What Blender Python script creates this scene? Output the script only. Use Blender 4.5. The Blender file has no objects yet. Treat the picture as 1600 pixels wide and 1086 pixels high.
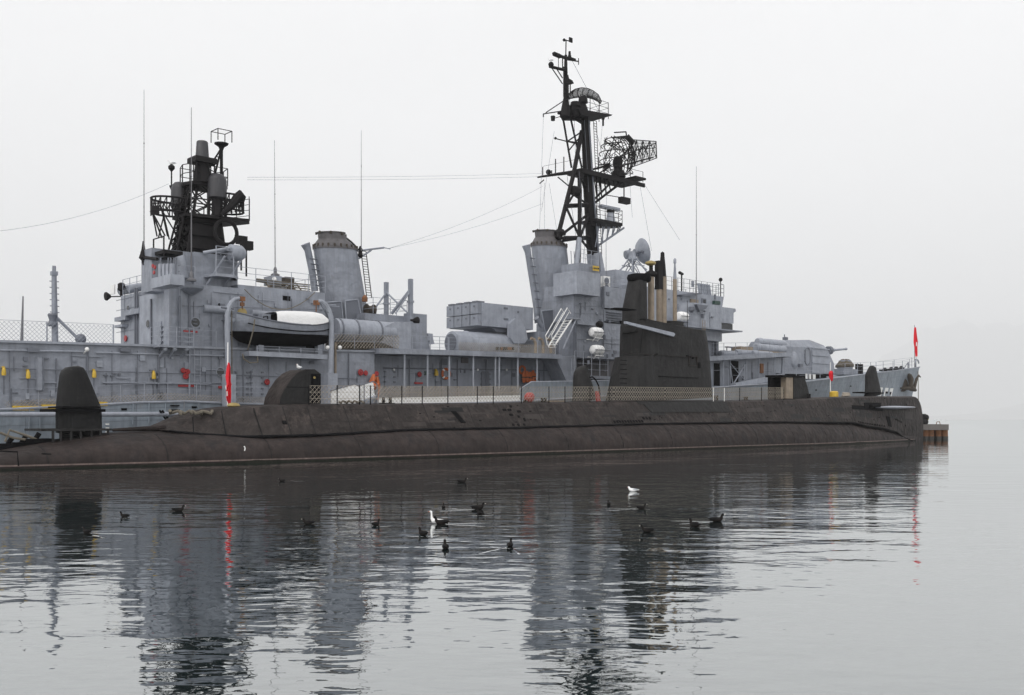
import bpy, math, random
from math import sin, cos, pi, sqrt, atan2, radians
from mathutils import Vector, Matrix
random.seed(7)
SC = bpy.context.scene
COL = SC.collection

# ------------------------------------------------------------ camera
CAMH = 2.3
cd = bpy.data.cameras.new('camera')
cam = bpy.data.objects.new('camera', cd); COL.objects.link(cam)
cam.location = (0, 0, CAMH); cam.rotation_euler = (pi/2, 0, 0)
cd.lens = 36; cd.sensor_width = 36; cd.shift_y = 0.07
cd.clip_start = 0.5; cd.clip_end = 60000
SC.camera = cam

# ------------------------------------------------------------ world: overcast sky
W = bpy.data.worlds.new('World'); SC.world = W; W.use_nodes = True
nt = W.node_tree; N = nt.nodes; L = nt.links; N.clear()
out = N.new('ShaderNodeOutputWorld'); bg = N.new('ShaderNodeBackground'); bg2 = N.new('ShaderNodeBackground')
sky = N.new('ShaderNodeTexSky'); sky.sky_type = 'NISHITA'; sky.sun_disc = False
SUN_EL, SUN_ROT = radians(48), radians(205)
sky.sun_elevation = SUN_EL; sky.sun_rotation = SUN_ROT; sky.dust_density = 4
hs = N.new('ShaderNodeHueSaturation'); hs.inputs['Saturation'].default_value = 0.25
L.new(sky.outputs[0], hs.inputs['Color']); L.new(hs.outputs[0], bg.inputs[0]); bg.inputs[1].default_value = 0.05
tc = N.new('ShaderNodeTexCoord'); sp = N.new('ShaderNodeSeparateXYZ'); L.new(tc.outputs['Generated'], sp.inputs[0])
cr = N.new('ShaderNodeValToRGB'); L.new(sp.outputs['Z'], cr.inputs[0])
e = cr.color_ramp.elements; e[0].position = 0.0; e[0].color = (.74, .738, .728, 1)
e[1].position = 0.42; e[1].color = (.86, .852, .848, 1)
m = e.new(0.07); m.color = (.775, .77, .76, 1)
m = e.new(0.22); m.color = (.825, .818, .812, 1)
ns = N.new('ShaderNodeTexNoise'); ns.inputs['Scale'].default_value = 1.3; ns.inputs['Detail'].default_value = 4; ns.inputs['Roughness'].default_value = .5
mp = N.new('ShaderNodeMapping'); mp.inputs['Scale'].default_value = (1, 1, 3.0); L.new(tc.outputs['Generated'], mp.inputs[0]); L.new(mp.outputs[0], ns.inputs[0])
mr = N.new('ShaderNodeMapRange'); mr.inputs[1].default_value = .3; mr.inputs[2].default_value = .7; mr.inputs[3].default_value = .93; mr.inputs[4].default_value = 1.06
L.new(ns.outputs[0], mr.inputs[0])
mx = N.new('ShaderNodeMix'); mx.data_type = 'RGBA'; mx.blend_type = 'MULTIPLY'; mx.inputs[0].default_value = 1
L.new(cr.outputs[0], mx.inputs[6]); L.new(mr.outputs[0], mx.inputs[7]); L.new(mx.outputs[2], bg2.inputs[0]); bg2.inputs[1].default_value = 1.14
ad = N.new('ShaderNodeAddShader'); L.new(bg.outputs[0], ad.inputs[0]); L.new(bg2.outputs[0], ad.inputs[1]); L.new(ad.outputs[0], out.inputs[0])
# ------------------------------------------------------------ sun behind cloud
sd = bpy.data.lights.new('sun', 'SUN'); sd.energy = 0.7; sd.angle = radians(25); sd.color = (1, .97, .93)
sun = bpy.data.objects.new('sun', sd); COL.objects.link(sun)
_d = Vector((sin(SUN_ROT)*cos(SUN_EL), cos(SUN_ROT)*cos(SUN_EL), sin(SUN_EL)))
sun.rotation_euler = _d.to_track_quat('Z', 'Y').to_euler(); sun.location = (0, 0, 80)
vs = SC.view_settings; vs.view_transform = 'Standard'; vs.look = 'None'; vs.exposure = 0; vs.gamma = 1; vs.use_curve_mapping = False
SC.cycles.max_bounces = 8; SC.cycles.volume_bounces = 3; SC.cycles.use_denoising = True

# ------------------------------------------------------------ materials
def mat(name, col, rough=.55, var=.12, scale=.6, streak=0, bump=0, bscale=2.0, col2=None, col2amt=.0, metal=0, spec=.5, dscale=6.0, plates=None, runs=None):
    m = bpy.data.materials.new(name); m.use_nodes = True; t = m.node_tree; n = t.nodes; l = t.links
    b = n['Principled BSDF']; b.inputs['Roughness'].default_value = rough; b.inputs['Metallic'].default_value = metal
    b.inputs['Specular IOR Level'].default_value = spec
    tcn = n.new('ShaderNodeTexCoord')
    a = n.new('ShaderNodeTexNoise'); a.inputs['Scale'].default_value = scale; a.inputs['Detail'].default_value = 7; a.inputs['Roughness'].default_value = .62
    l.new(tcn.outputs['Object'], a.inputs[0])
    r = n.new('ShaderNodeMapRange'); r.inputs[1].default_value = .3; r.inputs[2].default_value = .7; r.inputs[3].default_value = 1-var; r.inputs[4].default_value = 1+var
    l.new(a.outputs[0], r.inputs[0])
    mul = n.new('ShaderNodeMix'); mul.data_type = 'RGBA'; mul.blend_type = 'MULTIPLY'; mul.inputs[0].default_value = 1
    mul.inputs[6].default_value = (*col, 1); l.new(r.outputs[0], mul.inputs[7])
    cur = mul.outputs[2]
    if streak:
        mpn = n.new('ShaderNodeMapping'); mpn.inputs['Scale'].default_value = (2.2, 2.2, .16); l.new(tcn.outputs['Object'], mpn.inputs[0])
        s = n.new('ShaderNodeTexNoise'); s.inputs['Scale'].default_value = 1.6; s.inputs['Detail'].default_value = 6; s.inputs['Roughness'].default_value = .7
        l.new(mpn.outputs[0], s.inputs[0])
        r2 = n.new('ShaderNodeMapRange'); r2.inputs[1].default_value = .42; r2.inputs[2].default_value = .78; r2.inputs[3].default_value = 1; r2.inputs[4].default_value = 1-streak
        l.new(s.outputs[0], r2.inputs[0])
        m2 = n.new('ShaderNodeMix'); m2.data_type = 'RGBA'; m2.blend_type = 'MULTIPLY'; m2.inputs[0].default_value = 1
        l.new(cur, m2.inputs[6]); l.new(r2.outputs[0], m2.inputs[7]); cur = m2.outputs[2]
    if col2:
        a2 = n.new('ShaderNodeTexNoise'); a2.inputs['Scale'].default_value = dscale; a2.inputs['Detail'].default_value = 9; a2.inputs['Roughness'].default_value = .75
        mp2 = n.new('ShaderNodeMapping'); mp2.inputs['Scale'].default_value = (.5, .5, .3); l.new(tcn.outputs['Object'], mp2.inputs[0]); l.new(mp2.outputs[0], a2.inputs[0])
        r3 = n.new('ShaderNodeMapRange'); r3.inputs[1].default_value = .62 - col2amt*.3; r3.inputs[2].default_value = .76 - col2amt*.25; l.new(a2.outputs[0], r3.inputs[0])
        m3 = n.new('ShaderNodeMix'); m3.data_type = 'RGBA'; l.new(r3.outputs[0], m3.inputs[0]); l.new(cur, m3.inputs[6]); m3.inputs[7].default_value = (*col2, 1); cur = m3.outputs[2]
    if plates:                                            # each steel plate weathers to its own tint
        pw, ph, amt = plates
        s3 = n.new('ShaderNodeSeparateXYZ'); l.new(tcn.outputs['Object'], s3.inputs[0]); c3 = n.new('ShaderNodeCombineXYZ'); l.new(s3.outputs[0], c3.inputs[0]); l.new(s3.outputs[2], c3.inputs[1])
        br = n.new('ShaderNodeTexBrick'); br.inputs['Scale'].default_value = 1; br.inputs['Brick Width'].default_value = pw; br.inputs['Row Height'].default_value = ph; br.inputs['Mortar Size'].default_value = .012; br.inputs['Mortar Smooth'].default_value = 1
        br.inputs['Color1'].default_value = (1-amt,)*3+(1,); br.inputs['Color2'].default_value = (1+amt,)*3+(1,); br.inputs['Mortar'].default_value = (1-amt*1.5,)*3+(1,); br.offset = .37
        l.new(c3.outputs[0], br.inputs[0])
        m5 = n.new('ShaderNodeMix'); m5.data_type = 'RGBA'; m5.blend_type = 'MULTIPLY'; m5.inputs[0].default_value = 1; l.new(cur, m5.inputs[6]); l.new(br.outputs[0], m5.inputs[7]); cur = m5.outputs[2]
    if runs:                                              # long narrow rust and lime runs
        rc, ra = runs
        mp5 = n.new('ShaderNodeMapping'); mp5.inputs['Scale'].default_value = (5.5, 5.5, .22); l.new(tcn.outputs['Object'], mp5.inputs[0])
        n5 = n.new('ShaderNodeTexNoise'); n5.inputs['Scale'].default_value = 1.0; n5.inputs['Detail'].default_value = 5; n5.inputs['Roughness'].default_value = .8; l.new(mp5.outputs[0], n5.inputs[0])
        r5 = n.new('ShaderNodeMapRange'); r5.inputs[1].default_value = .60; r5.inputs[2].default_value = .74; r5.inputs[4].default_value = ra; l.new(n5.outputs[0], r5.inputs[0])
        m6 = n.new('ShaderNodeMix'); m6.data_type = 'RGBA'; l.new(r5.outputs[0], m6.inputs[0]); l.new(cur, m6.inputs[6]); m6.inputs[7].default_value = (*rc, 1); cur = m6.outputs[2]
    l.new(cur, b.inputs['Base Color'])
    if bump:
        w = n.new('ShaderNodeTexNoise'); w.inputs['Scale'].default_value = bscale; w.inputs['Detail'].default_value = 2
        l.new(tcn.outputs['Object'], w.inputs[0])
        bp = n.new('ShaderNodeBump'); bp.inputs['Strength'].default_value = 1; bp.inputs['Distance'].default_value = bump
        l.new(w.outputs[0], bp.inputs['Height']); l.new(bp.outputs[0], b.inputs['Normal'])
    return m

M = dict(
 grey=mat('grey_ship_paint', (.222, .240, .280), .5, .15, .9, .26, .10, 1.7, (.17, .17, .18), .08, dscale=3, plates=(2.4, 1.25, .07), runs=((.17, .12, .095), .45)),
 hullgrey=mat('hull_paint', (.215, .250, .290), .5, .18, .6, .36, .10, 1.2, (.19, .17, .15), .08, plates=(5, 1.6, .07), runs=((.20, .13, .09), .6)),
 deck=mat('deck_paint', (.12, .13, .145), .8, .15, 1.0),
 seam=mat('weld_seam', (.115, .125, .15), .6, .1),
 lightgrey=mat('light_grey_paint', (.27, .29, .335), .5, .15, 1.5, .24, .05, 2.2, plates=(2.0, 1.1, .05), runs=((.20, .15, .12), .35)),
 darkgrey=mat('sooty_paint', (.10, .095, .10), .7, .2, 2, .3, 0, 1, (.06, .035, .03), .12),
 mast=mat('black_mast_paint', (.010, .009, .010), .7, .25, 3, spec=.2),
 radome=mat('radome_paint', (.032, .032, .037), .55, .15, 2, .3, 0, 1, runs=((.34, .34, .36), .85)),
 casing=mat('submarine_casing', (.0295, .0242, .0228), .66, .42, 1.1, .5, .12, 2.2, (.070, .055, .050), .26, spec=.18, dscale=3, plates=(4.6, 1.1, .16), runs=((.066, .053, .047), .75)),
 hull=mat('submarine_hull', (.030, .0226, .021), .66, .45, .9, .45, .14, 1.4, (.013, .0118, .0125), .42, dscale=1.8, spec=.18, plates=(5.5, 1.3, .14), runs=((.062, .040, .033), .6)),
 fin=mat('black_rubber_paint', (.0095, .0095, .010), .6, .25, 1.2, .3, .04, 2.4, spec=.2, runs=((.07, .07, .07), .6)),
 sail=mat('submarine_black', (.021, .0205, .0208), .68, .28, 1.2, .45, .06, 2.4, (.04, .038, .037), .12, spec=.18, runs=((.065, .065, .065), .5)),
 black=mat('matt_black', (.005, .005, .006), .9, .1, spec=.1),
 white=mat('white_paint', (.74, .74, .73), .5, .05, 1, .06),
 cloth=mat('white_canvas', (.80, .80, .80), .8, .04, 2, .05, .03, 5),
 yellow=mat('yellow_paint', (.50, .33, .03), .5, .2, 5),
 red=mat('red_paint', (.30, .02, .022), .45, .1, 5),
 flag=mat('red_flag_cloth', (.62, .008, .02), .8, .08, 4),
 orange=mat('orange_plastic', (.42, .10, .025), .5, .1, 5),
 beige=mat('beige_mast_sleeve', (.25, .20, .148), .6, .2, 2, .35, 0, 1, (.12, .09, .07), .2),
 net=mat('beige_net_cord', (.31, .275, .23), .9, .15, 9),
 rope=mat('rope_fibre', (.13, .115, .09), .9, .2, 9),
 rust=mat('rusty_steel', (.20, .085, .035), .8, .3, 3, .3, .02, 6, (.10, .06, .04), .3),
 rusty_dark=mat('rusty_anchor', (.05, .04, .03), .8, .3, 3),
 concrete=mat('quay_concrete', (.12, .11, .105), .85, .15, 1.5, .2),
 wetpile=mat('wet_pile', (.02, .02, .018), .4, .2, 2),
 glass=mat('dark_glass', (.015, .017, .02), .12, .05),
 brass=mat('ochre_metal', (.28, .21, .07), .5, .2, 4),
 coot=mat('black_plumage', (.006, .006, .007), .8, .2, 20, spec=.15),
 cootback=mat('brown_black_plumage', (.011, .009, .0085), .8, .25, 20, spec=.15),
 gull=mat('white_plumage', (.82, .82, .82), .7, .03, 20),
 gullgrey=mat('grey_plumage', (.35, .37, .40), .7, .05, 20),
 bill=mat('pale_bill', (.75, .70, .62), .5, .05, 20),
 stain=mat('waterline_stain', (.14, .10, .09), .7, .4, 3, .4),
 cover=mat('brown_canvas', (.10, .085, .065), .9, .35, 2.5, .3, .05, 4),
 patch=mat('repaint_patch', (.040, .033, .031), .6, .3, 2, .4, spec=.2),
 weed=mat('weed_band', (.012, .013, .009), .8, .4, 5, .3, spec=.2),
 hill=mat('distant_hillside', (.05, .065, .045), .9, .3, .002),
 whip=mat('whip_antenna', (.12, .12, .13), .5, .1, 3),
 green=mat('dark_green_paint', (.02, .05, .04), .5, .1, 3),
)

# ------------------------------------------------------------ frames: pixel on a ship's fore-and-aft plane -> metres in the ship's own axes
F = 1600.0
def nrm(x, y): h = sqrt(x*x+y*y); return x/h, y/h
class Frame:
    def __init__(s, ox, oy, d):
        s.O = (ox, oy); s.d = nrm(*d); s.n = (-s.d[1], s.d[0]); s.ang = atan2(s.d[1], s.d[0])
    def P(s, px, py, y=0.0):
        k = (px-800)/F; ox, oy = s.O; d, n = s.d, s.n
        x = (k*(oy+y*n[1]) - (ox+y*n[0]))/(d[0]-k*d[1])
        Y = oy + x*d[1] + y*n[1]
        return Vector((x, y, CAMH + (655-py)*Y/F))
    def X(s, px, y=0.0): return s.P(px, 655, y).x
    def A(s, px, py, x):                                  # on an athwartships plane at x
        k = (px-800)/F; ox, oy = s.O; d, n = s.d, s.n
        y = (k*(oy+x*d[1]) - (ox+x*d[0]))/(n[0]-k*n[1])
        Y = oy + x*d[1] + y*n[1]
        return Vector((x, y, CAMH + (655-py)*Y/F))
    def world(s, v):
        return Vector((s.O[0]+v[0]*s.d[0]+v[1]*s.n[0], s.O[1]+v[0]*s.d[1]+v[1]*s.n[1], v[2]))
DIR = (.739, .674)
SUB = Frame(44.6, 111.5, DIR)
DES = Frame(54.2, 136.6, DIR)

def lerp(tab, x):
    if x <= tab[0][0]: return tab[0][1]
    for (a, va), (b, vb) in zip(tab, tab[1:]):
        if x <= b: return va + (vb-va)*(x-a)/(b-a)
    return tab[-1][1]
def spl(tab, x):                                          # smooth (cosine-free) catmull
    n = len(tab)
    if x <= tab[0][0]: return tab[0][1]
    if x >= tab[-1][0]: return tab[-1][1]
    for i in range(n-1):
        if x <= tab[i+1][0]:
            x0, y0 = tab[i]; x1, y1 = tab[i+1]
            m0 = (y1-tab[i-1][1])/(x1-tab[i-1][0]) if i > 0 else (y1-y0)/(x1-x0)
            m1 = (tab[i+2][1]-y0)/(tab[i+2][0]-x0) if i < n-2 else (y1-y0)/(x1-x0)
            h = x1-x0; t = (x-x0)/h
            return (2*t**3-3*t**2+1)*y0 + (t**3-2*t**2+t)*h*m0 + (-2*t**3+3*t**2)*y1 + (t**3-t**2)*h*m1

# ------------------------------------------------------------ mesh builder
class MB:
    def __init__(s): s.v = []; s.f = []
    def add(s, vs, fs):
        o = len(s.v); s.v += [Vector(v) for v in vs]; s.f += [tuple(i+o for i in f) for f in fs]; return s
    def box(s, a, b):
        x0, x1 = sorted((a[0], b[0])); y0, y1 = sorted((a[1], b[1])); z0, z1 = sorted((a[2], b[2]))
        return s.add([(x0,y0,z0),(x1,y0,z0),(x1,y1,z0),(x0,y1,z0),(x0,y0,z1),(x1,y0,z1),(x1,y1,z1),(x0,y1,z1)],
                     [(0,3,2,1),(4,5,6,7),(0,1,5,4),(1,2,6,5),(2,3,7,6),(3,0,4,7)])
    def cyl(s, p, q, r0, r1=None, n=8):
        r1 = r0 if r1 is None else r1; p = Vector(p); q = Vector(q); d = (q-p)
        if d.length < 1e-6: return s
        d.normalize(); u = d.orthogonal().normalized(); w = d.cross(u)
        vs = [p+(u*cos(2*pi*i/n)+w*sin(2*pi*i/n))*r0 for i in range(n)] + [q+(u*cos(2*pi*i/n)+w*sin(2*pi*i/n))*r1 for i in range(n)]
        fs = [(i, (i+1) % n, n+(i+1) % n, n+i) for i in range(n)] + [tuple(range(n-1, -1, -1)), tuple(range(n, 2*n))]
        return s.add(vs, fs)
    def tube(s, pts, r, n=6):
        pts = [Vector(p) for p in pts]; rs = r if isinstance(r, (list, tuple)) else [r]*len(pts)
        rings = []; u = None
        for i, p in enumerate(pts):
            d = (pts[min(i+1, len(pts)-1)] - pts[max(i-1, 0)]).normalized()
            u = d.orthogonal().normalized() if u is None else (u-d*u.dot(d)).normalized()
            w = d.cross(u); rings.append([p+(u*cos(2*pi*k/n)+w*sin(2*pi*k/n))*rs[i] for k in range(n)])
        return s.rings(rings, cap=True)
    def rings(s, rings, cap=True, close=True):
        n = len(rings[0]); vs = [v for r in rings for v in r]; fs = []
        for i in range(len(rings)-1):
            for k in range(n if close else n-1):
                a, b = i*n+k, i*n+(k+1) % n; fs.append((a, b, b+n, a+n))
        if cap and close: fs += [tuple(range(n-1, -1, -1)), tuple(range((len(rings)-1)*n, len(rings)*n))]
        return s.add(vs, fs)
    def prism(s, poly, y0, y1):                            # poly of (x,z) extruded along y
        n = len(poly)
        ar = sum(poly[i][0]*poly[(i+1) % n][1]-poly[(i+1) % n][0]*poly[i][1] for i in range(n))
        if ar < 0: poly = poly[::-1]
        y0, y1 = sorted((y0, y1))
        vs = [(x, y0, z) for x, z in poly] + [(x, y1, z) for x, z in poly]
        return s.add(vs, [tuple(range(n)), tuple(range(2*n-1, n-1, -1))] + [((i+1) % n, i, n+i, n+(i+1) % n) for i in range(n)])
    def prism_z(s, poly, z0, z1):
        n = len(poly); vs = [(x, y, z0) for x, y in poly] + [(x, y, z1) for x, y in poly]
        return s.add(vs, [tuple(range(n-1, -1, -1)), tuple(range(n, 2*n))] + [(i, (i+1) % n, n+(i+1) % n, n+i) for i in range(n)])
    def lathe(s, c, prof, n=20, ax=(0, 0, 1), sx=1.0, sy=1.0):
        ax = Vector(ax).normalized()
        if abs(ax.z) > .99: u, w = Vector((1, 0, 0)), Vector((0, 1, 0))
        else: u = Vector((0, 0, 1)).cross(ax).normalized(); w = ax.cross(u)
        c = Vector(c)
        return s.rings([[c+ax*h+u*(r*sx*cos(2*pi*k/n))+w*(r*sy*sin(2*pi*k/n)) for k in range(n)] for r, h in prof])
    def ball(s, c, r, n=10):
        rr = r if isinstance(r, tuple) else (r, r, r); c = Vector(c)
        return s.rings([[c+Vector((rr[0]*sin(a)*cos(2*pi*k/n), rr[1]*sin(a)*sin(2*pi*k/n), rr[2]*cos(a))) for k in range(n)] for a in [.05+(pi-.1)*i/7 for i in range(8)]])
    def shift(s, o): s.v = [v-Vector(o) for v in s.v]; return s
ORIG = {}
def tag(o, label=None, cat=None, group=None, kind=None):
    if label: o['label'] = label
    if cat: o['category'] = cat
    if group: o['group'] = group
    if kind: o['kind'] = kind
    return o
def mesh(name, mb, m, smooth=False):
    me = bpy.data.meshes.new(name); me.from_pydata([tuple(v) for v in mb.v], [], mb.f); me.validate()
    if m: me.materials.append(M[m] if isinstance(m, str) else m)
    if smooth:
        me.shade_smooth(); me.set_sharp_from_angle(angle=radians(38))
    return me
def part(name, mb, m, parent, label=None, smooth=False, kind=None):
    org = ORIG[parent.name]
    mb.shift(org)
    o = bpy.data.objects.new(name, mesh(name, mb, m, smooth)); COL.objects.link(o); o.parent = parent
    ORIG[o.name] = org
    return tag(o, label, kind=kind)
def thing(name, fr, org, label, cat, group=None):
    o = bpy.data.objects.new(name, None); COL.objects.link(o); o.empty_display_size = .3
    o.location = fr.world(org); o.rotation_euler = (0, 0, fr.ang); ORIG[o.name] = Vector(org)
    return tag(o, label, cat, group)
def solo(name, mb, m, fr, org, label, cat, group=None, smooth=False, kind=None):
    mb.shift(org); o = bpy.data.objects.new(name, mesh(name, mb, m, smooth)); COL.objects.link(o)
    o.location = fr.world(org); o.rotation_euler = (0, 0, fr.ang); ORIG[o.name] = Vector(org)
    return tag(o, label, cat, group, kind)
def copyof(src, dloc, parent=None):
    c = src.copy(); COL.objects.link(c); c.parent = parent if parent else src.parent
    c.location = src.location + Vector(dloc); ORIG[c.name] = ORIG.get(src.name, Vector()); return c
def copytree(o, loc, rz=None, scale=None):
    c = o.copy(); COL.objects.link(c); c.location = loc
    if rz is not None: c.rotation_euler = (0, 0, rz)
    if scale: c.scale = (scale,)*3
    for ch in list(o.children):
        d = ch.copy(); COL.objects.link(d); d.parent = c
        for g in ch.children:
            h = g.copy(); COL.objects.link(h); h.parent = d
    return c
def along(pts, step):
    pts = [Vector(p) for p in pts]; out_ = [pts[0]]
    for a, b in zip(pts, pts[1:]):
        n = max(1, round((b-a).length/step))
        out_ += [a.lerp(b, i/n) for i in range(1, n+1)]
    return out_
def rail(name, pts, parent, m='lightgrey', h=1.0, step=1.5, nr=3, r=.018, rp=.025):
    mb = MB(); ps = along(pts, step); up = Vector((0, 0, 1))
    for p in ps: mb.cyl(p, p+up*h, rp, n=5)
    for k in range(nr):
        hh = h*(k+1)/nr
        for a, b in zip(ps, ps[1:]): mb.cyl(a+up*hh, b+up*hh, r, n=4)
    return part(name, mb, m, parent)
def netting(name, pts, parent, z0=0., h=1.0, cell=.14, r=.009, m='net'):
    mb = MB(); pts = [Vector(p) for p in pts]
    for a, b in zip(pts, pts[1:]):
        Lg = (b-a).length; n = int(Lg/cell); k = h/Lg
        for i in range(-int(h/cell), n+1):
            for sgn in (1, -1):
                t0, t1 = i*cell, i*cell+h
                za, zb = (0, h) if sgn > 0 else (h, 0)
                c0, c1 = max(t0, 0), min(t1, Lg)
                if c1-c0 < .02: continue
                fa, fb = (c0-t0)/h, (c1-t0)/h
                pa = a.lerp(b, c0/Lg)+Vector((0, 0, z0+za+(zb-za)*fa)); pb = a.lerp(b, c1/Lg)+Vector((0, 0, z0+za+(zb-za)*fb))
                mb.cyl(pa, pb, r, n=3)
    return part(name, mb, m, parent, kind='stuff')
def truss(mb, bots, tops, bays, r, rd=None, horiz=True):
    rd = rd or r*.6; k = len(bots); B = [Vector(b) for b in bots]; T = [Vector(t) for t in tops]
    for a, b in zip(B, T): mb.cyl(a, b, r, r*.8, n=6)
    for j in range(bays):
        for i in range(k):
            i2 = (i+1) % k
            p, q = B[i].lerp(T[i], j/bays), B[i2].lerp(T[i2], j/bays); p2, q2 = B[i].lerp(T[i], (j+1)/bays), B[i2].lerp(T[i2], (j+1)/bays)
            mb.cyl(p, q2, rd, n=4); mb.cyl(q, p2, rd, n=4)
            if horiz: mb.cyl(p2, q2, rd, n=4)
    return mb
# ============================================================ setting: water, hills
def water_material():
    m = bpy.data.materials.new('harbour_water'); m.use_nodes = True; t = m.node_tree; n = t.nodes; l = t.links
    b = n['Principled BSDF']; b.inputs['Base Color'].default_value = (.004, .013, .014, 1); b.inputs['Roughness'].default_value = .02
    b.inputs['IOR'].default_value = 2.1; b.inputs['Specular IOR Level'].default_value = .5
    tcn = n.new('ShaderNodeTexCoord')
    def noise(sx, sy, sc, det, rg=.5, rot=0.):
        mpn = n.new('ShaderNodeMapping'); mpn.inputs['Scale'].default_value = (sx, sy, 1); mpn.inputs['Rotation'].default_value = (0, 0, rot)
        l.new(tcn.outputs['Object'], mpn.inputs[0])
        a = n.new('ShaderNodeTexNoise'); a.inputs['Scale'].default_value = sc; a.inputs['Detail'].default_value = det; a.inputs['Roughness'].default_value = rg
        l.new(mpn.outputs[0], a.inputs[0]); return a.outputs[0]
    def math_(op, a, b_=None):
        x = n.new('ShaderNodeMath'); x.operation = op
        for i, v in enumerate((a, b_)):
            if v is None: continue
            if isinstance(v, (int, float)): x.inputs[i].default_value = v
            else: l.new(v, x.inputs[i])
        return x.outputs[0]
    rip = noise(.8, 1.5, 1.5, 2, .5, .25)
    rip2 = noise(.7, 1.3, .55, 2, .5, -.2)
    fine = noise(1, 1.6, 6.5, 2, .5, .1)
    patch = noise(.35, 1.0, .09, 3, .55, .1)
    mr_ = n.new('ShaderNodeMapRange'); mr_.inputs[1].default_value = .36; mr_.inputs[2].default_value = .62; mr_.inputs[3].default_value = .45; mr_.inputs[4].default_value = 1.25
    l.new(patch, mr_.inputs[0])
    # calmer, smoother water out on the open side to the right
    sx = n.new('ShaderNodeSeparateXYZ'); l.new(tcn.outputs['Object'], sx.inputs[0])
    ratio = math_('DIVIDE', sx.outputs[0], math_('ADD', math_('ABSOLUTE', sx.outputs[1]), 4.0))
    calm = n.new('ShaderNodeMapRange'); calm.inputs[1].default_value = .2; calm.inputs[2].default_value = .42; calm.inputs[3].default_value = 1.0; calm.inputs[4].default_value = .55
    l.new(ratio, calm.inputs[0])
    amp = math_('MULTIPLY', mr_.outputs[0], calm.outputs[0])
    h = math_('ADD', math_('MULTIPLY', rip, .018), math_('ADD', math_('MULTIPLY', rip2, .034), math_('MULTIPLY', fine, .0009)))
    h = math_('MULTIPLY', h, amp)
    bp = n.new('ShaderNodeBump'); bp.inputs['Strength'].default_value = 1; bp.inputs['Distance'].default_value = 1.0
    l.new(h, bp.inputs['Height']); l.new(bp.outputs[0], b.inputs['Normal'])
    b.inputs['Roughness'].default_value = .5; b.inputs['Specular IOR Level'].default_value = 0
    gl = n.new('ShaderNodeBsdfGlossy'); gl.inputs['Roughness'].default_value = .015; gl.inputs['Color'].default_value = (.945, .96, .958, 1); l.new(bp.outputs[0], gl.inputs['Normal'])
    fr_ = n.new('ShaderNodeFresnel'); fr_.inputs['IOR'].default_value = 1.33; l.new(bp.outputs[0], fr_.inputs['Normal'])
    fac = math_('POWER', fr_.outputs[0], .385)
    ms = n.new('ShaderNodeMixShader'); l.new(fac, ms.inputs[0]); l.new(b.outputs[0], ms.inputs[1]); l.new(gl.outputs[0], ms.inputs[2]); l.new(ms.outputs[0], n['Material Output'].inputs['Surface'])
    return m
M['water'] = water_material()
WORLD = Frame(0, 0, (1, 0))
mb = MB(); S = 26000
mb.add([(-S, -200, 0), (S, -200, 0), (S, S, 0), (-S, S, 0)], [(0, 1, 2, 3)])
o = solo('water', mb, 'water', WORLD, (0, 0, 0), None, None); o['kind'] = 'structure'; o['label'] = 'calm grey green harbour water with small ripples'

def hill(name, pts, dist, depth, label):
    # ridge line: (pixel x, pixel y) at a distance; slopes both ways, uneven
    mb = MB(); rows = []; rng = random.Random(len(pts))
    xs = []; n = 90
    for i in range(n+1):
        px = pts[0][0] + (pts[-1][0]-pts[0][0])*i/n
        top = max(1, (655-spl(pts, px))*dist/F)
        wob = 1+.05*sin(px*.035+1)+.035*sin(px*.11)+.02*sin(px*.27)
        xs.append(((px-800)/F*dist, top*wob))
    for j in range(9):
        t = j/8; prof = sin(t*pi*.5) if t < 1 else 1
        rows.append([Vector((x*(1-(1-t)*depth/dist*.6), dist-(1-t)*depth, -3+(h+3)*prof*(1+.10*sin(x*.004+j*1.7)*(1-t)))) for x, h in xs])
    rows.append([Vector((x*1.1, dist+depth, -3)) for x, h in xs])
    mb.rings(rows, cap=False, close=False)
    o = solo(name, mb, 'hill', WORLD, (0, 0, 0), None, None, smooth=True); o['kind'] = 'structure'; o['label'] = label
hill('hills', [(1080, 652), (1200, 640), (1290, 605), (1370, 560), (1450, 520), (1540, 500), (1620, 512), (1720, 540), (1850, 520), (2050, 560), (2300, 650)], 23000, 3500, 'faint mountain across the bay fading into haze')
hill('shore_hills', [(1380, 654), (1460, 650), (1520, 645), (1600, 630), (1700, 620), (1850, 630), (2000, 648)], 16000, 2000, 'low hazy shore hills across the bay at right')

# ============================================================ SUBMARINE
sub = thing('submarine', SUB, (0, 0, 0), 'long brown black submarine moored alongside the grey warship, sail at its middle', 'submarine')
ORIG['submarine'] = Vector((0, 0, 0))
def rng_(a, b, n): return [a+(b-a)*i/n for i in range(n+1)]
def wtab(fr, pts, y, iters=1, yf=None):
    r = []
    for px, py in pts:
        yy = y
        p = fr.P(px, py, yy)
        if yf:
            for _ in range(6): p = fr.P(px, py, -yf(p.x))
        r.append((p.x, p.z))
    return sorted(r)
dhT = [(-100, 1.6), (-62, 2.0), (-25, 2.1), (-15, 1.8), (-9, 1.35), (-5, .9), (-2.5, .55), (-1, .32), (0, .15)]
lhT = [(-100, 2.8), (-30, 3.05), (-20, 2.75), (-12, 2.0), (-7, 1.3), (-3.5, .75), (-1.5, .42), (0, .18)]
bhT = [(-104, .4), (-98, 1.8), (-90, 3.0), (-80, 3.8), (-70, 4.1), (-30, 4.1), (-22, 3.6), (-14, 2.6), (-8, 1.6), (-4, .85), (-1.5, .42), (0, .16)]
XT = -200
DH = lambda x: spl(dhT, x); LH = lambda x: spl(lhT, x)*min(1, .55+.09*max(0, x-XT)); BH = lambda x: spl(bhT, x)
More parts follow.
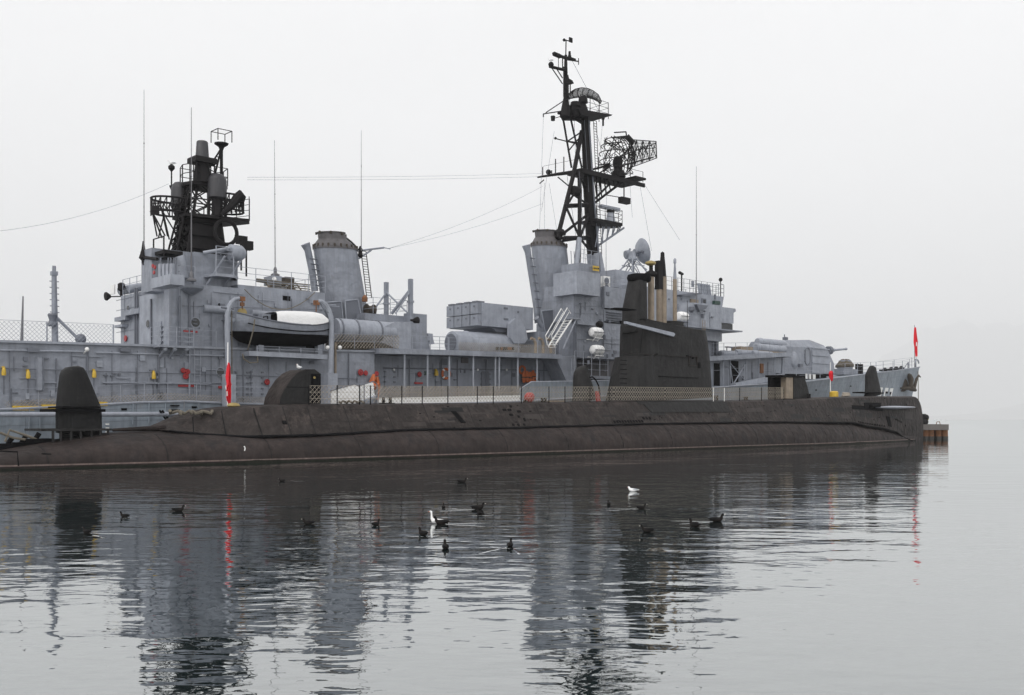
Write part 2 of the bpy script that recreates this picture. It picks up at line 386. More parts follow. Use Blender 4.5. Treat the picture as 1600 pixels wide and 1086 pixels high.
zdT = wtab(SUB, [(258, 669), (275, 659), (300, 649), (330, 642), (360, 637), (420, 634), (500, 632), (800, 630), (960, 627.5), (1130, 627), (1260, 624), (1300, 621), (1380, 619.5), (1416, 620)], -2, yf=DH)
zdT = [p for p in zdT if p[0] < -3.2] + [(-2.6, 4.72), (-1.7, 4.50), (-.9, 3.95), (-.35, 3.1), (0, 1.8)]
zlT = wtab(SUB, [(258, 670), (300, 676), (380, 682), (500, 679), (640, 671), (800, 668), (1000, 662), (1200, 659), (1335, 660), (1352, 665), (1380, 669), (1402, 675), (1410, 682)], -3, yf=LH)
zlT = [p for p in zlT if p[0] < -3] + [(-2.2, -.2), (0, -.6)]
ZD = lambda x: lerp(zdT, x); ZL = lambda x: lerp(zlT, x)
XC = XT = zdT[0][0]
ztT = wtab(SUB, [(-60, 716), (0, 700), (60, 691), (120, 682), (165, 676), (255, 671)], 0)
ztT = [(-104, .4)] + ztT + [(x_, .25+(ZL(x_)-.33)/.726) for x_ in [XC+6+i*3.0 for i in range(40)] if x_ < -5] + [(-3, 1.0), (0, .5)]
ZT = lambda x: lerp(sorted(ztT), x)
# pressure hull and tanks
rings = []
xs = [-104+i*1.3 for i in range(79)] + [-1.3, -.7, -.2, 0]
xs = sorted(set(round(x, 3) for x in xs if x <= 0))
for x in xs:
    b, zt = BH(x), ZT(x); ring = []
    for k in range(28):
        a = 2*pi*k/28; cy, sz = cos(a), sin(a)
        y = -b*(abs(cy)**.85)*(1 if cy > 0 else -1)
        z = .25 + ((zt-.25)*abs(sz)**.95 if sz > 0 else -2.6*abs(sz))
        ring.append(Vector((x, y, z)))
    rings.append(ring)
part('pressure_hull', MB().rings(rings), 'hull', sub, smooth=True)
# free flooding casing
rings = []; cx = [XC+i*(0-XC)/110 for i in range(111)] + [-1.9, -1.2, -.6, -.25]
cx = sorted(cx)
def casring(x):
    d, lh, zd, zl = DH(x), LH(x), ZD(x), ZL(x); f = min(1, max(.05, (x-XC)/5)); d2 = d*f; l2 = lh
    zl = min(zl, zd-.02)
    side = [(0, zd+.06*f), (d2*.6, zd+.05*f), (d2*.93, zd), (d2+.05, zd-.08*f), (d2*.55+l2*.45, zd*.56+zl*.44), (l2-.02, zl+.02), (l2-.05, zl-.02), (max(l2-.5, .01), zl-.03)]
    side[4] = (side[3][0]*.5+side[5][0]*.5, side[3][1]*.5+side[5][1]*.5)
    pts = [Vector((x, -y, z)) for y, z in side]; return pts + [Vector((x, y, z)) for y, z in reversed(side)]
part('deck_casing', MB().rings([casring(x) for x in cx]), 'casing', sub, smooth=True)
def oncas(x, t, out_=.0):          # point on the starboard casing side, t 0 top .. 1 bottom edge
    d_, l_ = DH(x)+.05, LH(x)-.02; y = d_+(l_-d_)*t; z = ZD(x)-.08+(ZL(x)-ZD(x)+.1)*t
    nz = (LH(x)-DH(x)); ny = (ZD(x)-ZL(x)); h = sqrt(nz*nz+ny*ny)+1e-6
    return Vector((x, -y-out_*ny/h, z+out_*nz/h))
def patch_cas(mb, x0, x1, t0, t1, o_=.03, skew=0.):
    a = [oncas(x0, t0, o_), oncas(x1, t0, o_), oncas(x1+skew, t1, o_), oncas(x0+skew, t1, o_)]
    b_ = [oncas(x0, t0, -.03), oncas(x1, t0, -.03), oncas(x1+skew, t1, -.03), oncas(x0+skew, t1, -.03)]
    mb.add(a+b_, [(0, 3, 2, 1), (4, 5, 6, 7), (0, 1, 5, 4), (1, 2, 6, 5), (2, 3, 7, 6), (3, 0, 4, 7)])
def casx(px, t=.5): 
    x = SUB.X(px, -2.5)
    for _ in range(6): x = SUB.X(px, -(DH(x)+(LH(x)-DH(x))*t))
    return x
# plate seams
mb = MB()
for px in [300, 345, 395, 440, 478, 535, 600, 660, 728, 775, 835, 890, 945, 1138, 1175, 1215, 1262, 1305, 1340, 1385]:
    x = casx(px, 0)
    for j in range(6): patch_cas(mb, x, x+.04, j/6, (j+1)/6, .012)
part('plate_seam', mb, 'fin', sub, kind='stuff')
mb = MB()
for x in [-92, -86.5, -81, -75.5, -70, -64.5, -59, -53.5, -48, -42.5, -37, -31.5, -26, -20.5]:
    for k in range(10):
        t0, t1 = -.22+k*.11, -.22+(k+1)*.11
        def hp(t, xx, o_): 
            b, zt = BH(xx)+o_, ZT(xx)+o_; cy, sz = cos(t*1.25), sin(t*1.25)
            return Vector((xx, -b*abs(cy)**.85, .25+((zt-.25)*abs(sz)**.95 if sz > 0 else -2.6*abs(sz))))
        q = [hp(t0, x, .012), hp(t0, x+.035, .012), hp(t1, x+.035, .012), hp(t1, x, .012)]; q2 = [hp(t0, x, -.03), hp(t0, x+.05, -.03), hp(t1, x+.05, -.03), hp(t1, x, -.03)]
        mb.add(q+q2, [(0, 3, 2, 1), (4, 5, 6, 7), (0, 1, 5, 4), (1, 2, 6, 5), (2, 3, 7, 6), (3, 0, 4, 7)])
part('hull_seam', mb, 'fin', sub, kind='stuff')
# fine horizontal scratches / plate laps on the casing
mb = MB(); rng = random.Random(3)
for i in range(60):
    x = rng.uniform(-78, -6); t = rng.uniform(.1, .95); ln = rng.uniform(.6, 3.5)
    patch_cas(mb, x, x+ln, t, t+.012, .008)
part('plate_lap', mb, 'sail', sub, kind='stuff')
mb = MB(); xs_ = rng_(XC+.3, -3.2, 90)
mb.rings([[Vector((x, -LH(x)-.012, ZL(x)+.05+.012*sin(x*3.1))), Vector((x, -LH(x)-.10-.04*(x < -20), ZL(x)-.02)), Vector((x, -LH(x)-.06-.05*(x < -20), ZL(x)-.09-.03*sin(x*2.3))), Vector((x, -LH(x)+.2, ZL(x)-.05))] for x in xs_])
part('gap_shade_strip', mb, 'black', sub)  # solid black strip: shade of the flooding gap put into its colour
mb = MB(); mb.rings([[Vector((x, -BH(x)-.012, .21)), Vector((x, -BH(x)-.014, .14)), Vector((x, -BH(x)+.2, .14)), Vector((x, -BH(x)+.2, .21))] for x in rng_(-98, -3, 60)])
part('waterline_stain', mb, 'stain', sub)
rng = random.Random(8); mb = MB(); xs_ = rng_(-99, -2.5, 220); wv = [.07+.05*rng.random()+.035*sin(x*.9)+.03*sin(x*.31+1) for x in xs_]
mb.rings([[Vector((x, -BH(x)-.02, -.1)), Vector((x, -BH(x)-.02, w_)), Vector((x, -BH(x)+.1, w_)), Vector((x, -BH(x)+.1, -.1))] for x, w_ in zip(xs_, wv)])
part('weed_band', mb, 'weed', sub)
for i in range(34):
    x = rng.uniform(-76, -5); t = rng.uniform(.08, .8); mb = MB(); patch_cas(mb, x, x+rng.uniform(.5, 2.6), t, t+rng.uniform(.06, .24), .009); part('repaint_patch', mb, rng.choice(['patch', 'fin', 'sail', 'patch']), sub)
for i in range(40):
    x = rng.uniform(-76, -5); t = rng.uniform(.02, .95); mb = MB(); patch_cas(mb, x, x+rng.uniform(.08, .2), t, t+.03, .03); part('cleat', mb, 'black', sub)
# limber holes and ports: raised black patches, their inner shade put into the colour
def hole(px, t, w, dt, skew=0.): 
    x = casx(px, t); mb_ = MB(); patch_cas(mb_, x, x+w, t, t+dt, .035, skew); part('limber_hole_shade', mb_, 'black', sub)
for i in range(11): hole(958+i*4.3, .84, .16, .11, .06)
for i in range(3): hole(1003+i*5, .70, .17, .12, .06)
hole(704, .28, .38, .50, .45)
for px, t in [(784, .2), (792, .2), (795, .42), (808, .5), (807, .28), (817, .62), (800, .85), (808, .86), (817, .86), (795, .05)]: hole(px, t, .16 if t > .45 or t < .1 else .3, .09)
hole(440, .5, .25, .12)
for i in range(16): hole(1341+i*2.7, .90, .13, .06, .1)
for i in range(6): hole(1398+i*2.0, .62, .1, .05, .06)
hole(1384, .60, .9, .30, .5)
# bow plane; its recess is raised black patches, shade painted in
xb0, xb1 = casx(1331, .38), casx(1378, .38)
mb = MB(); patch_cas(mb, xb0, xb1, .30, .45, .05); patch_cas(mb, casx(1350, .3), casx(1376, .3), .18, .40, .045); part('recess_shade_patch', mb, 'black', sub)
xp0, xp1 = casx(1366, .34), casx(1424, .30)
mb = MB(); n = 14; top = []; 
for i in range(n+1):
    u = i/n; x = xp0+(xp1-xp0)*u; th = .02+.16*sin(pi*min(1, u*1.0))**.7; sp_ = 1.5*(sin(pi*(.08+u*.9))**.5)
    yb = -LH(x)*.8; z0 = 3.45+.1*u
    top.append([Vector((x, yb, z0+th)), Vector((x, yb-sp_, z0+th*.5)), Vector((x, yb-sp_-.1, z0)), Vector((x, yb-sp_, z0-th*.5)), Vector((x, yb, z0-th))])
mb.rings(top); part('bow_plane', mb, 'lightgrey', sub, label='grey folded bow diving plane with a pale edge', smooth=True)
mb = MB(); p = oncas(casx(1362, .3), .3, .1); mb.box(p+Vector((-.7, -.35, -.12)), p+Vector((.9, .1, .1))); part('plane_hinge', mb, 'black', sub)

# sonar fins -------------------------------------------------------------
def fin(pts, y0, parent, name, m='sail', halfw=.75, bot=None, sh=.55):
    """profile in pixels on plane y0; streamlined plan: ends narrower than the middle, rounded crown"""
    cpx = (min(p[0] for p in pts)+max(p[0] for p in pts))/2; P = [SUB.P(px, py, y0+halfw*(1.1 if px < cpx else .5)) for px, py in pts]
    zs = [p.z for p in P]; zb, zt = min(zs), max(zs)
    poly = [(p.x, p.z) for p in P]
    def span(z):
        xs_ = []
        for i in range(len(poly)):
            (x0, z0), (x1, z1) = poly[i], poly[(i+1) % len(poly)]
            if (z0-z)*(z1-z) <= 0 and abs(z1-z0) > 1e-6: xs_.append(x0+(x1-x0)*(z-z0)/(z1-z0))
        return (min(xs_), max(xs_)) if len(xs_) >= 2 else None
    rings = []; K = 12
    for j in range(K+1):
        u = j/K; z = zb+(zt-zb)*(1-(1-u)**1.5)*.998+.001
        s_ = span(z)
        if not s_: continue
        a, b = s_; w = halfw*(1-.35*u)*(1 if u < .85 else sqrt(max(.06, 1-((u-.85)/.16)**2)))
        c, h = (a+b)/2, (b-a)/2
        rings.append([Vector((c+h*cos(q), y0+halfw+w*(abs(sin(q))**sh)*(1 if sin(q) > 0 else -1)*-1, z)) for q in [2*pi*i/24 for i in range(24)]])
    return part(name, MB().rings(rings), m, parent, smooth=True)
f1 = fin([(89, 690), (88, 640), (91, 610), (94, 585), (98, 576), (108, 572), (125, 571), (134, 575), (141, 590), (151, 615), (160, 637), (161, 641), (161, 690)], -.75, sub, 'sonar_fin', 'fin')
f1['label'] = 'tall black sonar fin standing on the low stern'
p0, p1 = SUB.P(84, 641, -.95), SUB.P(165, 641, -.95)
part('collar', MB().box((p0.x, -.95, p0.z-.07), (p1.x, 1.1, p0.z+.07)).box((p0.x+.4, -1.0, p0.z+.12), (p1.x-.3, 1.1, p0.z+.2)), 'black', f1)
p0, p1 = SUB.P(64, 674, -1.15), SUB.P(175, 671, -1.15)
part('fin_platform', MB().box((p0.x, -1.15, p1.z-.06), (p1.x, 1.3, p1.z+.05)), 'sail', sub)
for px in (82, 94, 110, 125, 142, 156, 168):
    a = SUB.P(px, 672, -1.12); part('platform_rib', MB().box((a.x, -1.12, ZT(a.x)-.5), (a.x+.09, -1.0, p1.z-.06)), 'sail', sub)
part('platform_core', MB().box((p0.x+1.6, -.6, 1.0), (p1.x-.3, .8, p1.z-.06)), 'black', sub)
# aft quarter-round conning shelter
Q = [(436, 632), (438, 621), (444, 608), (455, 592), (466, 582), (477, 577), (492, 577), (501, 584), (501, 632)]
poly = [(SUB.P(px, py, -1).x, SUB.P(px, py, -1).z) for px, py in Q]
sh_ = part('quarter_round_fairing', MB().prism(poly, -1, .75), 'casing', sub, label='quarter round fairing, its flat side panel dark', smooth=True)
inn = [((x-poly[4][0])*.985+poly[4][0], (z-poly[0][1])*.985+poly[0][1]) for x, z in poly]
part('side_panel', MB().prism(inn, -1.03, -1.004), 'sail', sh_)
a = SUB.P(486, 584, -1.05); b = SUB.P(501, 584, -1.05)
part('side_door', MB().box((a.x, -1.06, poly[0][1]+.1), (b.x, -1.032, a.z)), 'black', sh_)
a = SUB.P(491, 590, -1.06); part('lamp', MB().lathe((a.x, -1.065, a.z), [(.0, -.04), (.07, -.04), (.07, .02)], 10, (0, 1, 0)), 'brass', sh_)
a = SUB.P(440, 605, -1.04); b = SUB.P(500, 605, -1.04); part('panel_seam', MB().box((a.x+.3, -1.045, a.z), (b.x, -1.031, a.z+.04)), 'black', sh_)
fin([(896, 631), (897, 600), (898, 583), (903, 574), (912, 571), (920, 577), (927, 600), (935, 631)], -.6, sub, 'sonar_fin', 'sail', .55, sh=.7)
# forward open fin
poly = [(SUB.P(px, py, -.9).x, SUB.P(px, py, -.9).z) for px, py in [(1240, 623), (1240, 588), (1250, 587), (1257, 590), (1261, 602), (1266, 622)]]
ff = part('forward_fairing', MB().prism(poly, -.9, .7), 'sail', sub, smooth=True)
a, b, c_ = SUB.P(1221, 586, -.9), SUB.P(1252, 586, -.9), SUB.P(1226, 623, -.9)
part('fairing_roof', MB().box((a.x, -1.0, a.z-.16), (b.x, .8, a.z+.02)), 'black', ff)
part('fairing_back', MB().box((a.x+.25, .4, c_.z), (b.x, .7, a.z-.16)), 'black', ff)
a2, b2 = SUB.P(1228.5, 589, -.85), SUB.P(1239, 622, -.85)
part('fairing_post', MB().box((a2.x, -.85, c_.z-.05), (b2.x, -.3, a.z-.17)), 'beige', ff)
part('fairing_sill', MB().box((a2.x-.5, -.95, c_.z-.1), (b2.x+.1, .7, c_.z+.02)), 'black', ff)
f5 = fin([(1352, 622), (1353, 600), (1353, 585), (1358, 575), (1365, 571), (1370, 575), (1373, 590), (1378, 612), (1378, 622)], -.45, sub, 'sonar_fin', 'sail', .42, sh=.7)
p0, p1 = SUB.P(1349, 613, -.6), SUB.P(1381, 613, -.6)
part('collar', MB().box((p0.x, -.6, p0.z-.06), (p1.x, .6, p0.z+.06)), 'black', f5)

# sail ---------------------------------------------------------------
def sec(pts, hw, tipw=.15, crown=.12):
    """sail body: pixel profile on the centre plane y=-hw; plan section tapered at both ends"""
    cpx = (min(p[0] for p in pts)+max(p[0] for p in pts))/2; q_ = [SUB.P(px, py, hw*.25 if px < cpx else -hw*.6) for px, py in pts]; return [(p.x, p.z) for p in q_]
def sailbody(pts, hw, name, parent, m='sail', e0=.6, e1=1.6, taper=.25):
    poly = sec(pts, hw); zb = min(z for x, z in poly); zt = max(z for x, z in poly)
    def span(z):
        xs_ = []
        for i in range(len(poly)):
            (x0, z0), (x1, z1) = poly[i], poly[(i+1) % len(poly)]
            if (z0-z)*(z1-z) <= 0 and abs(z1-z0) > 1e-6: xs_.append(x0+(x1-x0)*(z-z0)/(z1-z0))
        return (min(xs_), max(xs_)) if len(xs_) >= 2 else None
    rings = []
    for j in range(15):
        z = zb+(zt-zb)*(.001+.998*j/14); s_ = span(z)
        if not s_: continue
        a, b = s_; w = hw*(1-taper*j/14)
        half = [(a, .0), (a+e0*.15, w*.45), (a+e0*.6, w*.8), (a+e0*1.3, w*.97), (a+e0*2, w), (b-e1*1.6, w), (b-e1*.9, w*.93), (b-e1*.4, w*.75), (b-e1*.1, w*.45), (b, 0)]
        half = [(max(a, min(b, x_)), y_) for x_, y_ in half]
        rings.append([Vector((x_, -y_, z)) for x_, y_ in half] + [Vector((x_, y_, z)) for x_, y_ in half[-2:0:-1]])
    return part(name, MB().rings(rings), m, parent, smooth=True)
zdk = ZD(SUB.X(1030, -1.6))
sail = sailbody([(977, 628), (977, 500), (982, 500), (1050, 506), (1063, 508.5), (1101, 513), (1108, 516), (1111, 530), (1114, 560), (1117, 628)], 1.5, 'sail', sub, e0=.3, e1=1.5, taper=.16)
sail['label'] = 'tall dark grey conning sail'
up = sailbody([(956, 628), (970, 553), (1020, 553), (1020, 628)], 1.53, 'sail_base', sail, e0=.35, e1=.3, taper=.08)
pl = [(SUB.P(*q, -1.55).x, SUB.P(*q, -1.55).z) for q in [(977, 502), (977, 506), (1052, 526), (1054, 522), (1052, 520)]]
part('sail_edge_plank', MB().prism(pl, -1.62, -1.40), 'lightgrey', sail, label='pale blue sloping plank along the sail top')
# upper fairwater
uf = sailbody([(976.5, 520), (976.5, 482), (981, 460), (986, 430), (1010, 430), (1010, 520)], .8, 'periscope_shears', sail, e0=.25, e1=.2, taper=.1)
a, b = SUB.P(985, 428, 0), SUB.P(1012, 436, 0)
part('shears_cap', MB().lathe(((a.x+b.x)/2, 0, a.z-.6), [(.6, 0), (.85, .1), (.92, .35), (.85, .6), (.6, .68)], 18, sx=1.1), 'black', sail, smooth=True)
a, b = SUB.P(962, 481, -1.3), SUB.P(986, 481, -1.3)
part('look_out_wing', MB().prism_z([(a.x, -1.2), (a.x+.5, -1.5), (b.x+.4, -1.5), (b.x+.4, -.5), (a.x+.2, -.6)], a.z-.05, a.z+.03), 'black', sail)
# seams, door, rows of slots
def onsail(px, py, w, h_, y=-1.56, m='black', name='slot', parent=sail):
    a = SUB.P(px, py, y); return part(name, MB().box((a.x, y-.006, a.z-h_), (a.x+w, y+.2, a.z)), m, parent)
for i in range(8): onsail(972, 562+i*7.2, .55, .05, -1.5)
for i in range(3): onsail(1074+i*4.5, 555+i*1.5, .15, .12, -1.5)
a = SUB.P(1007, 507, -1.4); b = SUB.P(1000, 552, -1.4)
part('sail_seam', MB().tube([(a.x, -1.28, a.z), (b.x, -1.40, b.z)], .03), 'black', sail)
a = SUB.P(1000, 553, -1.4); b = SUB.P(1105, 553, -1.4)
part('sail_seam', MB().box((a.x-2, -1.44, a.z-.015), (b.x-1.8, -1.3, a.z+.015)), 'casing', sail)
a = SUB.P(1030, 588, -1.5); b = SUB.P(1103, 588, -1.5); part('sail_seam', MB().box((a.x, -1.50, a.z-.02), (b.x-1.0, -1.3, a.z+.02)), 'black', sail)
a = SUB.P(1077, 556, -1.45); b = SUB.P(1090, 572, -1.45)
mb = MB()
for (x0, z0, x1, z1) in [(a.x, a.z, b.x, a.z-.04), (a.x, b.z, b.x, b.z+.04), (a.x, b.z, a.x+.04, a.z), (b.x-.04, b.z, b.x, a.z)]: mb.box((x0, -1.455, z0), (x1, -1.3, z1))
part('hatch_outline', mb, 'casing', sail)
onsail(1091, 566, .3, .45, -1.45)
# fairing block around foot of sail, below the net
a = SUB.P(1000, 645, -2.4); 
x0, x1 = casx(997, .1), casx(1135, .1)
mb = MB(); n = 20; rr = []
for i in range(n+1):
    x = x0+(x1-x0)*i/n; f = 1 if i > 2 else .5+i*.25
    q0, q1 = oncas(x, -.02, .05), oncas(x, .5*f if i > 1 else .1, .05)
    rr.append([q0, q1, q1+Vector((0, .3, 0)), q0+Vector((0, 1.2, 0)), q0+Vector((0, .9, .12))])
mb.rings(rr); part('sail_foot_fairing', mb, 'sail', sub)

# masts of the submarine
zt0 = SUB.P(1030, 512, 0).z
def smast(px0, px1, top, y=0., m='beige', name='periscope', label=None, bot=None, n=12):
    a, b = SUB.P(px0, top, y), SUB.P(px1, top, y); r = abs(b.x-a.x)/2*1.02
    z0 = (bot if bot else zt0-.5)
    return part(name, MB().lathe(((a.x+b.x)/2, y, z0), [(r, 0), (r, a.z-z0)], n), m, sail, label=label, smooth=True), (a.x+b.x)/2, a.z, r
o, x, z, r = smast(1014, 1020.5, 432)
mb = MB(); mb.lathe((x, 0, z), [(r*1.4, 0), (r*1.9, .15), (r*1.9, .3), (r*.6, .5), (r*.6, 1.0)], 12)
part('periscope_head', mb, 'mast', o, smooth=True)
a = SUB.P(1016.5, 412, 0); part('antenna_cap', MB().lathe((a.x, 0, a.z-.15), [(.2, 0), (.42, .12), (.42, .28), (.15, .38)], 14), 'brass', o, smooth=True)
o, x, z, r = smast(1032, 1039.5, 432, label='thick beige periscope with tapered dark tip', y=.1)
mb = MB(); t1 = SUB.P(1034.5, 393, .1); mb.lathe((x-.05, .1, z), [(r, 0), (r*.8, .9), (r*.45, 1.9), (r*.3, t1.z-z-.5), (r*.55, t1.z-z-.35), (r*.5, t1.z-z-.1), (.02, t1.z-z)], 12)
part('periscope_head', mb, 'mast', o, smooth=True)
o, x, z, r = smast(1027, 1032.5, 452, y=-.1)
t1 = SUB.P(1030, 408, -.1); part('snorkel_head', MB().box((x-.28, -.3, z), (x+.25, .12, t1.z)), 'mast', o)
o, x, z, r = smast(1052.5, 1056.5, 436)
t1 = SUB.P(1054, 403, 0); part('periscope_head', MB().lathe((x, 0, z), [(r*.9, 0), (r*.4, t1.z-z-.5), (r*.7, t1.z-z-.4), (r*.7, t1.z-z-.12), (.02, t1.z-z)], 12), 'lightgrey', o, smooth=True)
a = SUB.P(1054, 503, 0); part('mast_pedestal', MB().lathe((a.x, 0, a.z-1.0), [(.8, 0), (.7, .9), (.7, 1.02)], 20, sx=1.3, sy=.8), 'sail', sail, smooth=True)
for px, h_ in ((1074, 22),):
    a = SUB.P(px, 520, -.9); part('bridge_whip', MB().cyl((a.x, -.9, a.z-.5), (a.x, -.9, a.z+2.6), .035, .02).box((a.x-.3, -1.1, a.z), (a.x+.2, -.8, a.z+.25)), 'mast', sail)

# rail with net on the near deck edge
def deckpt(px, dy=0.): 
    x = casx(px, 0); return Vector((x, -DH(x)-dy+.08, ZD(x)-.04))
pts = [deckpt(px) for px in (484, 560, 640, 720, 800, 880, 960, 1040, 1120, 1180, 1226)]
netting('rail_net', pts, sub, .12, 1.0, .27, .012)
mb = MB()
for px in (484, 528, 563, 580, 629, 661, 701, 747, 772, 816, 859, 884, 923, 953, 1116, 1133, 1157, 1191, 1212, 1226):
    p = deckpt(px); mb = MB().cyl(p-Vector((0, 0, .2)), p+Vector((0, 0, 1.15)), .035, n=6); part('stanchion', mb, 'black' if px < 1110 or px > 1140 else 'white', sub)
mb = MB()
for k in (.38, .75, 1.12):
    for a, b in zip(pts, pts[1:]): mb.cyl(a+Vector((0, 0, k)), b+Vector((0, 0, k)), .014, n=4)
part('guard_wire', mb, 'net', sub)
# net panel in front of shelter, sagging

# deck fittings
for px, w, h_ in [(610, .5, .25), (860, .3, .2), (1130, .4, .35), (1178, .3, .2), (1276, .3, .3)]:
    x = casx(px, 0); z = ZD(x); part('bollard', MB().cyl((x, -1.2, z), (x, -1.2, z+h_+.15), .1, n=10).cyl((x+w, -1.2, z), (x+w, -1.2, z+h_+.15), .1, n=10).box((x-.2, -1.4, z), (x+w+.2, -1, z+.08)), 'mast', sub)
# black hose beside small fin
a = SUB.P(924, 588, -.2)
solo('hose', MB().tube([SUB.P(*q, -.4) for q in [(920, 590), (926, 589), (931, 594), (935, 602), (937, 612), (937, 631)]], .06), 'black', SUB, (a.x, -.4, ZD(a.x)), 'black curved hose standing beside the small sonar fin', 'hose', smooth=True)
solo('fender', MB().prism([(SUB.P(*q, -1.0).x, SUB.P(*q, -1.0).z) for q in [(931, 611), (934, 611), (938, 631), (933, 631)]], -1.1, -.9), 'red', SUB, (a.x, -1, ZD(a.x)), 'narrow red and white marker leaning by the small sonar fin', 'marker')
# ============================================================ DESTROYER
des = thing('warship', DES, (0, 0, 0), 'large grey warship with two funnels and black lattice masts behind the submarine', 'warship')
ORIG['warship'] = Vector((0, 0, 0))
D = DES.P
hbT = [(-122, 4.6), (-105, 5.6), (-88, 6.0), (-60, 6.1), (-45, 5.7), (-32, 4.8), (-22, 3.7), (-14, 2.5), (-7, 1.3), (-3, .6), (0, .18)]
hwT = [(-122, 4.4), (-105, 5.5), (-88, 6.0), (-60, 6.0), (-45, 4.9), (-32, 3.4), (-22, 2.2), (-14, 1.2), (-8, .55), (-4.6, .12), (0, .05)]
HB = lambda x: spl(hbT, x); HW = lambda x: spl(hwT, x)
hdT = wtab(DES, [(-40, 642), (0, 640), (165, 632), (262, 626), (350, 630), (420, 632), (600, 633), (800, 628), (900, 622), (1000, 615), (1110, 606), (1180, 601), (1260, 596.5), (1300, 591.5), (1350, 585), (1400, 579), (1434, 574)], -6, yf=HB)
hdT = [(x, z) for x, z in hdT if x < -.3]
hdT = [(-122, hdT[0][1]+.1)] + hdT + [(0, 9.25)]
HD = lambda x: lerp(hdT, x)
rings = []
for i in range(123):
    x = -122+i; b, w, zd = HB(x), HW(x), HD(x); pts = []
    for t in (0, .04, .12, .25, .4, .6, .8, 1):
        z = zd*(1-t); q = (1-t)
        xx = x - (4.6*(t**1.0)*max(0, 1-(-x)/14.0) if x > -14 else 0)
        yy = w+(b-w)*(q**1.7)
        pts.append(Vector((xx, -yy, z+(.0))))
    pts.append(Vector((xx, -w*.9, -1.2)))
    rings.append(pts + [Vector((p.x, -p.y, p.z)) for p in reversed(pts)])
part('hull', MB().rings(rings), 'hullgrey', des, smooth=True)
# hull plating seams (slim strips standing a centimetre proud)
mb = MB()
def hullpt(x, t, o_=0.):
    b, w, zd = HB(x), HW(x), HD(x); return Vector((x - (4.6*t*max(0, 1-(-x)/14.0) if x > -14 else 0), -(w+(b-w)*((1-t)**1.7))-o_, zd*(1-t)))
for x in range(-120, -3, 6):
    for j in range(6): 
        a, b = hullpt(x, .03+j*.1, .0), hullpt(x, .13+j*.1, 0); mb.tube([a, b], .014, 4)
for t in (.10, .32):
    for x in range(-120, -5, 3): mb.tube([hullpt(x, t, 0), hullpt(x+3, t, 0)], .014, 4)
part('hull_seam', mb, 'seam', des, kind='stuff')
# gunwale strip
mb = MB()
for i in range(40):
    x = -120+i*3; a, b = hullpt(x, 0, .02), hullpt(min(0, x+3), 0, .02); mb.tube([a, b], .07, 6)
part('gunwale', mb, 'lightgrey', des)
# 01 deck level
z1T = wtab(DES, [(-60, 533), (0, 535), (200, 540.5), (354, 546), (568, 550), (700, 553), (868, 559), (1000, 561), (1112, 563), (1235, 556)], -5)
Z1 = lambda x: lerp(z1T, x)
def strip(xs, y, zlo, zhi, th=.12):
    r = [[Vector((x, y, zlo(x))), Vector((x, y, zhi(x))), Vector((x, y+th, zhi(x))), Vector((x, y+th, zlo(x)))] for x in xs]
    return MB().rings(r)
Xd = DES.X
xa, xb = -119, Xd(585, -4.9)
part('deckhouse_side', strip(rng_(xa, xb, 30), -4.9, HD, Z1, 9.8), 'grey', des)
xe = Xd(1216, -3.4)
part('deckhouse_side', strip(rng_(xb-.1, Xd(884, -3.4), 20), -3.4, HD, Z1, 6.8), 'grey', des)
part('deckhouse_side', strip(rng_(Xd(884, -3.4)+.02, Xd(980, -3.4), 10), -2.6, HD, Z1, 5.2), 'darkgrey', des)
part('deckhouse_side', strip(rng_(Xd(1100, -3.4), xe, 10), -3.1, HD, Z1, 6.2), 'grey', des)
# 01 deck plates with fascia
part('upper_deck', strip(rng_(xa, xb, 30), -5.05, lambda x: Z1(x), lambda x: Z1(x)+.13, 10.1), 'lightgrey', des)
part('upper_deck', strip(rng_(xb-.05, Xd(877, -5.6), 14), -5.6, lambda x: Z1(x)-.12, lambda x: Z1(x)+.26, 11.2), 'grey', des)
part('upper_deck', strip(rng_(Xd(1100, -5.0), Xd(1236, -4.2), 10), -4.4, lambda x: Z1(x)-.05, lambda x: Z1(x)+.4, 8.8), 'grey', des)
# details on the aft deckhouse wall (plane y=-4.9)
yw = -4.9
def onw(px, py, w, h_, m, name, y=yw, dep=.08, label=None, par=None):
    a = D(px, py, y); return part(name, MB().box((a.x, y-dep, a.z-h_), (a.x+w, y+.06, a.z)), m, par or des, label)
def vpipe(px, p0, p1, y=yw, r=.05, m='grey', name='pipe'):
    a, b = D(px, p0, y-.08), D(px, p1, y-.08); return part(name, MB().cyl(a, (a.x, a.y, b.z), r, n=6), m, des)
def hpipe(px0, px1, py0, py1, y=yw, r=.05, m='lightgrey', name='pipe'):
    a, b = D(px0, py0, y-.1), D(px1, py1, y-.1); return part(name, MB().cyl(a, b, r, n=6), m, des)
hpipe(0, 130, 547, 549.5, r=.05); hpipe(150, 350, 551, 556, r=.05)
hpipe(66, 88, 598, 598, m='grey'); hpipe(160, 245, 598, 598, m='grey'); hpipe(160, 330, 598, 600, m='grey')
for px, a, b, r in [(62, 559, 610, .22), (88, 560, 612, .04), (137, 545, 585, .05), (248, 540, 622, .06), (296, 543, 622, .07), (380, 560, 632, .05), (545, 552, 625, .04)]: vpipe(px, a, b, r=r, m='seam' if r < .07 else 'grey')
for px in (15, 112, 175, 215, 330, 420, 470):
    vpipe(px, 548, 628, r=.02, m='seam', name='weld_line')
hpipe(-10, 560, 575, 592, r=.02, m='seam', name='weld_line')
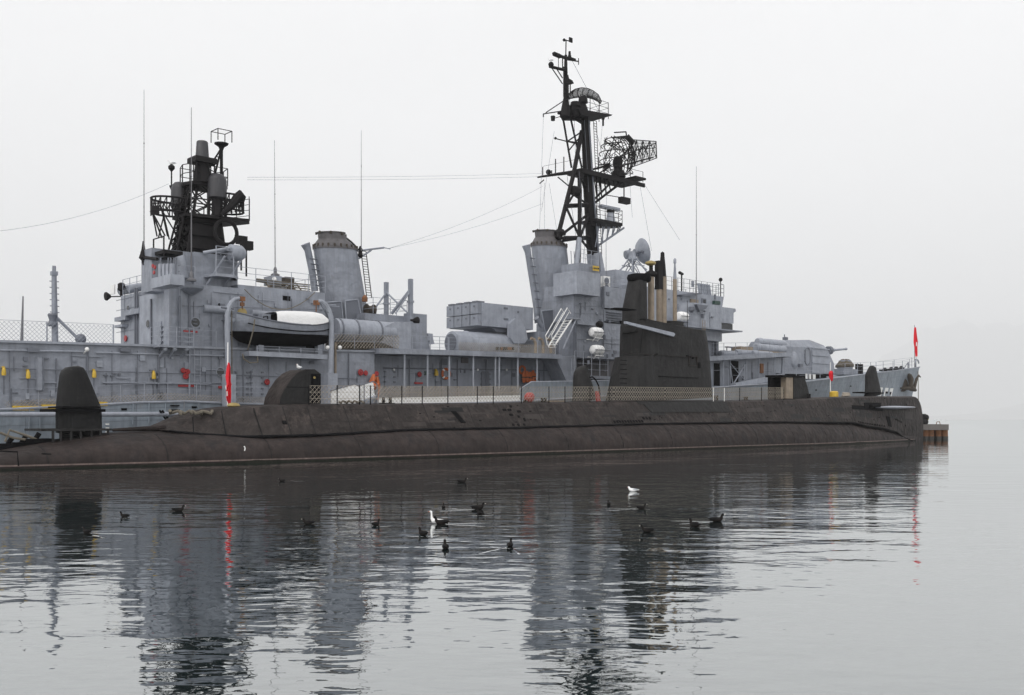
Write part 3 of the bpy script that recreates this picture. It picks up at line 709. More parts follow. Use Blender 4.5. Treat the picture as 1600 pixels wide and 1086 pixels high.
def lamp(px, py, y=yw, r=.125):
    a = D(px, py, y); p = part('bulkhead_lamp', MB().lathe((a.x, y-.22, a.z-.2), [(r*.9, 0), (r, .12), (r*.8, .34), (.05, .44)], 10).box((a.x-.05, y-.22, a.z+.2), (a.x+.05, y+.02, a.z+.3)), 'yellow', des, label='yellow lamp guard on the grey wall', smooth=True)
    part('cable', MB().cyl((a.x+.05, y-.03, a.z-.2), (a.x+.05, y-.03, a.z-1.2), .03, n=5), 'seam', des)
for px, py in [(4, 581), (42, 586), (145, 585), (238, 587)]: lamp(px, py)
def valve(px, py, y, r=.2, m='red'):
    r *= .58
    a = D(px, py, y); mb = MB()
    mb.tube([(a.x+r*cos(q), y-.12, a.z+r*sin(q)) for q in [2*pi*i/12 for i in range(13)]], .055, 6)
    for q in (.4, 2.0, 3.6, 5.2): mb.cyl((a.x, y-.12, a.z), (a.x+r*cos(q), y-.12, a.z+r*sin(q)), .045, n=5)
    mb.cyl((a.x, y-.14, a.z), (a.x, y+.02, a.z), .09)
    part('valve_wheel', mb, m, des)
for px, py, y, r in [(285, 579, yw, .2), (292, 581, yw, .2), (289, 588, yw, .24), (350, 590, yw, .17), (416, 597, yw, .25), (335+14, 592, yw, .1)]: valve(px, py, y, r)
for px, py, w, y in [(278, 600, 1.0, yw), (341, 603, .6, yw)]: onw(px, py, w, .16, 'red', 'hose_rack', y)
def porthole(px, py, y=yw, r=.24, m='lightgrey'):
    a = D(px, py, y); p = part('porthole', MB().lathe((a.x, y-.05, a.z), [(r*1.2, 0), (r*1.2, .03), (r, .06)], 18, (0, 1, 0)), m, des, smooth=True)
    part('glass', MB().lathe((a.x, y-.06, a.z), [(r*.92, 0), (r*.92, .04)], 18, (0, 1, 0)), 'glass', p)
porthole(344, 581, r=.26); 
# ladder on wall
def ladder(px, p0, p1, y, w=.38, m='lightgrey', step=.32, lean=0.):
    a, b = D(px, p0, y), D(px, p1, y); mb = MB()
    for s_ in (0, w): mb.cyl((a.x+s_+lean, y, a.z), (a.x+s_, y, b.z), .025, n=5)
    k = int(abs(a.z-b.z)/step)
    for i in range(1, k):
        t = i/k; x = a.x+lean*(1-t); z = a.z+(b.z-a.z)*t; mb.cyl((x, y, z), (x+w, y, z), .02, n=4)
    return part('ladder', mb, m, des)
ladder(304, 545, 620, yw-.12)
# door on wall
def door(px, p0, p1, y, w=.75, m='grey', arc=True):
    a, b = D(px, p0, y), D(px, p1, y); d_ = part('door', MB().prism([(a.x+.1, a.z), (a.x+w-.1, a.z), (a.x+w, a.z-.1), (a.x+w, b.z+.1), (a.x+w-.1, b.z), (a.x+.1, b.z), (a.x, b.z+.1), (a.x, a.z-.1)], y-.06, y+.02), m, des)
    for i in range(5):
        z = b.z+(a.z-b.z)*(.12+.19*i); part('door_clip', MB().box((a.x-.1, y-.12, z), (a.x+.06, y-.03, z+.09)), 'seam', d_); part('door_clip', MB().box((a.x+w-.06, y-.12, z), (a.x+w+.1, y-.03, z+.09)), 'seam', d_)
door(368, 577, 622, yw); door(392, 577, 622, yw)
# deck-edge rail and net, aft; yellow coaming
def edge(px, in_=.15): 
    x = Xd(px, -6)
    for _ in range(6): x = Xd(px, -HB(x)+in_)
    return Vector((x, -HB(x)+in_, HD(x)+.03))
er = [edge(px) for px in (-30, 60, 150, 262, 350, 430)]
rail('guard_rail', er, des, 'lightgrey', 1.05, 1.6, 3, .014, .022)
netting('rail_net', er, des, .02, .42, .2, .014)
mb = MB()
for a, b in ((20, 60), (66, 94), (156, 168)): 
    p, q = edge(a, -.02), edge(b, -.02); mb.box((p.x, p.y-.04, p.z-.1), (q.x, p.y+.2, p.z+.14))
part('coaming', mb, 'yellow', des, label='yellow strip along the deck edge')
# hull details aft: boom along the side, ribs
a, b = D(-20, 648, -6.6), D(310, 647, -6.6)
part('side_boom', MB().cyl(a, b, .14, n=10).box((a.x, -6.65, a.z-.05), (a.x+3, -5.9, a.z+.02)), 'lightgrey', des, label='pale boom rigged along the hull side', smooth=True)
mb = MB()
for px in (45, 62, 110, 207, 232, 258, 287, 310): 
    p = edge(px, -.03); part('hull_rib', MB().box((p.x, p.y-.05, p.z-1.3), (p.x+.05, p.y+.1, p.z-.05)), 'hullgrey', des)
pass
for i in range(5):
    p = edge(267, -.1); part('hull_step', MB().box((p.x, p.y-.1, p.z-.35-i*.26), (p.x+.5, p.y+.1, p.z-.28-i*.26)), 'black', des)
for i in range(7):
    p = edge(166, -.1); part('draught_mark', MB().box((p.x, p.y-.03, p.z-1.2-i*.22), (p.x+.16, p.y+.1, p.z-1.12-i*.22)), 'white', des)
part('strut', MB().cyl(D(250, 642, -6.9), D(264, 662, -4.9), .06).cyl(D(254, 642, -6.9), D(267, 660, -4.9), .06), 'black', des)

# walkway amidships: stanchions, fittings on recessed wall (y=-3.4)
ys = -5.35
for px in (632, 668, 702, 739.5, 774, 780, 809, 839):
    a = D(px, 560, ys); part('stanchion', MB().cyl((a.x, ys, HD(a.x)), (a.x, ys, Z1(a.x)-.1), .075, n=8), 'lightgrey', des)
wr = -3.4
for px, py, r in [(562, 582, .3), (570, 583, .22), (654, 585, .26)]: valve(px, py, wr if px > 600 else yw, r)
onw(647, 597, .75, .14, 'red', 'hose_rack', wr)
lamp(679, 583, wr, .17)
onw(663, 580, .25, .3, 'green', 'cable_box', wr); onw(690, 560, .5, .5, 'seam', 'cable_box', wr); onw(720, 557, .7, .5, 'darkgrey', 'cable_box', wr); onw(800, 583, .3, .3, 'seam', 'cable_box', wr)
door(601, 577, 618, wr, .8); door(752, 580, 622, wr, .8, 'seam')
for px in (640, 690, 715, 760, 800, 850): vpipe(px, 562, 625, wr, .035, 'seam')
hpipe(600, 870, 575, 579, wr, .04, 'seam')
for px in (614, 745, 790): 
    a = D(px, 578, wr); part('wall_light', MB().ball((a.x, wr-.12, a.z), .09), 'white', des)
wire = rail('guard_rail', [edge(px) for px in (590, 700, 810)], des, 'lightgrey', 1.05, 1.9, 3, .014, .022)
netting('rail_net', [edge(px, .1) for px in (590, 700, 812)], des, .45, .75, .15, .014)
part('spray_screen', strip(rng_(edge(590).x, edge(812).x, 10), -5.98, lambda x: HD(x)+.04, lambda x: HD(x)+.5, .04), 'white', des, label='pale low canvas strip at the deck edge')
# bulwark forward of the walkway
bp = [(edge(812, 0).x, HD(edge(812).x)), (D(814, 609, -5.9).x, D(814, 609, -5.9).z), (D(831, 597, -5.8).x, D(831, 597, -5.8).z), (D(900, 596, -5.8).x, D(900, 596, -5.7).z), (D(985, 594, -5.3).x, D(985, 594, -5.3).z), (edge(985, 0).x, HD(edge(985).x))]
part('bulwark', MB().prism(bp, -5.75, -5.65), 'hullgrey', des)
part('bulwark_cap', MB().tube([(x, -5.7, z) for x, z in bp[1:5]], .07, 6), 'lightgrey', des)
# sloped wing plate below bridge ladder
pg = [(D(*q, -5.1).x, D(*q, -5.1).z) for q in [(866, 556), (898, 556), (902, 598), (885, 598)]]
part('wing_plate', MB().prism(pg, -5.2, -3.5), 'grey', des)
ladder(893, 560, 600, -5.35, .35, 'lightgrey')

# ------------------------------------------------------------ after superstructure
def bx(name, px0, px1, pt, pb, yn, yf, m='grey', par=None, label=None, pm=None):
    x0, x1 = Xd(px0, yn), Xd(px1, yn); xm = D((px0+px1)/2 if pm is None else pm, pt, yn); zt = xm.z
    zb = D((px0+px1)/2 if pm is None else pm, pb, yn).z if pb is not None else Z1((x0+x1)/2)
    return part(name, MB().box((x0, yn, zb), (x1, yf, zt)), m, par or des, label), (x0, x1, zb, zt)
ya = -4.6
aft, (ax0, ax1, azb, azt) = bx('after_superstructure', 281, 372, 446, None, ya, 4.6)
part('after_superstructure', MB().box((ax1, ya+.02, azb), (Xd(508, ya), 4.58, D(440, 451, ya).z)), 'grey', des)
# lower part of the aft face is full width; tower above it
tx0, tx1 = Xd(303, -3.7), Xd(371, -3.7)
tz = D(335, 397, -3.7).z
tower = part('after_tower', MB().box((tx0, -3.7, azt-.6), (tx1, DES.A(240, 400, tx0).y, tz)), 'grey', des)
# slimmer aft annex of the tower with curved end (px 236..303)
ann = part('tower_annex', MB().box((tx0-2.6, -1.9, azt-.5), (tx0+.1, DES.A(237, 400, tx0-2.6).y, D(270, 401, -1).z)), 'grey', des)
# rounded ready-use column on the corner (cone-shaped cowl)
a = D(291, 398, -3.3)
c_ = part('vent_cowl', MB().lathe((a.x-.6, -3.2, a.z-1.6), [(.55, -1.6), (.55, 0), (.72, .1), (.5, 1.5), (.4, 1.6)], 16), 'lightgrey', des, smooth=True)
def AF(px, py, x): return DES.A(px, py, x)
xf = ax0
def onaft(px0, py0, px1, py1, x, dep, m, name, par=None, label=None):
    a, b = AF(px0, py0, x), AF(px1, py1, x); return part(name, MB().box((x-dep, a.y, b.z), (x+.05, b.y, a.z)), m, par or des, label)
# protruding light panel with door (px 225..270)
pan = onaft(226, 464, 269, 539, xf, .35, 'lightgrey', 'hangar_panel')
onaft(212, 500, 222, 538, xf, .05, 'black', 'doorway')
onaft(214, 500, 222, 538, xf, .1, 'seam', 'door')
d_ = onaft(242, 504, 253, 538, xf-.35, .06, 'grey', 'door')
for i in range(4):
    a = AF(253, 509+i*8, xf-.41); part('door_clip', MB().box((a.x-.06, a.y-.1, a.z-.1), (a.x+.03, a.y+.1, a.z)), 'seam', d_)
for px, py, xx in ((232, 506, xf-.35), (261.5, 504, xf-.35), (201, 481, xf)):
    a = AF(px, py, xx); r = .3 if xx < xf else .2
    p = part('porthole', MB().lathe((a.x-.04, a.y, a.z), [(r, 0), (r, .05)], 16, (1, 0, 0)), 'lightgrey', des); part('glass', MB().lathe((a.x-.06, a.y, a.z), [(r*.8, 0), (r*.8, .04)], 16, (1, 0, 0)), 'glass', p)
for px, py in ((198, 529), ): 
    a = AF(px, py, xf); part('valve_wheel', MB().lathe((xf-.12, a.y, a.z), [(.2, 0), (.22, .04), (.2, .08)], 12, (1, 0, 0)).cyl((xf-.1, a.y, a.z), (xf, a.y, a.z), .05), 'red', des)
for k, (a0, b0, a1, b1) in enumerate([(188, 497, 205, 500), (188, 509, 200, 511), (200, 487, 226, 490)]): onaft(a0, b0, a1, b1, xf, .4, 'grey', 'wall_shelf')
for px in (214, 217, 275, 246): 
    a, b = AF(px, 450 if px != 246 else 468, xf), AF(px, 538, xf); part('pipe', MB().cyl((xf-(.12 if px != 246 else .42), a.y, a.z), (xf-(.12 if px != 246 else .42), a.y, b.z), .06), 'seam', des)
for py in (470, 486, 520): 
    a, b = AF(182, py, xf), AF(280, py-3, xf); part('weld_line', MB().box((xf-.02, min(a.y, b.y), a.z), (xf+.02, max(a.y, b.y), a.z+.03)), 'seam', des)
for px in (195, 270, 276):
    a, b = AF(px, 450, xf), AF(px, 538, xf); part('weld_line', MB().box((xf-.02, a.y, b.z), (xf+.02, a.y+.03, a.z)), 'seam', des)
# floodlights far left
a = AF(176, 464, xf); part('floodlight', MB().lathe((xf-.5, a.y, a.z), [(.28, 0), (.3, .1), (.12, .35)], 12, (1, 0, .1)).cyl((xf-.2, a.y, a.z), (xf+.6, a.y-1, a.z), .04), 'mast', des, smooth=True)
# louvred vents and boxes at the top edge of the aft face
for i in range(4):
    a = AF(259+i*6, 426, tx0-2.6); part('louvre', MB().box((a.x-.35, a.y-.05, a.z-.9), (a.x, a.y+.28, a.z+.5)), 'lightgrey', ann)
onaft(257, 437, 287, 446, tx0-2.6, .8, 'lightgrey', 'vent_box', ann)
onaft(246, 433, 249, 447, tx0-2.6, .05, 'black', 'window_slot', ann)
a = AF(244, 418, tx0-2.6); 
for dy, dz in ((0, 0), (.3, .12), (.12, -.3)): part('valve_wheel', MB().lathe((a.x-.12, a.y+dy, a.z+dz), [(.11, 0), (.13, .04), (.11, .08)], 12, (1, 0, 0)), 'red', ann)
for px in (254, 266, 270, 275, 278):
    a, b = AF(px, 403, tx0-2.6), AF(px, 436, tx0-2.6); part('pipe', MB().cyl((a.x-.12, a.y, a.z), (a.x-.12, a.y, b.z), .05), 'seam', ann)
# vertical trunk between aft face and corner
a = AF(276, 446, xf); part('trunk', MB().box((xf-.6, a.y-.3, azb), (xf+.1, a.y+.5, azt-.3)), 'grey', des)
# porthole and details on side wall
porthole(305, 504, ya, .3, 'grey'); porthole(378-36, 476, ya, .1)
onw(286, 516, .9, .12, 'red', 'hose_rack', ya)
for px, p0, p1 in [(296, 450, 540), (281, 462, 540)]: vpipe(px, p0, p1, ya, .06, 'seam')
for px in (330, 372, 410, 450): vpipe(px, 457, 540, ya, .018, 'seam', 'weld_line')
hpipe(285, 505, 478, 484, ya, .018, 'seam', 'weld_line')
mb = MB(); a, b = D(317, 476, ya), D(357, 484, ya); n = 10
def halfround(px0, px1, py0, py1, y):
    a, b = D(px0, py0, y), D(px1, py1, y); r = (a.z-D(px0, py1, y).z)/2; z = a.z-r
    return MB().rings([[Vector((x, y-.05-r*.9*cos(q), z+r*sin(q))) for q in [-pi/2+pi*i/10 for i in range(11)]]+[Vector((x, y+.05, z+r)), Vector((x, y+.05, z-r))] for x in (a.x, b.x)])
part('side_locker', halfround(317, 362, 476, 488, ya), 'lightgrey', des, smooth=True)
part('side_locker', halfround(393, 442, 484, 494, ya), 'lightgrey', des, smooth=True)
onw(442, 462, .55, .3, 'black', 'vent_opening', ya, .02)
# small deck balcony px 245..300, y 515..545
a, b = D(246, 541, -5.6), D(300, 541, -5.6)
bal = part('balcony', MB().box((a.x, -5.9, a.z-.05), (b.x, ya, a.z+.08)), 'grey', des)
for px in (258, 273, 292): q = D(px, 544, -5.7); part('bracket', MB().cyl((q.x, -5.7, q.z), (q.x, -4.6, q.z-.7), .07).ball((q.x, -5.7, q.z-.05), .14), 'lightgrey', bal)
rail('balcony_rail', [(a.x, ya, a.z+.08), (a.x, -5.85, a.z+.08), (b.x, -5.85, a.z+.08), (b.x, ya, a.z+.08)], bal, 'lightgrey', 1.1, 1.1, 4)
rail('guard_rail', [(b.x+.1, -5.0, Z1(b.x)+.1), (Xd(338, -5), -5.0, Z1(b.x)+.1)], des, 'lightgrey', 1.05, 1.2, 3)

# rails and clutter on the roofs
zr = azt
A0 = D(281, 446, -4.5)
rail('guard_rail', [(xf+.1, 4.5, azt), (xf+.1, -.2, azt), (xf+.1, -4.5, azt), (tx0-.3, -4.5, azt)], des, 'lightgrey', 1.1, 1.2, 3)
zq = D(440, 451, ya).z
rail('guard_rail', [(ax1, -4.5, zq), (Xd(508, -4.5), -4.5, zq), (Xd(508, -4.5), 2, zq)], des, 'lightgrey', 1.15, 1.3, 3)
# canvas-covered gear aft top
for px, w in ((199, 4), (204, 4), (209, 4), (214, 4)):
    a = AF(px, 436, xf+1.2); part('roof_locker', MB().lathe((xf+.6, a.y, azt+.55), [(.26, 0), (.3, .1), (.3, .9), (.2, 1.0)], 10, (1, 0, .25)), 'lightgrey', des, smooth=True)
a = AF(183, 447, xf+.5); part('notice_board', MB().box((xf+.3, a.y, azt+.35), (xf+.38, a.y+.7, azt+1.0)), 'white', des)
a = AF(192, 455, xf+.4); part('search_lamp', MB().lathe((xf+.3, a.y, azt+.1), [(.1, 0), (.1, .3), (.25, .4), (.25, .8), (.1, .9)], 10), 'mast', des, smooth=True)
# gear between: pipes / boxes at px 395..460
rng = random.Random(5)
for i in range(9):
    px = 402+i*5.2; a = D(px, 446, -2); ln = rng.uniform(.8, 1.6)
    part('gear_bundle', MB().cyl((a.x, -2.2+rng.uniform(-.5, .5), zq+.15+rng.uniform(0, .8)), (a.x+ln, -1.8+rng.uniform(-.5, .5), zq+.25+rng.uniform(0, .8)), rng.uniform(.06, .14)), rng.choice(['rope', 'white', 'lightgrey', 'beige']), des)
bx('roof_box', 426, 440, 431, 455, -2.4, -1.2, 'lightgrey', pm=433)
bx('roof_box', 446, 460, 433, 455, -2.0, -.6, 'rusty_dark', pm=453)
mb = MB(); a = D(418, 455, -2)
for i in range(6): mb.cyl((a.x+i*.5, -2.5, zq+.1), (a.x+i*.5, -1.5, zq+.9), .05).cyl((a.x-.2, -2.5, zq+.15*i), (a.x+3, -2.5, zq+.15*i), .04)
part('gear_rack', mb, 'rope', des)

# ------------------------------------------------------------ after lattice mast (black)
def DD(px, py, y): return D(px, py, y)
amast = part('after_lattice_mast', MB(), 'mast', des) if False else None
xm = Xd(335, -1); 
b4 = [D(289, 402, -2.0), D(346, 400, -2.0), D(368, 402, 1.2), D(300, 402, 1.2)]
zb_ = tz-.2
cxm = D(312, 400, 0).x
base = [Vector((cxm-1.5, -1.2, zb_)), Vector((cxm+1.3, -1.2, zb_)), Vector((cxm+1.3, 1.4, zb_)), Vector((cxm-1.5, 1.4, zb_))]
zp1 = D(330, 333, -2).z; zp2 = D(316, 284, -1).z
top = [Vector((cxm+sx*.65+.25, sy*.6, zp2)) for sx, sy in ((-1, -1), (1, -1), (1, 1), (-1, 1))]
mb = MB(); truss(mb, base, top, 5, .11, .05)
truss(mb, [D(262, 396, .2), D(275, 398, -1.0), D(287, 398, .6)], [D(290, 288, .2), D(298, 288, -.6), D(300, 288, .6)], 6, .07, .04)
am = part('after_lattice_mast', mb, 'mast', des, label='black lattice mast over the after superstructure')
# dark solid lower core
mb = MB(); n4 = lambda s, z: [Vector((cxm-s*1.0, -s, z)), Vector((cxm+s*1.0, -s, z)), Vector((cxm+s*1.0, s, z)), Vector((cxm-s*1.0, s, z))]
mb.rings([n4(1.25, zb_), n4(.95, zp1)]); part('mast_housing', mb, 'mast', am)
for i in range(3):
    z = zb_+.8+i*.9; part('housing_rib', MB().box((cxm-1.2+.08*i, -1.25+.08*i-.05, z), (cxm+1.2-.08*i, -1.2+.1*i, z+.08)), 'black', am)
# fan-like curved guard and round ring at the right side of housing
a = D(366, 362, -2.2); part('mast_ring', MB().tube([(a.x+.8*cos(q)-.3, -1.6, a.z+.8*sin(q)) for q in [2*pi*i/20 for i in range(21)]], .13, 8), 'mast', am, smooth=True)
# platforms
pl1 = [(cxm-1.5, -1.1), (cxm+.2, -1.5), (cxm+2.6, -1.9), (cxm+3.0, -1.2), (cxm+2.2, .9), (cxm-.6, 1.2), (cxm-1.5, .9)]
p1_ = part('mast_platform', MB().prism_z(pl1, zp1-.2, zp1), 'mast', am)
rail('platform_rail', [(x, y, zp1) for x, y in pl1[2:5]], am, 'mast', 1.5, 1.0, 4, .022, .03)
rail('platform_rail', [(x, y, zp1) for x, y in (pl1[4], pl1[5], pl1[6], pl1[0])], am, 'mast', 1.0, 1.2, 2, .03, .04)
pl2 = [(cxm-.9, -1.0), (cxm+1.5, -1.0), (cxm+1.7, 0), (cxm+1.3, 1.0), (cxm-.9, 1.0), (cxm-1.2, 0)]
part('mast_platform', MB().prism_z(pl2, zp2-.22, zp2), 'mast', am)
rail('platform_rail', [(x, y, zp2) for x, y in pl2+[pl2[0]]], am, 'mast', 1.15, 1.3, 2, .03, .04)
# horn-shaped ring antennas (left and right)
def hornring(c, r, a0, a1, zlo, zhi, y, name='ring_antenna'):
    mb = MB(); n = 14
    P_ = [Vector((c.x+r*cos(a0+(a1-a0)*i/n), y+r*.8*sin(a0+(a1-a0)*i/n), 0)) for i in range(n+1)]
    for zz in (zlo, (zlo+zhi)/2, zhi): mb.tube([p+Vector((0, 0, zz)) for p in P_], .07 if zz != (zlo+zhi)/2 else .04, 5)
    for i in range(n): mb.cyl(P_[i]+Vector((0, 0, zlo)), P_[i+1]+Vector((0, 0, zhi)), .035, n=4); mb.cyl(P_[i]+Vector((0, 0, zlo)), P_[i]+Vector((0, 0, zhi)), .04, n=4)
    return part(name, mb, 'mast', am)
cl = D(266, 335, .4)
hornring(cl, 1.25, pi*.3, pi*1.75, zp1+.1, zp1+1.0, 0.4)
mb = MB()
for i in range(5):
    q = pi*.5+i*pi*.25; a = Vector((cl.x+1.25*cos(q), .4+1.0*sin(q), zp1+.1)); mb.cyl(a, (cl.x+.8*cos(q)+.2, .4+.6*sin(q), zp1-1.5), .05, n=4).cyl(a, (cl.x+1.1*cos(q+.8)+.2, .4+.7*sin(q+.8), zp1-1.5), .05, n=4)
part('antenna_strut', mb, 'mast', am)
part('antenna_shield', MB().rings([[Vector((cl.x+1.28*cos(q), .4+1.02*sin(q), z)) for z in (zp1-.15, zp1+.4)]+[Vector((cl.x+1.2*cos(q), .4+.95*sin(q), z)) for z in (zp1+.4, zp1-.15)] for q in [pi*.85+pi*.35*i/10 for i in range(11)]]), 'mast', am, smooth=True)
cr_ = D(352, 316, -.8)
hornring(cr_, 1.2, -pi*.75, pi*.55, zp1+.5, zp1+1.5, -.9)
# broad curved waveguide arm sweeping up to the right
arm = [D(345, 336, -1.8), D(355, 328, -1.8), D(364, 318, -1.8), D(371, 309, -1.8), D(375, 305, -1.8), D(377, 309, -1.8), D(377, 315, -1.8)]
part('waveguide_horn', MB().tube(arm, [.12, .2, .28, .34, .36, .34, .22], 8), 'mast', am, smooth=True)
# radomes
def radome(px, ptop, pbot, y, r, parent=am, name='radome', tapered=False):
    t, b = D(px, ptop, y), D(px, pbot, y); H = t.z-b.z
    prof = [(r*.55, 0), (r, .06*H), (r*.98, H*.72), (r*.86, H*.86), (r*.55, H*.96), (.05, H)] if not tapered else [(r*1.05, 0), (r, .1*H), (r*.86, H*.92), (r*.75, H*.985), (.05, H)]
    return part(name, MB().lathe((b.x, y, b.z), prof, 24), 'radome', parent, smooth=True), b
r1, b1 = radome(280.5, 284, 325, .9, .56)
r1['label'] = 'dark round-topped radome at the left of the after mast'
part('radome_stand', MB().cyl(b1, (b1.x, b1.y, zp1), .35, n=8), 'mast', r1)
r2, b2 = radome(339.5, 271, 312, -1.3, .62)
r2['label'] = 'dark round-topped radome at the right of the after mast'
part('radome_stand', MB().cyl(b2, (b2.x, b2.y, zp1), .38, n=8).cyl(b2+Vector((.6, 0, 0)), (b2.x+.6, b2.y, zp1), .1).cyl(b2+Vector((-.6, 0, 0)), (b2.x-.6, b2.y, zp1), .1), 'mast', r2)
r3, b3 = radome(316, 220.5, 248, -.6, .43, tapered=True)
r3['label'] = 'tapered grey radome on top of the after mast'
mb = MB(); mb.box((b3.x-.75, b3.y-.65, b3.z-.35), (b3.x+.75, b3.y+.65, b3.z)); mb.lathe((b3.x, b3.y, zp2), [(.6, 0), (.45, b3.z-zp2-.3)], 12)
for sx in (-.62, .62):
    for sy in (-.5, .5): mb.cyl((b3.x+sx, b3.y+sy, zp2), (b3.x+sx, b3.y+sy, b3.z), .05)
part('radome_stand', mb, 'mast', r3)
# pole with basket
bt = D(346, 224, -.6); bb = D(345, 284, -.6)
mb = MB(); mb.cyl((bt.x, -.6, zp2), bt, .11); mb.cyl((bt.x-1.3, -.6, zp2+.4), bt-Vector((0, 0, .3)), .06).cyl((bt.x-.6, -.6, zp2+.2), bt-Vector((0, 0, .3)), .07)
for i in range(7): t = i/7; mb.cyl((bt.x-1.3*(1-t), -.6, zp2+.4+(bt.z-zp2-.7)*t), (bt.x-.6*(1-t), -.6+.3*(1-t), zp2+.3+(bt.z-zp2-.6)*t), .035)
mb.lathe(bt-Vector((0, 0, .5)), [(.1, 0), (.2, .25), (.45, .42), (.48, .5)], 10)
sl = part('signal_pole', mb, 'mast', am)
bk = [(bt.x-.5, -1.1), (bt.x+.5, -1.1), (bt.x+.5, -.1), (bt.x-.5, -.1)]
rail('basket_rail', [(x, y, bt.z+.05) for x, y in bk+[bk[0]]], sl, 'mast', .75, 1.4, 1, .03, .035)
a = D(268, 268, 2.4); mb = MB().cyl((a.x, 2.4, zp2+.0), (a.x, 2.4, a.z), .05).lathe((a.x, 2.4, a.z), [(.05, 0), (.22, .2), (.22, .35), (.05, .5)], 10).cyl((a.x, 2.4, zp2), (cxm-1.5, 1.2, zp2-.1), .07)
part('yard_lamp', mb, 'mast', am)
# little cabin left of mast
a = AF(240, 374, tx0-2.4); b = AF(256, 401, tx0-2.4)
mb = MB(); mb.box((a.x, a.y, a.z-1.0), (a.x+1.2, b.y, a.z-.8)); mb.box((a.x+.2, b.y+.3, b.z), (a.x+.9, a.y-.3, a.z-1.2))
for yy in (a.y, b.y): mb.cyl((a.x, yy, b.z), (a.x, yy, a.z), .05)
mb.cyl((a.x, a.y, a.z), (a.x, b.y, a.z), .04); part('lookout_frame', mb, 'mast', am)
a = AF(224, 402, tx0-2.6); b = AF(246, 405, tx0-2.6)
whip0 = part('antenna_bracket', MB().cyl(a, b, .1).lathe(a+Vector((0, 0, -.5)), [(.04, 0), (.12, .3), (.28, .45), (.2, .7), (.12, 1.0), (.05, 1.5)], 10), 'mast', des, smooth=True)
# platform on the right side of the tower
a, b = D(330, 428, -4.8), D(378, 428, -4.8)
tp = part('tower_platform', MB().prism_z([(a.x, -3.7), (a.x+.3, -4.9), (b.x-.6, -4.9), (b.x, -4.3), (b.x, -2), (tx1, -2), (tx1, -3.7)], a.z-.1, a.z+.08), 'lightgrey', des)
rail('platform_rail', [(a.x+.3, -4.85, a.z+.08), (b.x-.6, -4.85, a.z+.08), (b.x-.05, -4.25, a.z+.08), (b.x-.05, -2, a.z+.08)], tp, 'lightgrey', 1.7, 1.0, 4, .022, .04)
part('platform_strut', MB().cyl(D(321, 449, -3.8), (D(352, 400, -4.9)), .08).cyl(D(350, 449, -3.8), D(376, 408, -4.9), .08), 'grey', tp)
a, b = D(320, 400, -4.9), D(378, 391, -4.9); part('platform_roof', MB().cyl(D(318, 395, -3.8), D(360, 388, -4.9), .12).box((a.x+1.5, -4.9, D(350, 391, -4.9).z), (b.x, -3.4, D(350, 387, -4.9).z)), 'lightgrey', tp)
a = D(376, 396, -4.5); part('deck_tank', MB().lathe((a.x-.9, -4.5, a.z), [(.1, 0), (.5, .15), (.5, .9), (.3, 1.15)], 14, (1, 0, 0)), 'lightgrey', tp, smooth=True)
a = D(386, 383, -4.2); part('signal_lamp', MB().box((a.x-.35, -4.4, a.z-.3), (a.x+.35, -3.9, a.z+.25)).cyl((a.x, -4.1, a.z-2), (a.x, -4.1, a.z), .06), 'mast', tp)
a = D(378, 374, -3.6); part('signal_lamp', MB().box((a.x-.3, -3.8, a.z-.3), (a.x+.3, -3.3, a.z+.2)).cyl((a.x, -3.5, a.z-2), (a.x, -3.5, a.z), .06), 'mast', tp)

# ------------------------------------------------------------ funnels
def funnel(ptl, ptr, pbl, pbr, capl, capr, label, par=des, a=1.85, b=1.2, base=None):
    T = (D(*ptl, 0), D(*ptr, 0)); B_ = (D(*pbl, 0), D(*pbr, 0)); C_ = (D(*capl, 0), D(*capr, 0))
    ct, cb_, cc = (T[0]+T[1])/2, (B_[0]+B_[1])/2, (C_[0]+C_[1])/2
    def ell(c, aa, bb, tilt=0.): return [Vector((c.x+aa*cos(q), bb*sin(q), c.z+tilt*cos(q))) for q in [2*pi*i/36 for i in range(36)]]
    d_ = (ct-cb_); cb2 = cb_ - d_*((cb_.z-(base or Z1(cb_.x)))/d_.z)
    rings = [ell(cb2.lerp(ct, t), a*(1+.08*(1-t)), b*(1+.08*(1-t)), .06*t) for t in [i/8 for i in range(9)]]
    f = part('funnel', MB().rings(rings), 'lightgrey' if False else 'grey', par, label, smooth=True)
    part('funnel_band', MB().rings([ell(ct+Vector((0, 0, -.02)), a*1.03, b*1.04, .06), ell(ct+Vector((0, 0, .12)), a*1.03, b*1.04, .06)]), 'darkgrey', f, smooth=True)
    cr1 = ct+Vector((-.02, 0, .14)); h = cc.z-cr1.z
    part('funnel_cap', MB().rings([ell(cr1, a, b*.98, .06), ell(cr1.lerp(cc, .2), a*.90, b*.9, .06), ell(cr1.lerp(cc, .5), a*.70, b*.72, .06), ell(cr1.lerp(cc, .52), a*.66, b*.68, .06), ell(cr1.lerp(cc, .95), a*.60, b*.64, .08), ell(cr1.lerp(cc, .955), a*.66, b*.7, .08), ell(cc, a*.66, b*.7, .08), ell(cc-Vector((0, 0, .05)), a*.55, b*.6, .08), ell(cc-Vector((0, 0, .8)), a*.5, b*.5, .08)]), 'darkgrey', f, smooth=True)
    mb = MB()
    for i in range(22):
        q = 2*pi*i/22; p = Vector((ct.x+a*1.0*cos(q), b*1.0*sin(q), ct.z+.2+.06*cos(q))); mb.box(p-Vector((.05, .05, .15)), p+Vector((.05, .05, .12)))
        if i % 3 == 0: p = Vector((cc.x+a*.66*cos(q), b*.7*sin(q), cc.z-.15)); mb.box(p-Vector((.06, .06, .06)), p+Vector((.06, .06, .12)))
    part('cap_bolt', mb, 'rusty_dark', f, kind='stuff')
    return f, ct, cb2, cc
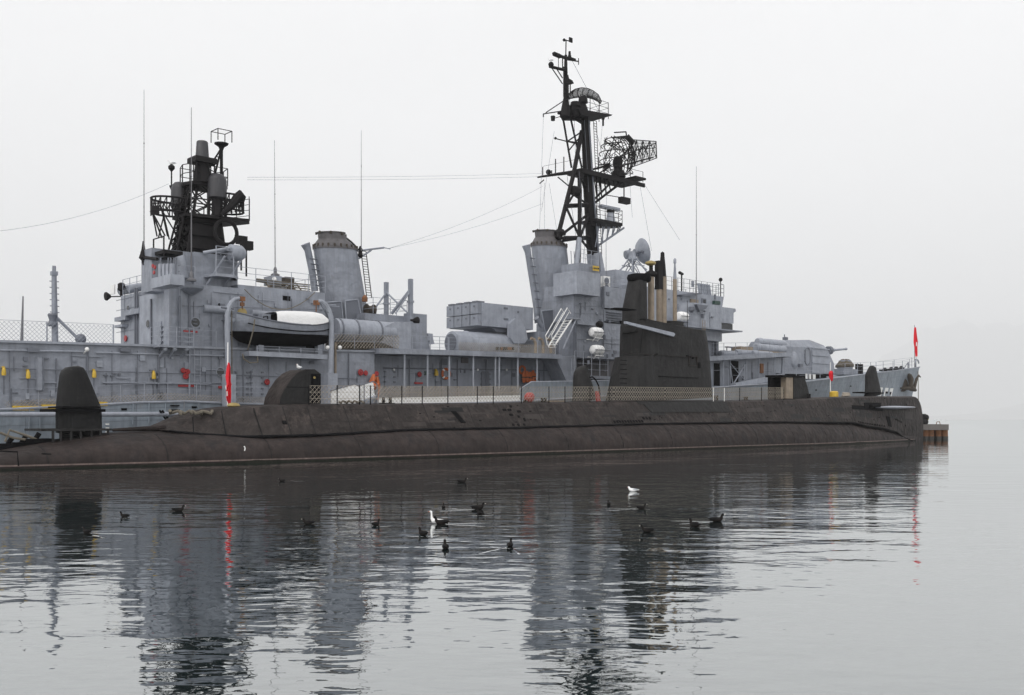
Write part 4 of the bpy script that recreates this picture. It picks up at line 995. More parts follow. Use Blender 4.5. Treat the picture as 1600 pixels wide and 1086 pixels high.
f2, ct2, cb2, cc2 = funnel((488, 392), (559, 389), (508, 472), (570, 499), (497, 366), (537, 361), 'after funnel, grey with sooty conical cap, raked aft', a=1.75, b=1.15)
f1_, ct1, cb1, cc1 = funnel((828, 388), (887, 385), (838, 481), (896, 478), (835, 363), (869, 358), 'forward funnel, grey with sooty conical cap, beside the tall mast', a=1.85, b=1.2)
def fpipe(f, pts, r, y=-.9, m='grey'):
    p = [D(px, py, y) for px, py in pts]; return part('steam_pipe', MB().tube(p, [r*1.35]+[r]*(len(p)-1), 12), m, f, smooth=True)
fpipe(f2, [(477, 381), (481, 391), (487, 420), (492, 455)], .26, .3)
fpipe(f1_, [(822, 383), (825, 395), (832, 440), (838, 480), (840, 505)], .27, -.6)
fpipe(f1_, [(838, 497), (842, 503), (847, 511)], .2, -1.7)
mb = MB()
for i in range(7): t = i/7; p = D(828+t*12, 403+t*90, -1.1); mb.cyl(p, p+Vector((.55, 0, 0)), .05)
part('pipe_clamp', mb, 'seam', f1_)
mb = MB()
for i in range(6): t = i/6; p = D(484+t*10, 404+t*50, -.2); mb.cyl(p, p+Vector((.6, 0, 0)), .05)
part('pipe_clamp', mb, 'seam', f2)
# framed panels at funnel feet
def frame(pts, y, par, m='lightgrey', inner='grey'):
    q = [D(px, py, y) for px, py in pts]; fr_ = part('access_frame', MB().tube(q+[q[0]], .06, 6), m, par)
    part('access_panel', MB().prism([(p.x, p.z) for p in q], y+.0, y+.12), inner, fr_)
frame([(506, 473), (533, 471), (536, 499), (508, 499)], -1.55, f2, inner='seam'); frame([(539, 470), (559, 468), (566, 499), (541, 499)], -1.55, f2, inner='seam')
frame([(846, 486), (874, 483), (877, 516), (852, 519)], -1.62, f1_, inner='seam')
part('funnel_strut', MB().tube([D(540, 371, -.3), D(549, 378, -.5), D(558, 387, -.6)], .06), 'mast', f2)
# ladders at the forward side of the after funnel + yard
mb = MB()
pL0, pL1 = D(564, 392, -.6), D(573, 465, -.6)
for s_ in (0, .45): mb.cyl(pL0+Vector((s_, 0, 0)), pL1+Vector((s_, 0, 0)), .035)
for i in range(18): p = pL0.lerp(pL1, i/18); mb.cyl(p, p+Vector((.45, 0, 0)), .025, n=4)
part('ladder', mb, 'mast', f2)
part('funnel_yard', MB().cyl(D(559, 392, -.6), D(600, 387, -.6), .07).cyl(D(600, 387, -.6), D(610, 389, -.6), .035).cyl(D(561, 404, -.6), D(580, 391, -.6), .07), 'grey', f2)
a = D(563, 397, -.6); part('insulator', MB().lathe((a.x, -.6, a.z-.3), [(.1, 0), (.2, .2), (.14, .4), (.2, .6), (.05, .9)], 10), 'mast', f2, smooth=True)
part('ladder', (lambda mb: [mb.cyl(D(892, 392, -1.2)+Vector((s_, 0, 0)), D(896, 470, -1.2)+Vector((s_, 0, 0)), .03) for s_ in (0, .4)] and mb)(MB()), 'lightgrey', f1_)

# superstructure between boat and goalpost
a = bx('midships_house', 570, 667, 493, None, -2.6, 2.6, pm=620)
bx('midships_house', 664-26, 667, 490, None, -3.2, -2.62, pm=650)
a0, b0 = D(524, 518, -4.3), D(612, 518, -4.3)
duct = part('air_duct', MB().lathe((a0.x, -4.2, D(560, 517, -4.2).z), [(.72, 0), (.78, .15), (.78, b0.x-a0.x)], 20, (1, 0, 0), sy=1), 'lightgrey', des, smooth=True)
for px in (526, 551, 587):
    q = D(px, 517, -4.2); part('duct_band', MB().lathe((q.x, -4.2, D(560, 517, -4.2).z), [(.82, 0), (.82, .12)], 20, (1, 0, 0)), 'seam', duct)
pg = [(D(*q, -4.7).x, D(*q, -4.7).z) for q in [(601, 531), (604, 510), (615, 504), (637, 507), (664, 543), (664, 550), (648, 550)]]
part('duct_elbow', MB().prism([(D(*q, -4.7).x, D(*q, -4.7).z) for q in [(595, 536), (600, 510), (614, 503), (640, 503), (640, 547), (622, 546)]], -4.9, -3.2), 'lightgrey', des)
part('duct_elbow', MB().prism([(D(*q, -3.6).x, D(*q, -3.6).z) for q in [(630, 504), (662, 506), (671, 551), (630, 551)]], -3.7, -2.6), 'grey', des)
netting('rail_net', [(Xd(522, -5.2), -5.2, Z1(Xd(522, -5.2))+.2), (Xd(624, -5.2), -5.2, Z1(Xd(624, -5.2))+.3)], des, 0, .95, .26, .02)
rail('guard_rail', [(Xd(522, -5.2), -5.2, Z1(Xd(522, -5.2))+.2), (Xd(700, -5.2), -5.2, Z1(Xd(700, -5.2))+.26)], des, 'lightgrey', 1.0, 1.6, 2)
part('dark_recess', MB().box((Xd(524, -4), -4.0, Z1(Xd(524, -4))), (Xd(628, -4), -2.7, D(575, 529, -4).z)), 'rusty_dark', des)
# goalpost
for px, pt, pb, y in ((603.5, 441, 492, 1.4), (641.5, 436, 546, -3.3)):
    a, b = D(px, pt, y), D(px, pb, y); part('goal_post', MB().box((a.x-.14, y-.14, b.z), (a.x+.14, y+.14, a.z)).box((a.x-.19, y-.19, a.z-1.75), (a.x+.19, y+.19, a.z-1.6)), 'grey', des)
mb = MB(); mb.cyl(D(603, 458, 1.4), D(583, 486, 1.4), .07).cyl(D(603, 456, 1.4), D(637, 489, -1), .07).cyl(D(641, 453, -3.3), D(612, 490, -1.8), .12).cyl(D(641, 455, -3.3), D(618, 490, -3), .06)
part('post_brace', mb, 'lightgrey', des, kind='stuff')
zg = D(620, 492, -2.6).z
rail('guard_rail', [(Xd(583, -2.5), 1.5, zg), (Xd(583, -2.5), -2.5, zg), (Xd(636, -2.5), -2.5, zg), (Xd(636, -2.5), 1.5, zg)], des, 'lightgrey', 1.15, 1.5, 3)
a = D(581, 484, -1.5); part('cable_reel', MB().lathe((a.x-.5, -1.5, a.z), [(.4, 0), (.4, .06), (.28, .08), (.28, .6), (.4, .62), (.4, .68)], 14, (1, 0, 0)), 'rusty_dark', des, smooth=True)
a = D(570, 465, -1.5); part('wall_bell', MB().lathe((a.x, -1.5, a.z-.3), [(.2, 0), (.22, .3), (.05, .5)], 10), 'rust', des, smooth=True)
a = D(649, 501, -3.4); part('loudhailer', MB().lathe((a.x-.5, -3.4, a.z), [(.08, 0), (.12, .3), (.3, .62), (.3, .7)], 12, (1, 0, 0)), 'mast', des, smooth=True)
# small launcher mount px 645..675
b = D(665, 549, -3); 
gm = part('saluting_mount', MB().cyl((b.x, -3, b.z), (b.x, -3, D(665, 536, -3).z), .35, .28, n=10), 'lightgrey', des)
part('mount_cradle', MB().prism([(D(*q, -3).x, D(*q, -3).z) for q in [(645, 535), (652, 526), (662, 521), (671, 522), (672, 531), (674, 538), (648, 539)]], -3.4, -2.6), 'lightgrey', gm)
part('mount_bar', MB().cyl(D(645, 535, -3.5), D(668, 523, -3.5), .1).cyl(D(650, 538, -3.5), D(672, 533, -3.5), .08), 'seam', gm)
rail('guard_rail', [(Xd(672, -4), -4, Z1(Xd(690, -4))+.26), (Xd(716, -4), -4, Z1(Xd(700, -4))+.26)], des, 'lightgrey', 1.05, 1.0, 4, .012)
# ------------------------------------------------------------ box launcher amidships
# launcher: aft face at px 702..752 (athwartships), side 752..833
yL = -1.9
xA = Xd(752, yL)
pA, pB = D(752, 473.5, yL), D(752, 509, yL)
xF = Xd(833, yL); ztl, zbl = D(757, 473, yL).z, D(790, 512, yL).z
yl2 = DES.A(702, 490, xA).y
lau = part('missile_launcher', MB().box((xA+.05, yL, zbl), (xF, yl2, ztl)), 'lightgrey', des, label='grey eight cell box launcher')
wcell = (yl2-yL)/4
for i in range(4):
    y0 = yL+i*wcell+.03
    for j in range(2):
        zz0, zz1 = zbl+(ztl-zbl)*j/2, zbl+(ztl-zbl)*(j+1)/2
        c = part('cell_door', MB().box((xA-.35, y0, zz0+.03), (xA+.04, y0+wcell-.1, zz1-.03)), 'grey', lau)
        part('door_latch', MB().box((xA-.40, y0+wcell*.38, (zz0+zz1)/2+.12), (xA-.34, y0+wcell*.5, (zz0+zz1)/2+.24)), 'seam', c)
    part('lifting_bracket', MB().box((xA-.3, y0+.15, ztl), (xA+.5, y0+wcell-.25, ztl+.14)), 'seam', lau)
for px, py, w in ((787, 480, .45), (787, 497, .5), (808, 486, .2)): onw(px, py, w, .16, 'seam', 'data_plate', yL, .03, par=lau)
tr = [(D(*q, yL).x, D(*q, yL).z) for q in [(792, 506), (800, 498), (808, 500), (816, 515), (819, 530), (814, 537), (797, 537), (792, 528)]]
part('trunnion_arm', MB().prism(tr, yL-.45, yL-.02), 'lightgrey', lau); part('trunnion_arm', MB().prism(tr, yl2+.02, yl2+.45), 'lightgrey', lau)
part('launcher_belly', MB().prism([(xA+1.2, zbl), (xA+1.9, zbl-.35), (xF-1, zbl-.35), (xF-.5, zbl)], yL+.3, yl2-.3), 'seam', lau)
c0 = D(712, 536, -1.2); zc = D(770, 536, -1.2).z; r = 1.05
cyl0 = D(730, 536, -1.8); cyl1 = D(829, 536, -1.8)
part('launcher_base', MB().lathe((cyl0.x-1.2, -1.2, Z1(cyl0.x)+1.15), [(.6, 0), (.92, .1), (.96, 1.0), (.96, 1.35), (1.02, 1.4), (1.02, 1.55), (.97, 1.6), (.97, 2.6), (1.0, 2.65), (1.0, 6.3), (.8, 6.8)], 26, (1, 0, 0)), 'lightgrey', lau, smooth=True)
part('base_opening', MB().lathe((cyl0.x-1.24, -1.2, Z1(cyl0.x)+1.15), [(.7, 0), (.7, .05)], 22, (1, 0, 0)), 'seam', lau)
for i in range(8):
    a = D(776+i*3.5, 545, -2.25); part('vent_slot', MB().box((a.x, -2.3, a.z-.1), (a.x+.15, -2.0, a.z+.14)), 'rust' if i in (2, 5, 6) else 'black', lau)
rail('guard_rail', [(Xd(716, -5.2), -5.2, Z1(Xd(716, -5.2))+.26), (Xd(868, -5.2), -5.2, Z1(Xd(860, -5.2))+.26)], des, 'lightgrey', 1.05, 1.9, 2, .014, .022)
netting('rail_net', [(Xd(716, -5.2), -5.2, Z1(Xd(716, -5.2))+.2), (Xd(868, -5.2), -5.2, Z1(Xd(860, -5.2))+.3)], des, 0, .7, .22, .014)
# low crates and cowls on the deck by the funnel
for px in (834, 846, 858): a = D(px, 552, -3.4); part('deck_vent', MB().tube([(a.x, -3.6, a.z), (a.x, -3.6, a.z+.8), (a.x-.15, -3.6, a.z+1.1), (a.x-.5, -3.6, a.z+1.2)], .13, 10), 'beige', des, smooth=True)

# ------------------------------------------------------------ forward superstructure
part('funnel_casing', MB().box((Xd(842, -2.2), -2.2, Z1(Xd(850, -2))), (Xd(905, -2.2), 2.2, D(870, 520, -2.2).z)), 'grey', des)
yb = -4.3
fwd, _f = bx('bridge_block', 901, 976, 503, None, yb, .6, pm=930)
bx('bridge_block', 897, 944, 446, 503, yb+.15, .3, pm=920)
bx('bridge_block', 943.6, 977, 484, 503, yb+.1, 4.1, pm=955)
# flared wing part 943..985, 450..482
zt_, zb2 = D(962, 450, yb).z, D(962, 483, yb).z
a0, a1 = Xd(944, yb-.1), Xd(984, yb-.1); b1 = Xd(979, yb-.1)
part('bridge_wing', MB().prism([(a0, zb2), (b1, zb2), (a1, zt_), (a0, zt_)], yb-.15, 4.3), 'grey', des)
# mid deck overhang in shadow under it
part('overhang', MB().box((Xd(901, yb-.5), yb-.6, D(915, 506, yb-.5).z-.1), (Xd(928, yb-.5), yb, D(915, 503, yb-.5).z)), 'grey', des)
# side bay with rafts: recess dark lower part, platform
pz = D(925, 587, -5.2).z
part('raft_platform', MB().box((Xd(896, -5.2), -5.3, pz-.25), (Xd(974, -5.2), yb, pz)), 'grey', des)
rail('guard_rail', [(Xd(898, -5.2), -5.2, pz), (Xd(950, -5.2), -5.2, pz)], des, 'lightgrey', 2.0, 1.1, 4, .02, .03)
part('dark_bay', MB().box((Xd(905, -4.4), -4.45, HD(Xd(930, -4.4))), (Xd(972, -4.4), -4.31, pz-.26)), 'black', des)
for px in (928, 955, 964): a = D(px, 590, -5.1); part('stanchion', MB().cyl((a.x, -5.1, HD(a.x)), (a.x, -5.1, pz-.2), .11, n=8), 'lightgrey', des)
a = D(969, 600, -4.7); part('hatch_ring', MB().lathe((a.x, -4.75, a.z), [(.55, 0), (.6, .08), (.45, .1)], 18, (0, -1, 0), sx=.7), 'black', des)
for px, p0, p1 in [(943, 447, 548), (900, 520, 585), (893+4, 446, 560)]: vpipe(px, p0, p1, yb, .05, 'seam')
for py in (478, 490, 530, 560): hpipe(899, 975, py, py+1.2, yb, .018, 'seam', 'weld_line')
onw(947, 456, .35, .3, 'seam', 'junction_box', yb-.15); onw(950, 500, .3, .22, 'seam', 'junction_box', yb)
a = D(936, 507, yb-.3); part('searchlight', MB().lathe((a.x-.3, yb-.4, a.z), [(.2, 0), (.28, .1), (.28, .45), (.15, .6)], 12, (1, 0, 0)), 'mast', des, smooth=True)
mb = MB()
for i in range(4): z = D(960, 489+i*4, yb-.1).z; mb.box((Xd(948, yb), yb-.1, z), (Xd(972, yb), yb+.12, z+.04))
part('wall_rungs', mb, 'seam', des)
# box on the wall px 902..937 415..461
bb_, (q0, q1, q2, q3) = bx('flag_deck_box', 901.5, 937, 425, 461, -5.0, -2.2, 'lightgrey', pm=920)
bx('flag_deck_locker', 905, 936, 412.5, 425, -4.7, -2.6, 'grey', pm=920)
a, b = D(926, 415, -5.0), D(935.5, 424, -5.0)
sg = part('warning_sign', MB().box((a.x, -5.06, b.z), (b.x, -5.01, a.z)), 'yellow', des)
part('sign_bar', MB().box((a.x+.04, -5.08, (a.z+b.z)/2-.06), (b.x-.04, -5.055, (a.z+b.z)/2+.06)), 'black', sg)
for i in range(8): part('sign_lettering', MB().box((a.x+.06+i*.08, -5.09, (a.z+b.z)/2-.03), (a.x+.11+i*.08, -5.081, (a.z+b.z)/2+.03)), 'brass', sg) if i < 7 else None
rail('guard_rail', [(q0, -4.9, q3+.75), (q1, -4.9, q3+.75)], des, 'lightgrey', 1.1, 1.0, 3)
zb5 = D(960, 450, yb).z
rail('guard_rail', [(Xd(942, yb), yb, zb5), (Xd(984, yb), yb, zb5), (Xd(984, yb), 3, zb5)], des, 'lightgrey', 1.1, 1.3, 3)
for i in range(2):
    a = D(948, 439+i*11, -3.6); f_ = part('air_conditioner', MB().box((a.x-.35, -3.6, a.z-.42), (a.x+.45, -3.2, a.z+.42)), 'white', des); part('fan_grille', MB().lathe((a.x-.02, -3.64, a.z), [(.3, 0), (.3, .05)], 16, (0, 1, 0)), 'seam', f_)
# inclined ladder px 862..902 y 490..545
La, Lb = D(866, 541, -4.9), D(893, 492, -4.9)
mb = MB()
for dy in (-4.9, -4.2):
    mb.cyl((La.x, dy, La.z), (Lb.x+.1, dy, Lb.z-.3), .07, n=6)
    mb.tube([(La.x-.1, dy, La.z+.1), (La.x-.3, dy, La.z+.9), (Lb.x-.5, dy, Lb.z+.55), (Lb.x-.1, dy, Lb.z+.1)], .04, 5)
    mb.tube([(La.x-.1, dy, La.z+.6), (Lb.x-.3, dy, Lb.z+.2)], .025, 5)
for i in range(12): t = (i+.5)/12; p = La.lerp(Lb, t); mb.box((p.x-.1, -4.88, p.z-.2), (p.x+.18, -4.22, p.z-.16))
part('inclined_ladder', mb, 'white', des)
part('side_trim', MB().cyl(D(901, 497, -4.9), D(880, 545, -4.9), .07), 'lightgrey', des)
part('ladder_head_platform', MB().box((Lb.x-.2, -5.0, Lb.z-.35), (Lb.x+1.2, yb+.2, Lb.z-.22)), 'grey', des)
# director block and dish
bx('director_block', 961.5, 998, 423, 450, -2.6, 1.6, 'lightgrey', pm=975)
dl = D(1003, 393, -1.0)
mb = MB()
bl = D(985, 423, -1)
tx = dl.x-1.35
for sx, sy in ((-1.15, -1.0), (1.15, -1.0), (1.15, .8), (-1.15, .8)):
    mb.cyl((tx+sx, -1+sy, bl.z-.3), (tx+sx*.22, -1+sy*.2, dl.z-.75), .07); mb.cyl((tx+sx*.1, -1-sy, bl.z-.3), (tx+sx*.3, -1+sy*.3, dl.z-.8), .05); mb.cyl((tx+sx*.8, -1+sy, bl.z+.1), (tx-sx*.35, -1+sy*.4, dl.z-1.0), .045)
    mb.cyl((tx+sx*.75, -1+sy*.7, bl.z+.5), (tx-sx*.75, -1+sy*.7, bl.z+.5), .04)
mb.lathe((dl.x-1.4, -1, dl.z-1.1), [(.3, 0), (.42, .2), (.3, .9)], 12)
dm = part('radar_director', mb, 'lightgrey', des, label='lattice pedestal carrying a round grey dish')
ax_ = Vector((.82, -.30, .22)).normalized()
part('dish', MB().lathe(dl, [(.05, -.72), (.28, -.55), (.5, -.42), (1.0, -.15), (1.22, .12), (1.25, .16), (1.18, .16), (.9, -.05), (.4, -.3), (.05, -.36)], 30, ax_), 'lightgrey', dm, smooth=True)
part('dish_hub', MB().lathe(dl-ax_*1.9, [(.25, 0), (.42, .1), (.42, .5), (.25, .6), (.25, 1.0), (.4, 1.1), (.3, 1.5)], 14, ax_).cyl(dl-ax_*1.6, dl-ax_*1.3+Vector((0, 0, .5)), .1), 'grey', dm, smooth=True)
part('waveguide', MB().tube([dl-ax_*1.5+Vector((0, -.3, -.2)), dl-ax_*.9+Vector((0, -.55, .1)), dl-ax_*.3+Vector((0, -.5, -.1))], .08).tube([dl-ax_*.45+Vector((0, -.5, .1)), dl-ax_*.5+Vector((0, -.8, -.1))], .16, 8), 'seam', dm, smooth=True)
# pilot house right of the sail px 1010..1143
yp = -4.0
zt1, zb1 = D(1080, 457, yp).z, D(1080, 477, yp).z
part('pilot_house', MB().prism([(Xd(985, yp), zb1-3.2), (Xd(1128, yp), zb1-3.2), (Xd(1128, yp), zb1), (Xd(1131, yp), zt1), (Xd(985, yp), zt1)], yp, 4), 'lightgrey', des)
z2t, z2b = D(1105, 475, -5.2).z, D(1105, 512, -5.2).z
w0, w1 = Xd(1076, -5.2), Xd(1126, -5.2); w2 = Xd(1141, -4.2)
part('bridge_front', MB().prism_z([(w0, -4.0), (w0+.8, -5.0), (w0+2.2, -5.3), (w1, -5.3), (w1+.02, 4), (w0, 4)], z2b, z2t), 'lightgrey', des)
part('bridge_front', MB().prism([(w1+.03, z2b+.7), (w2, z2b+.75), (w2, z2t-.1-.35), (w2+.4, z2t-.25), (w2+.3, z2t), (w1+.03, z2t)], -4.6, 4), 'lightgrey', des)
part('window_opening', MB().box((w1+.1, -4.55, z2b+.1), (w2-.1, -4.3, z2b+.7)), 'glass', des)
part('bridge_floor', MB().box((w0-.6, -5.4, z2b-.12), (w2+.35, 4, z2b+.0)), 'grey', des)
part('pilot_house_shade', MB().box((Xd(1078, yp-.01), yp-.12, D(1085, 475, yp).z), (Xd(1090, yp-.01), yp+.2, D(1085, 468, yp).z)), 'beige', des)
onw(1096, 466, .7, .7, 'seam', 'bridge_window', yp, .06); onw(1098, 468, .4, .35, 'glass', 'window_glass', yp, .07)
onw(1113, 470, .9, .35, 'green', 'light_box', yp, .3); onw(1116, 460, .2, .5, 'seam', 'junction_box', yp, .08)
a = D(1077, 480, -5.2); part('sponson_lamp', MB().lathe((a.x+.2, -5.3, a.z-.5), [(.1, 0), (.3, .2), (.3, .5), (.1, .6)], 10), 'seam', des, smooth=True)
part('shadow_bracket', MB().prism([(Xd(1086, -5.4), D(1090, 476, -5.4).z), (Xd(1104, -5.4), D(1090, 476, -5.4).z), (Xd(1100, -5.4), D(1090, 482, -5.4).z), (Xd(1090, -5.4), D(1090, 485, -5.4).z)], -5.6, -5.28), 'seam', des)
rail('guard_rail', [(Xd(1040, yp), yp, zt1), (Xd(1131, yp), yp, zt1), (Xd(1131, yp), 3.5, zt1)], des, 'seam', 1.2, .9, 3, .018, .03)
for i in range(6): a = D(1092+i*3.2, 457, -3.2); part('life_jacket_bin', MB().cyl((a.x+.2, -3.2, zt1+.1), (a.x-.1, -3.2, zt1+1.15), .14, n=8), 'lightgrey', des)
a = D(1080, 440, -3.6); part('chart_board', MB().box((a.x, -3.7, zt1+.6), (a.x+.35, -3.6, zt1+1.2)), 'grey', des)
a = D(1063, 427, -3.2); part('lookout_scope', MB().cyl((a.x+.2, -3.2, zt1), (a.x+.2, -3.2, a.z), .07).cyl((a.x-.35, -3.4, a.z), (a.x+.6, -3.0, a.z), .15, .12, n=10), 'mast', des, smooth=True)
a = D(1126, 437, -3.2); part('search_lamp', MB().cyl((a.x, -3.2, zt1), (a.x, -3.2, a.z), .05).ball((a.x, -3.2, a.z), .2), 'mast', des, smooth=True)
part('wind_deflector', MB().prism([(Xd(1057, yp-.2), D(1060, 462, yp).z), (Xd(1075, yp-.2), D(1060, 457, yp).z), (Xd(1090, yp), D(1080, 457, yp).z), (Xd(1090, yp), D(1080, 459, yp).z), (Xd(1062, yp), D(1060, 463, yp).z)], yp-.5, yp), 'seam', des)
# trunk below bridge
z3 = Z1(Xd(1112, -2.6))
part('bridge_trunk', MB().box((Xd(985, -2.6), -2.6, z3), (Xd(1123, -2.6), 2.6, z2b-.13)), 'grey', des)
for i in range(4): a = D(1117, 522+i*9, -2.6); part('wall_fitting', MB().box((a.x-.1, -2.85, a.z-.3), (a.x+.2, -2.58, a.z+.2)), 'seam', des)
vpipe(1113, 515, 560, -2.6, .08, 'seam'); vpipe(1119, 515, 560, -2.6, .05, 'seam')
ladder(1098, 500, 540, -5.5, .35, 'beige', .3)
# forward 01 deck clutter
zf = lambda px, y=-3.4: Z1(Xd(px, y))+.42
rail('guard_rail', [(Xd(1112, -4.2), -4.2, zf(1112)), (Xd(1235, -4.0), -4.0, zf(1235))], des, 'lightgrey', 1.15, 1.9, 3)
def tube_x(px0, px1, py, y, r, m='lightgrey', name='decoy_tube', zc=None):
    a, b = D(px0, py, y), D(px1, py, y); z = zc if zc else D((px0+px1)/2, py, y).z
    return part(name, MB().lathe((a.x, y, z), [(r*.8, 0), (r, .12), (r, .5), (r*1.08, .52), (r*1.08, .7), (r, .72), (r, b.x-a.x-.1), (r*.8, b.x-a.x)], 16, (1, 0, 0)), m, des, smooth=True)
tube_x(1183, 1225, 536, -1.8, .42); tube_x(1180, 1225, 545, -2.6, .45); tube_x(1190, 1228, 546, -1.2, .42)
tube_x(1125, 1150, 553, -3.0, .32); tube_x(1150, 1180, 552, -3.0, .34); tube_x(1176, 1206, 553, -3.4, .3)
a = D(1155, 541, -2.6); b = D(1174, 548, -2.6); part('deck_locker', MB().box((a.x, -2.8, b.z-.5), (b.x, -1.6, a.z)), 'beige', des)
bx('tube_support', 1186, 1230, 549, 557, -3.0, -1.0, 'beige')
a = D(1144, 542, -3); part('deck_winch', MB().box((a.x-1, -3.2, a.z-.1), (a.x, -2.8, a.z)).cyl((a.x-.9, -3, a.z-1.5), (a.x-.9, -3, a.z), .05).cyl((a.x-.1, -3, a.z-1.5), (a.x-.1, -3, a.z), .05), 'seam', des)
# recessed passage right: bracing, red box, dark door
for px in (1130, 1141, 1163, 1166, 1186, 1210): a = D(px, 580, -3.9); part('stanchion', MB().cyl((a.x, -3.9, HD(a.x)), (a.x, -3.9, Z1(a.x)-.05), .05, n=6), 'lightgrey', des)
a, b, c, e_ = D(1141, 567, -3.8), D(1168, 600, -3.8), D(1165, 568, -3.8), D(1146, 600, -3.8)
part('brace', MB().cyl(a, b, .04).cyl(c, e_, .06).cyl(D(1140, 565, -3.8), D(1145, 600, -3.8), .06), 'lightgrey', des)
onw(1186, 568, .55, 1.0, 'rust', 'extinguisher_box', -3.1, .2, 'rust red box on the wall')
a = D(1116, 566, -3.15); part('doorway', MB().box((a.x, -3.18, HD(a.x)+.1), (a.x+.9, -3.05, Z1(a.x)-.3)), 'black', des)
part('doorway', MB().box((Xd(1140, -3.1), -3.17, HD(Xd(1140, -3))+.1), (Xd(1153, -3.1), -3.05, Z1(Xd(1146, -3))-.2)), 'black', des)
for px in (1125, 1175, 1200): vpipe(px, 566, 600, -3.1, .03, 'seam')
a, b = D(1146, 602, -4.6), D(1222, 590, -4.3)
part('stowed_gangway', MB().rings([[a+Vector((0, dy, dz)) for dy, dz in ((-.3, -.1), (-.3, .18), (.3, .18), (.3, -.1))], [b+Vector((0, dy, dz)) for dy, dz in ((-.3, -.25), (-.3, .4), (.3, .4), (.3, -.25))]]), 'lightgrey', des)
rail('guard_rail', [(Xd(1112, -4.9), -4.7, HD(Xd(1112, -4.9))), (Xd(1141, -4.9), -4.7, HD(Xd(1141, -4.9)))], des, 'lightgrey', 1.6, 2, 1)

# ------------------------------------------------------------ gun turret
yt = -2.35
def T_(*q, y=yt): p = D(q[0], q[1], y); return (p.x, p.z)
mid = [T_(1222, 584), T_(1222, 531), T_(1274, 530.5), T_(1296, 539), T_(1299, 546), T_(1307, 567), T_(1308.5, 585)]
xc_ = sum(p[0] for p in mid)/len(mid); 
edge_ = [mid[0], T_(1224, 541), T_(1273, 543), T_(1292, 545), T_(1295, 550), T_(1303, 568), T_(1304.5, 585)]
tur = part('gun_turret', MB().rings([[Vector((x, -2.35, z)) for x, z in edge_], [Vector((x, -1.6, z)) for x, z in mid], [Vector((x, 1.6, z)) for x, z in mid], [Vector((x, 2.35, z)) for x, z in edge_]]), 'grey', des, label='grey angular twin gun turret')
a = D(1268, 544, yt); b = D(1293, 584, yt)
part('turret_side_plate', MB().prism([T_(1268, 544), T_(1292, 547), T_(1301, 570), T_(1302, 583), T_(1268, 583)], yt-.1, yt-.005), 'lightgrey', tur)
for py in (544, 555, 567):
    a, b = D(1268, py, yt), D(1294, py+1.5, yt); part('turret_rib', MB().box((a.x, yt-.2, a.z-.05), (b.x, yt-.1, a.z+.05)), 'lightgrey', tur)
a = D(1240.5, 561, yt); part('turret_blister', MB().rings([[Vector((a.x+.6*cos(q)*cos(t), yt-.35*sin(t)-.0, a.z-0.1+.95*sin(q)*cos(t))) for q in [2*pi*i/16 for i in range(16)]] for t in [0, .3, .6, .9, 1.2, 1.5]]), 'lightgrey', tur, smooth=True)
a = D(1261.5, 557, yt)
mb = MB(); mb.tube([(a.x+.55*cos(q)*(abs(cos(q))**-.3 if abs(cos(q)) > .1 else 1), yt-.02, a.z+.95*sin(q)) for q in [2*pi*i/20 for i in range(21)]], .05, 6)
td = part('turret_hatch', mb, 'seam', tur); part('hatch_leaf', MB().box((a.x-.42, yt-.04, a.z-.75), (a.x+.42, yt+.05, a.z+.75)), 'grey', td)
for i in range(4): part('hatch_dog', MB().box((a.x-.6, yt-.09, a.z-.6+i*.38), (a.x-.4, yt, a.z-.5+i*.38)), 'seam', td)
a = D(1247, 570, yt); part('turret_box', MB().box((a.x, yt-.25, a.z-.25), (a.x+.6, yt, a.z+.1)), 'seam', tur)
a0, a1 = D(1232, 584, 0), D(1305, 586, 0)
part('barbette', MB().lathe(((Xd(1263, 0)), 0, HD(Xd(1263, 0))-.2), [(2.5, 0), (2.5, D(1263, 583, yt).z-HD(Xd(1263, 0))+.2)], 28), 'black', tur, smooth=True)
part('turret_skirt', MB().box((T_(1235, 580)[0], -2.2, T_(1240, 587)[1]), (T_(1268, 580)[0], 2.2, T_(1240, 581)[1])), 'black', tur)
for y in (-.75, .75):
    a = D(1297, 548, y); part('gun_shield', MB().lathe((a.x-.5, y, a.z), [(.5, 0), (.5, .5), (.32, .8)], 14, (1, 0, .08)), 'seam', tur, smooth=True)
    part('gun_barrel', MB().lathe((a.x+.1, y, a.z+.05), [(.22, 0), (.2, .8), (.14, .85), (.12, 3.4), (.15, 3.42), (.15, 3.6), (.06, 3.62)], 14, (1, 0, .09)), 'lightgrey', tur, smooth=True)
a = D(1225, 531, -1); part('turret_periscope', MB().box((a.x, -1.2, a.z), (a.x+.5, -.8, a.z+.3)).cyl((a.x+.1, -1, a.z), (a.x+.1, -1, a.z+.6), .06), 'seam', tur)
part('turret_aft_plate', MB().box((T_(1212, 560)[0], yt+.1, T_(1216, 583)[1]), (T_(1222.3, 560)[0], 2.2, T_(1216, 556)[1])), 'lightgrey', tur)
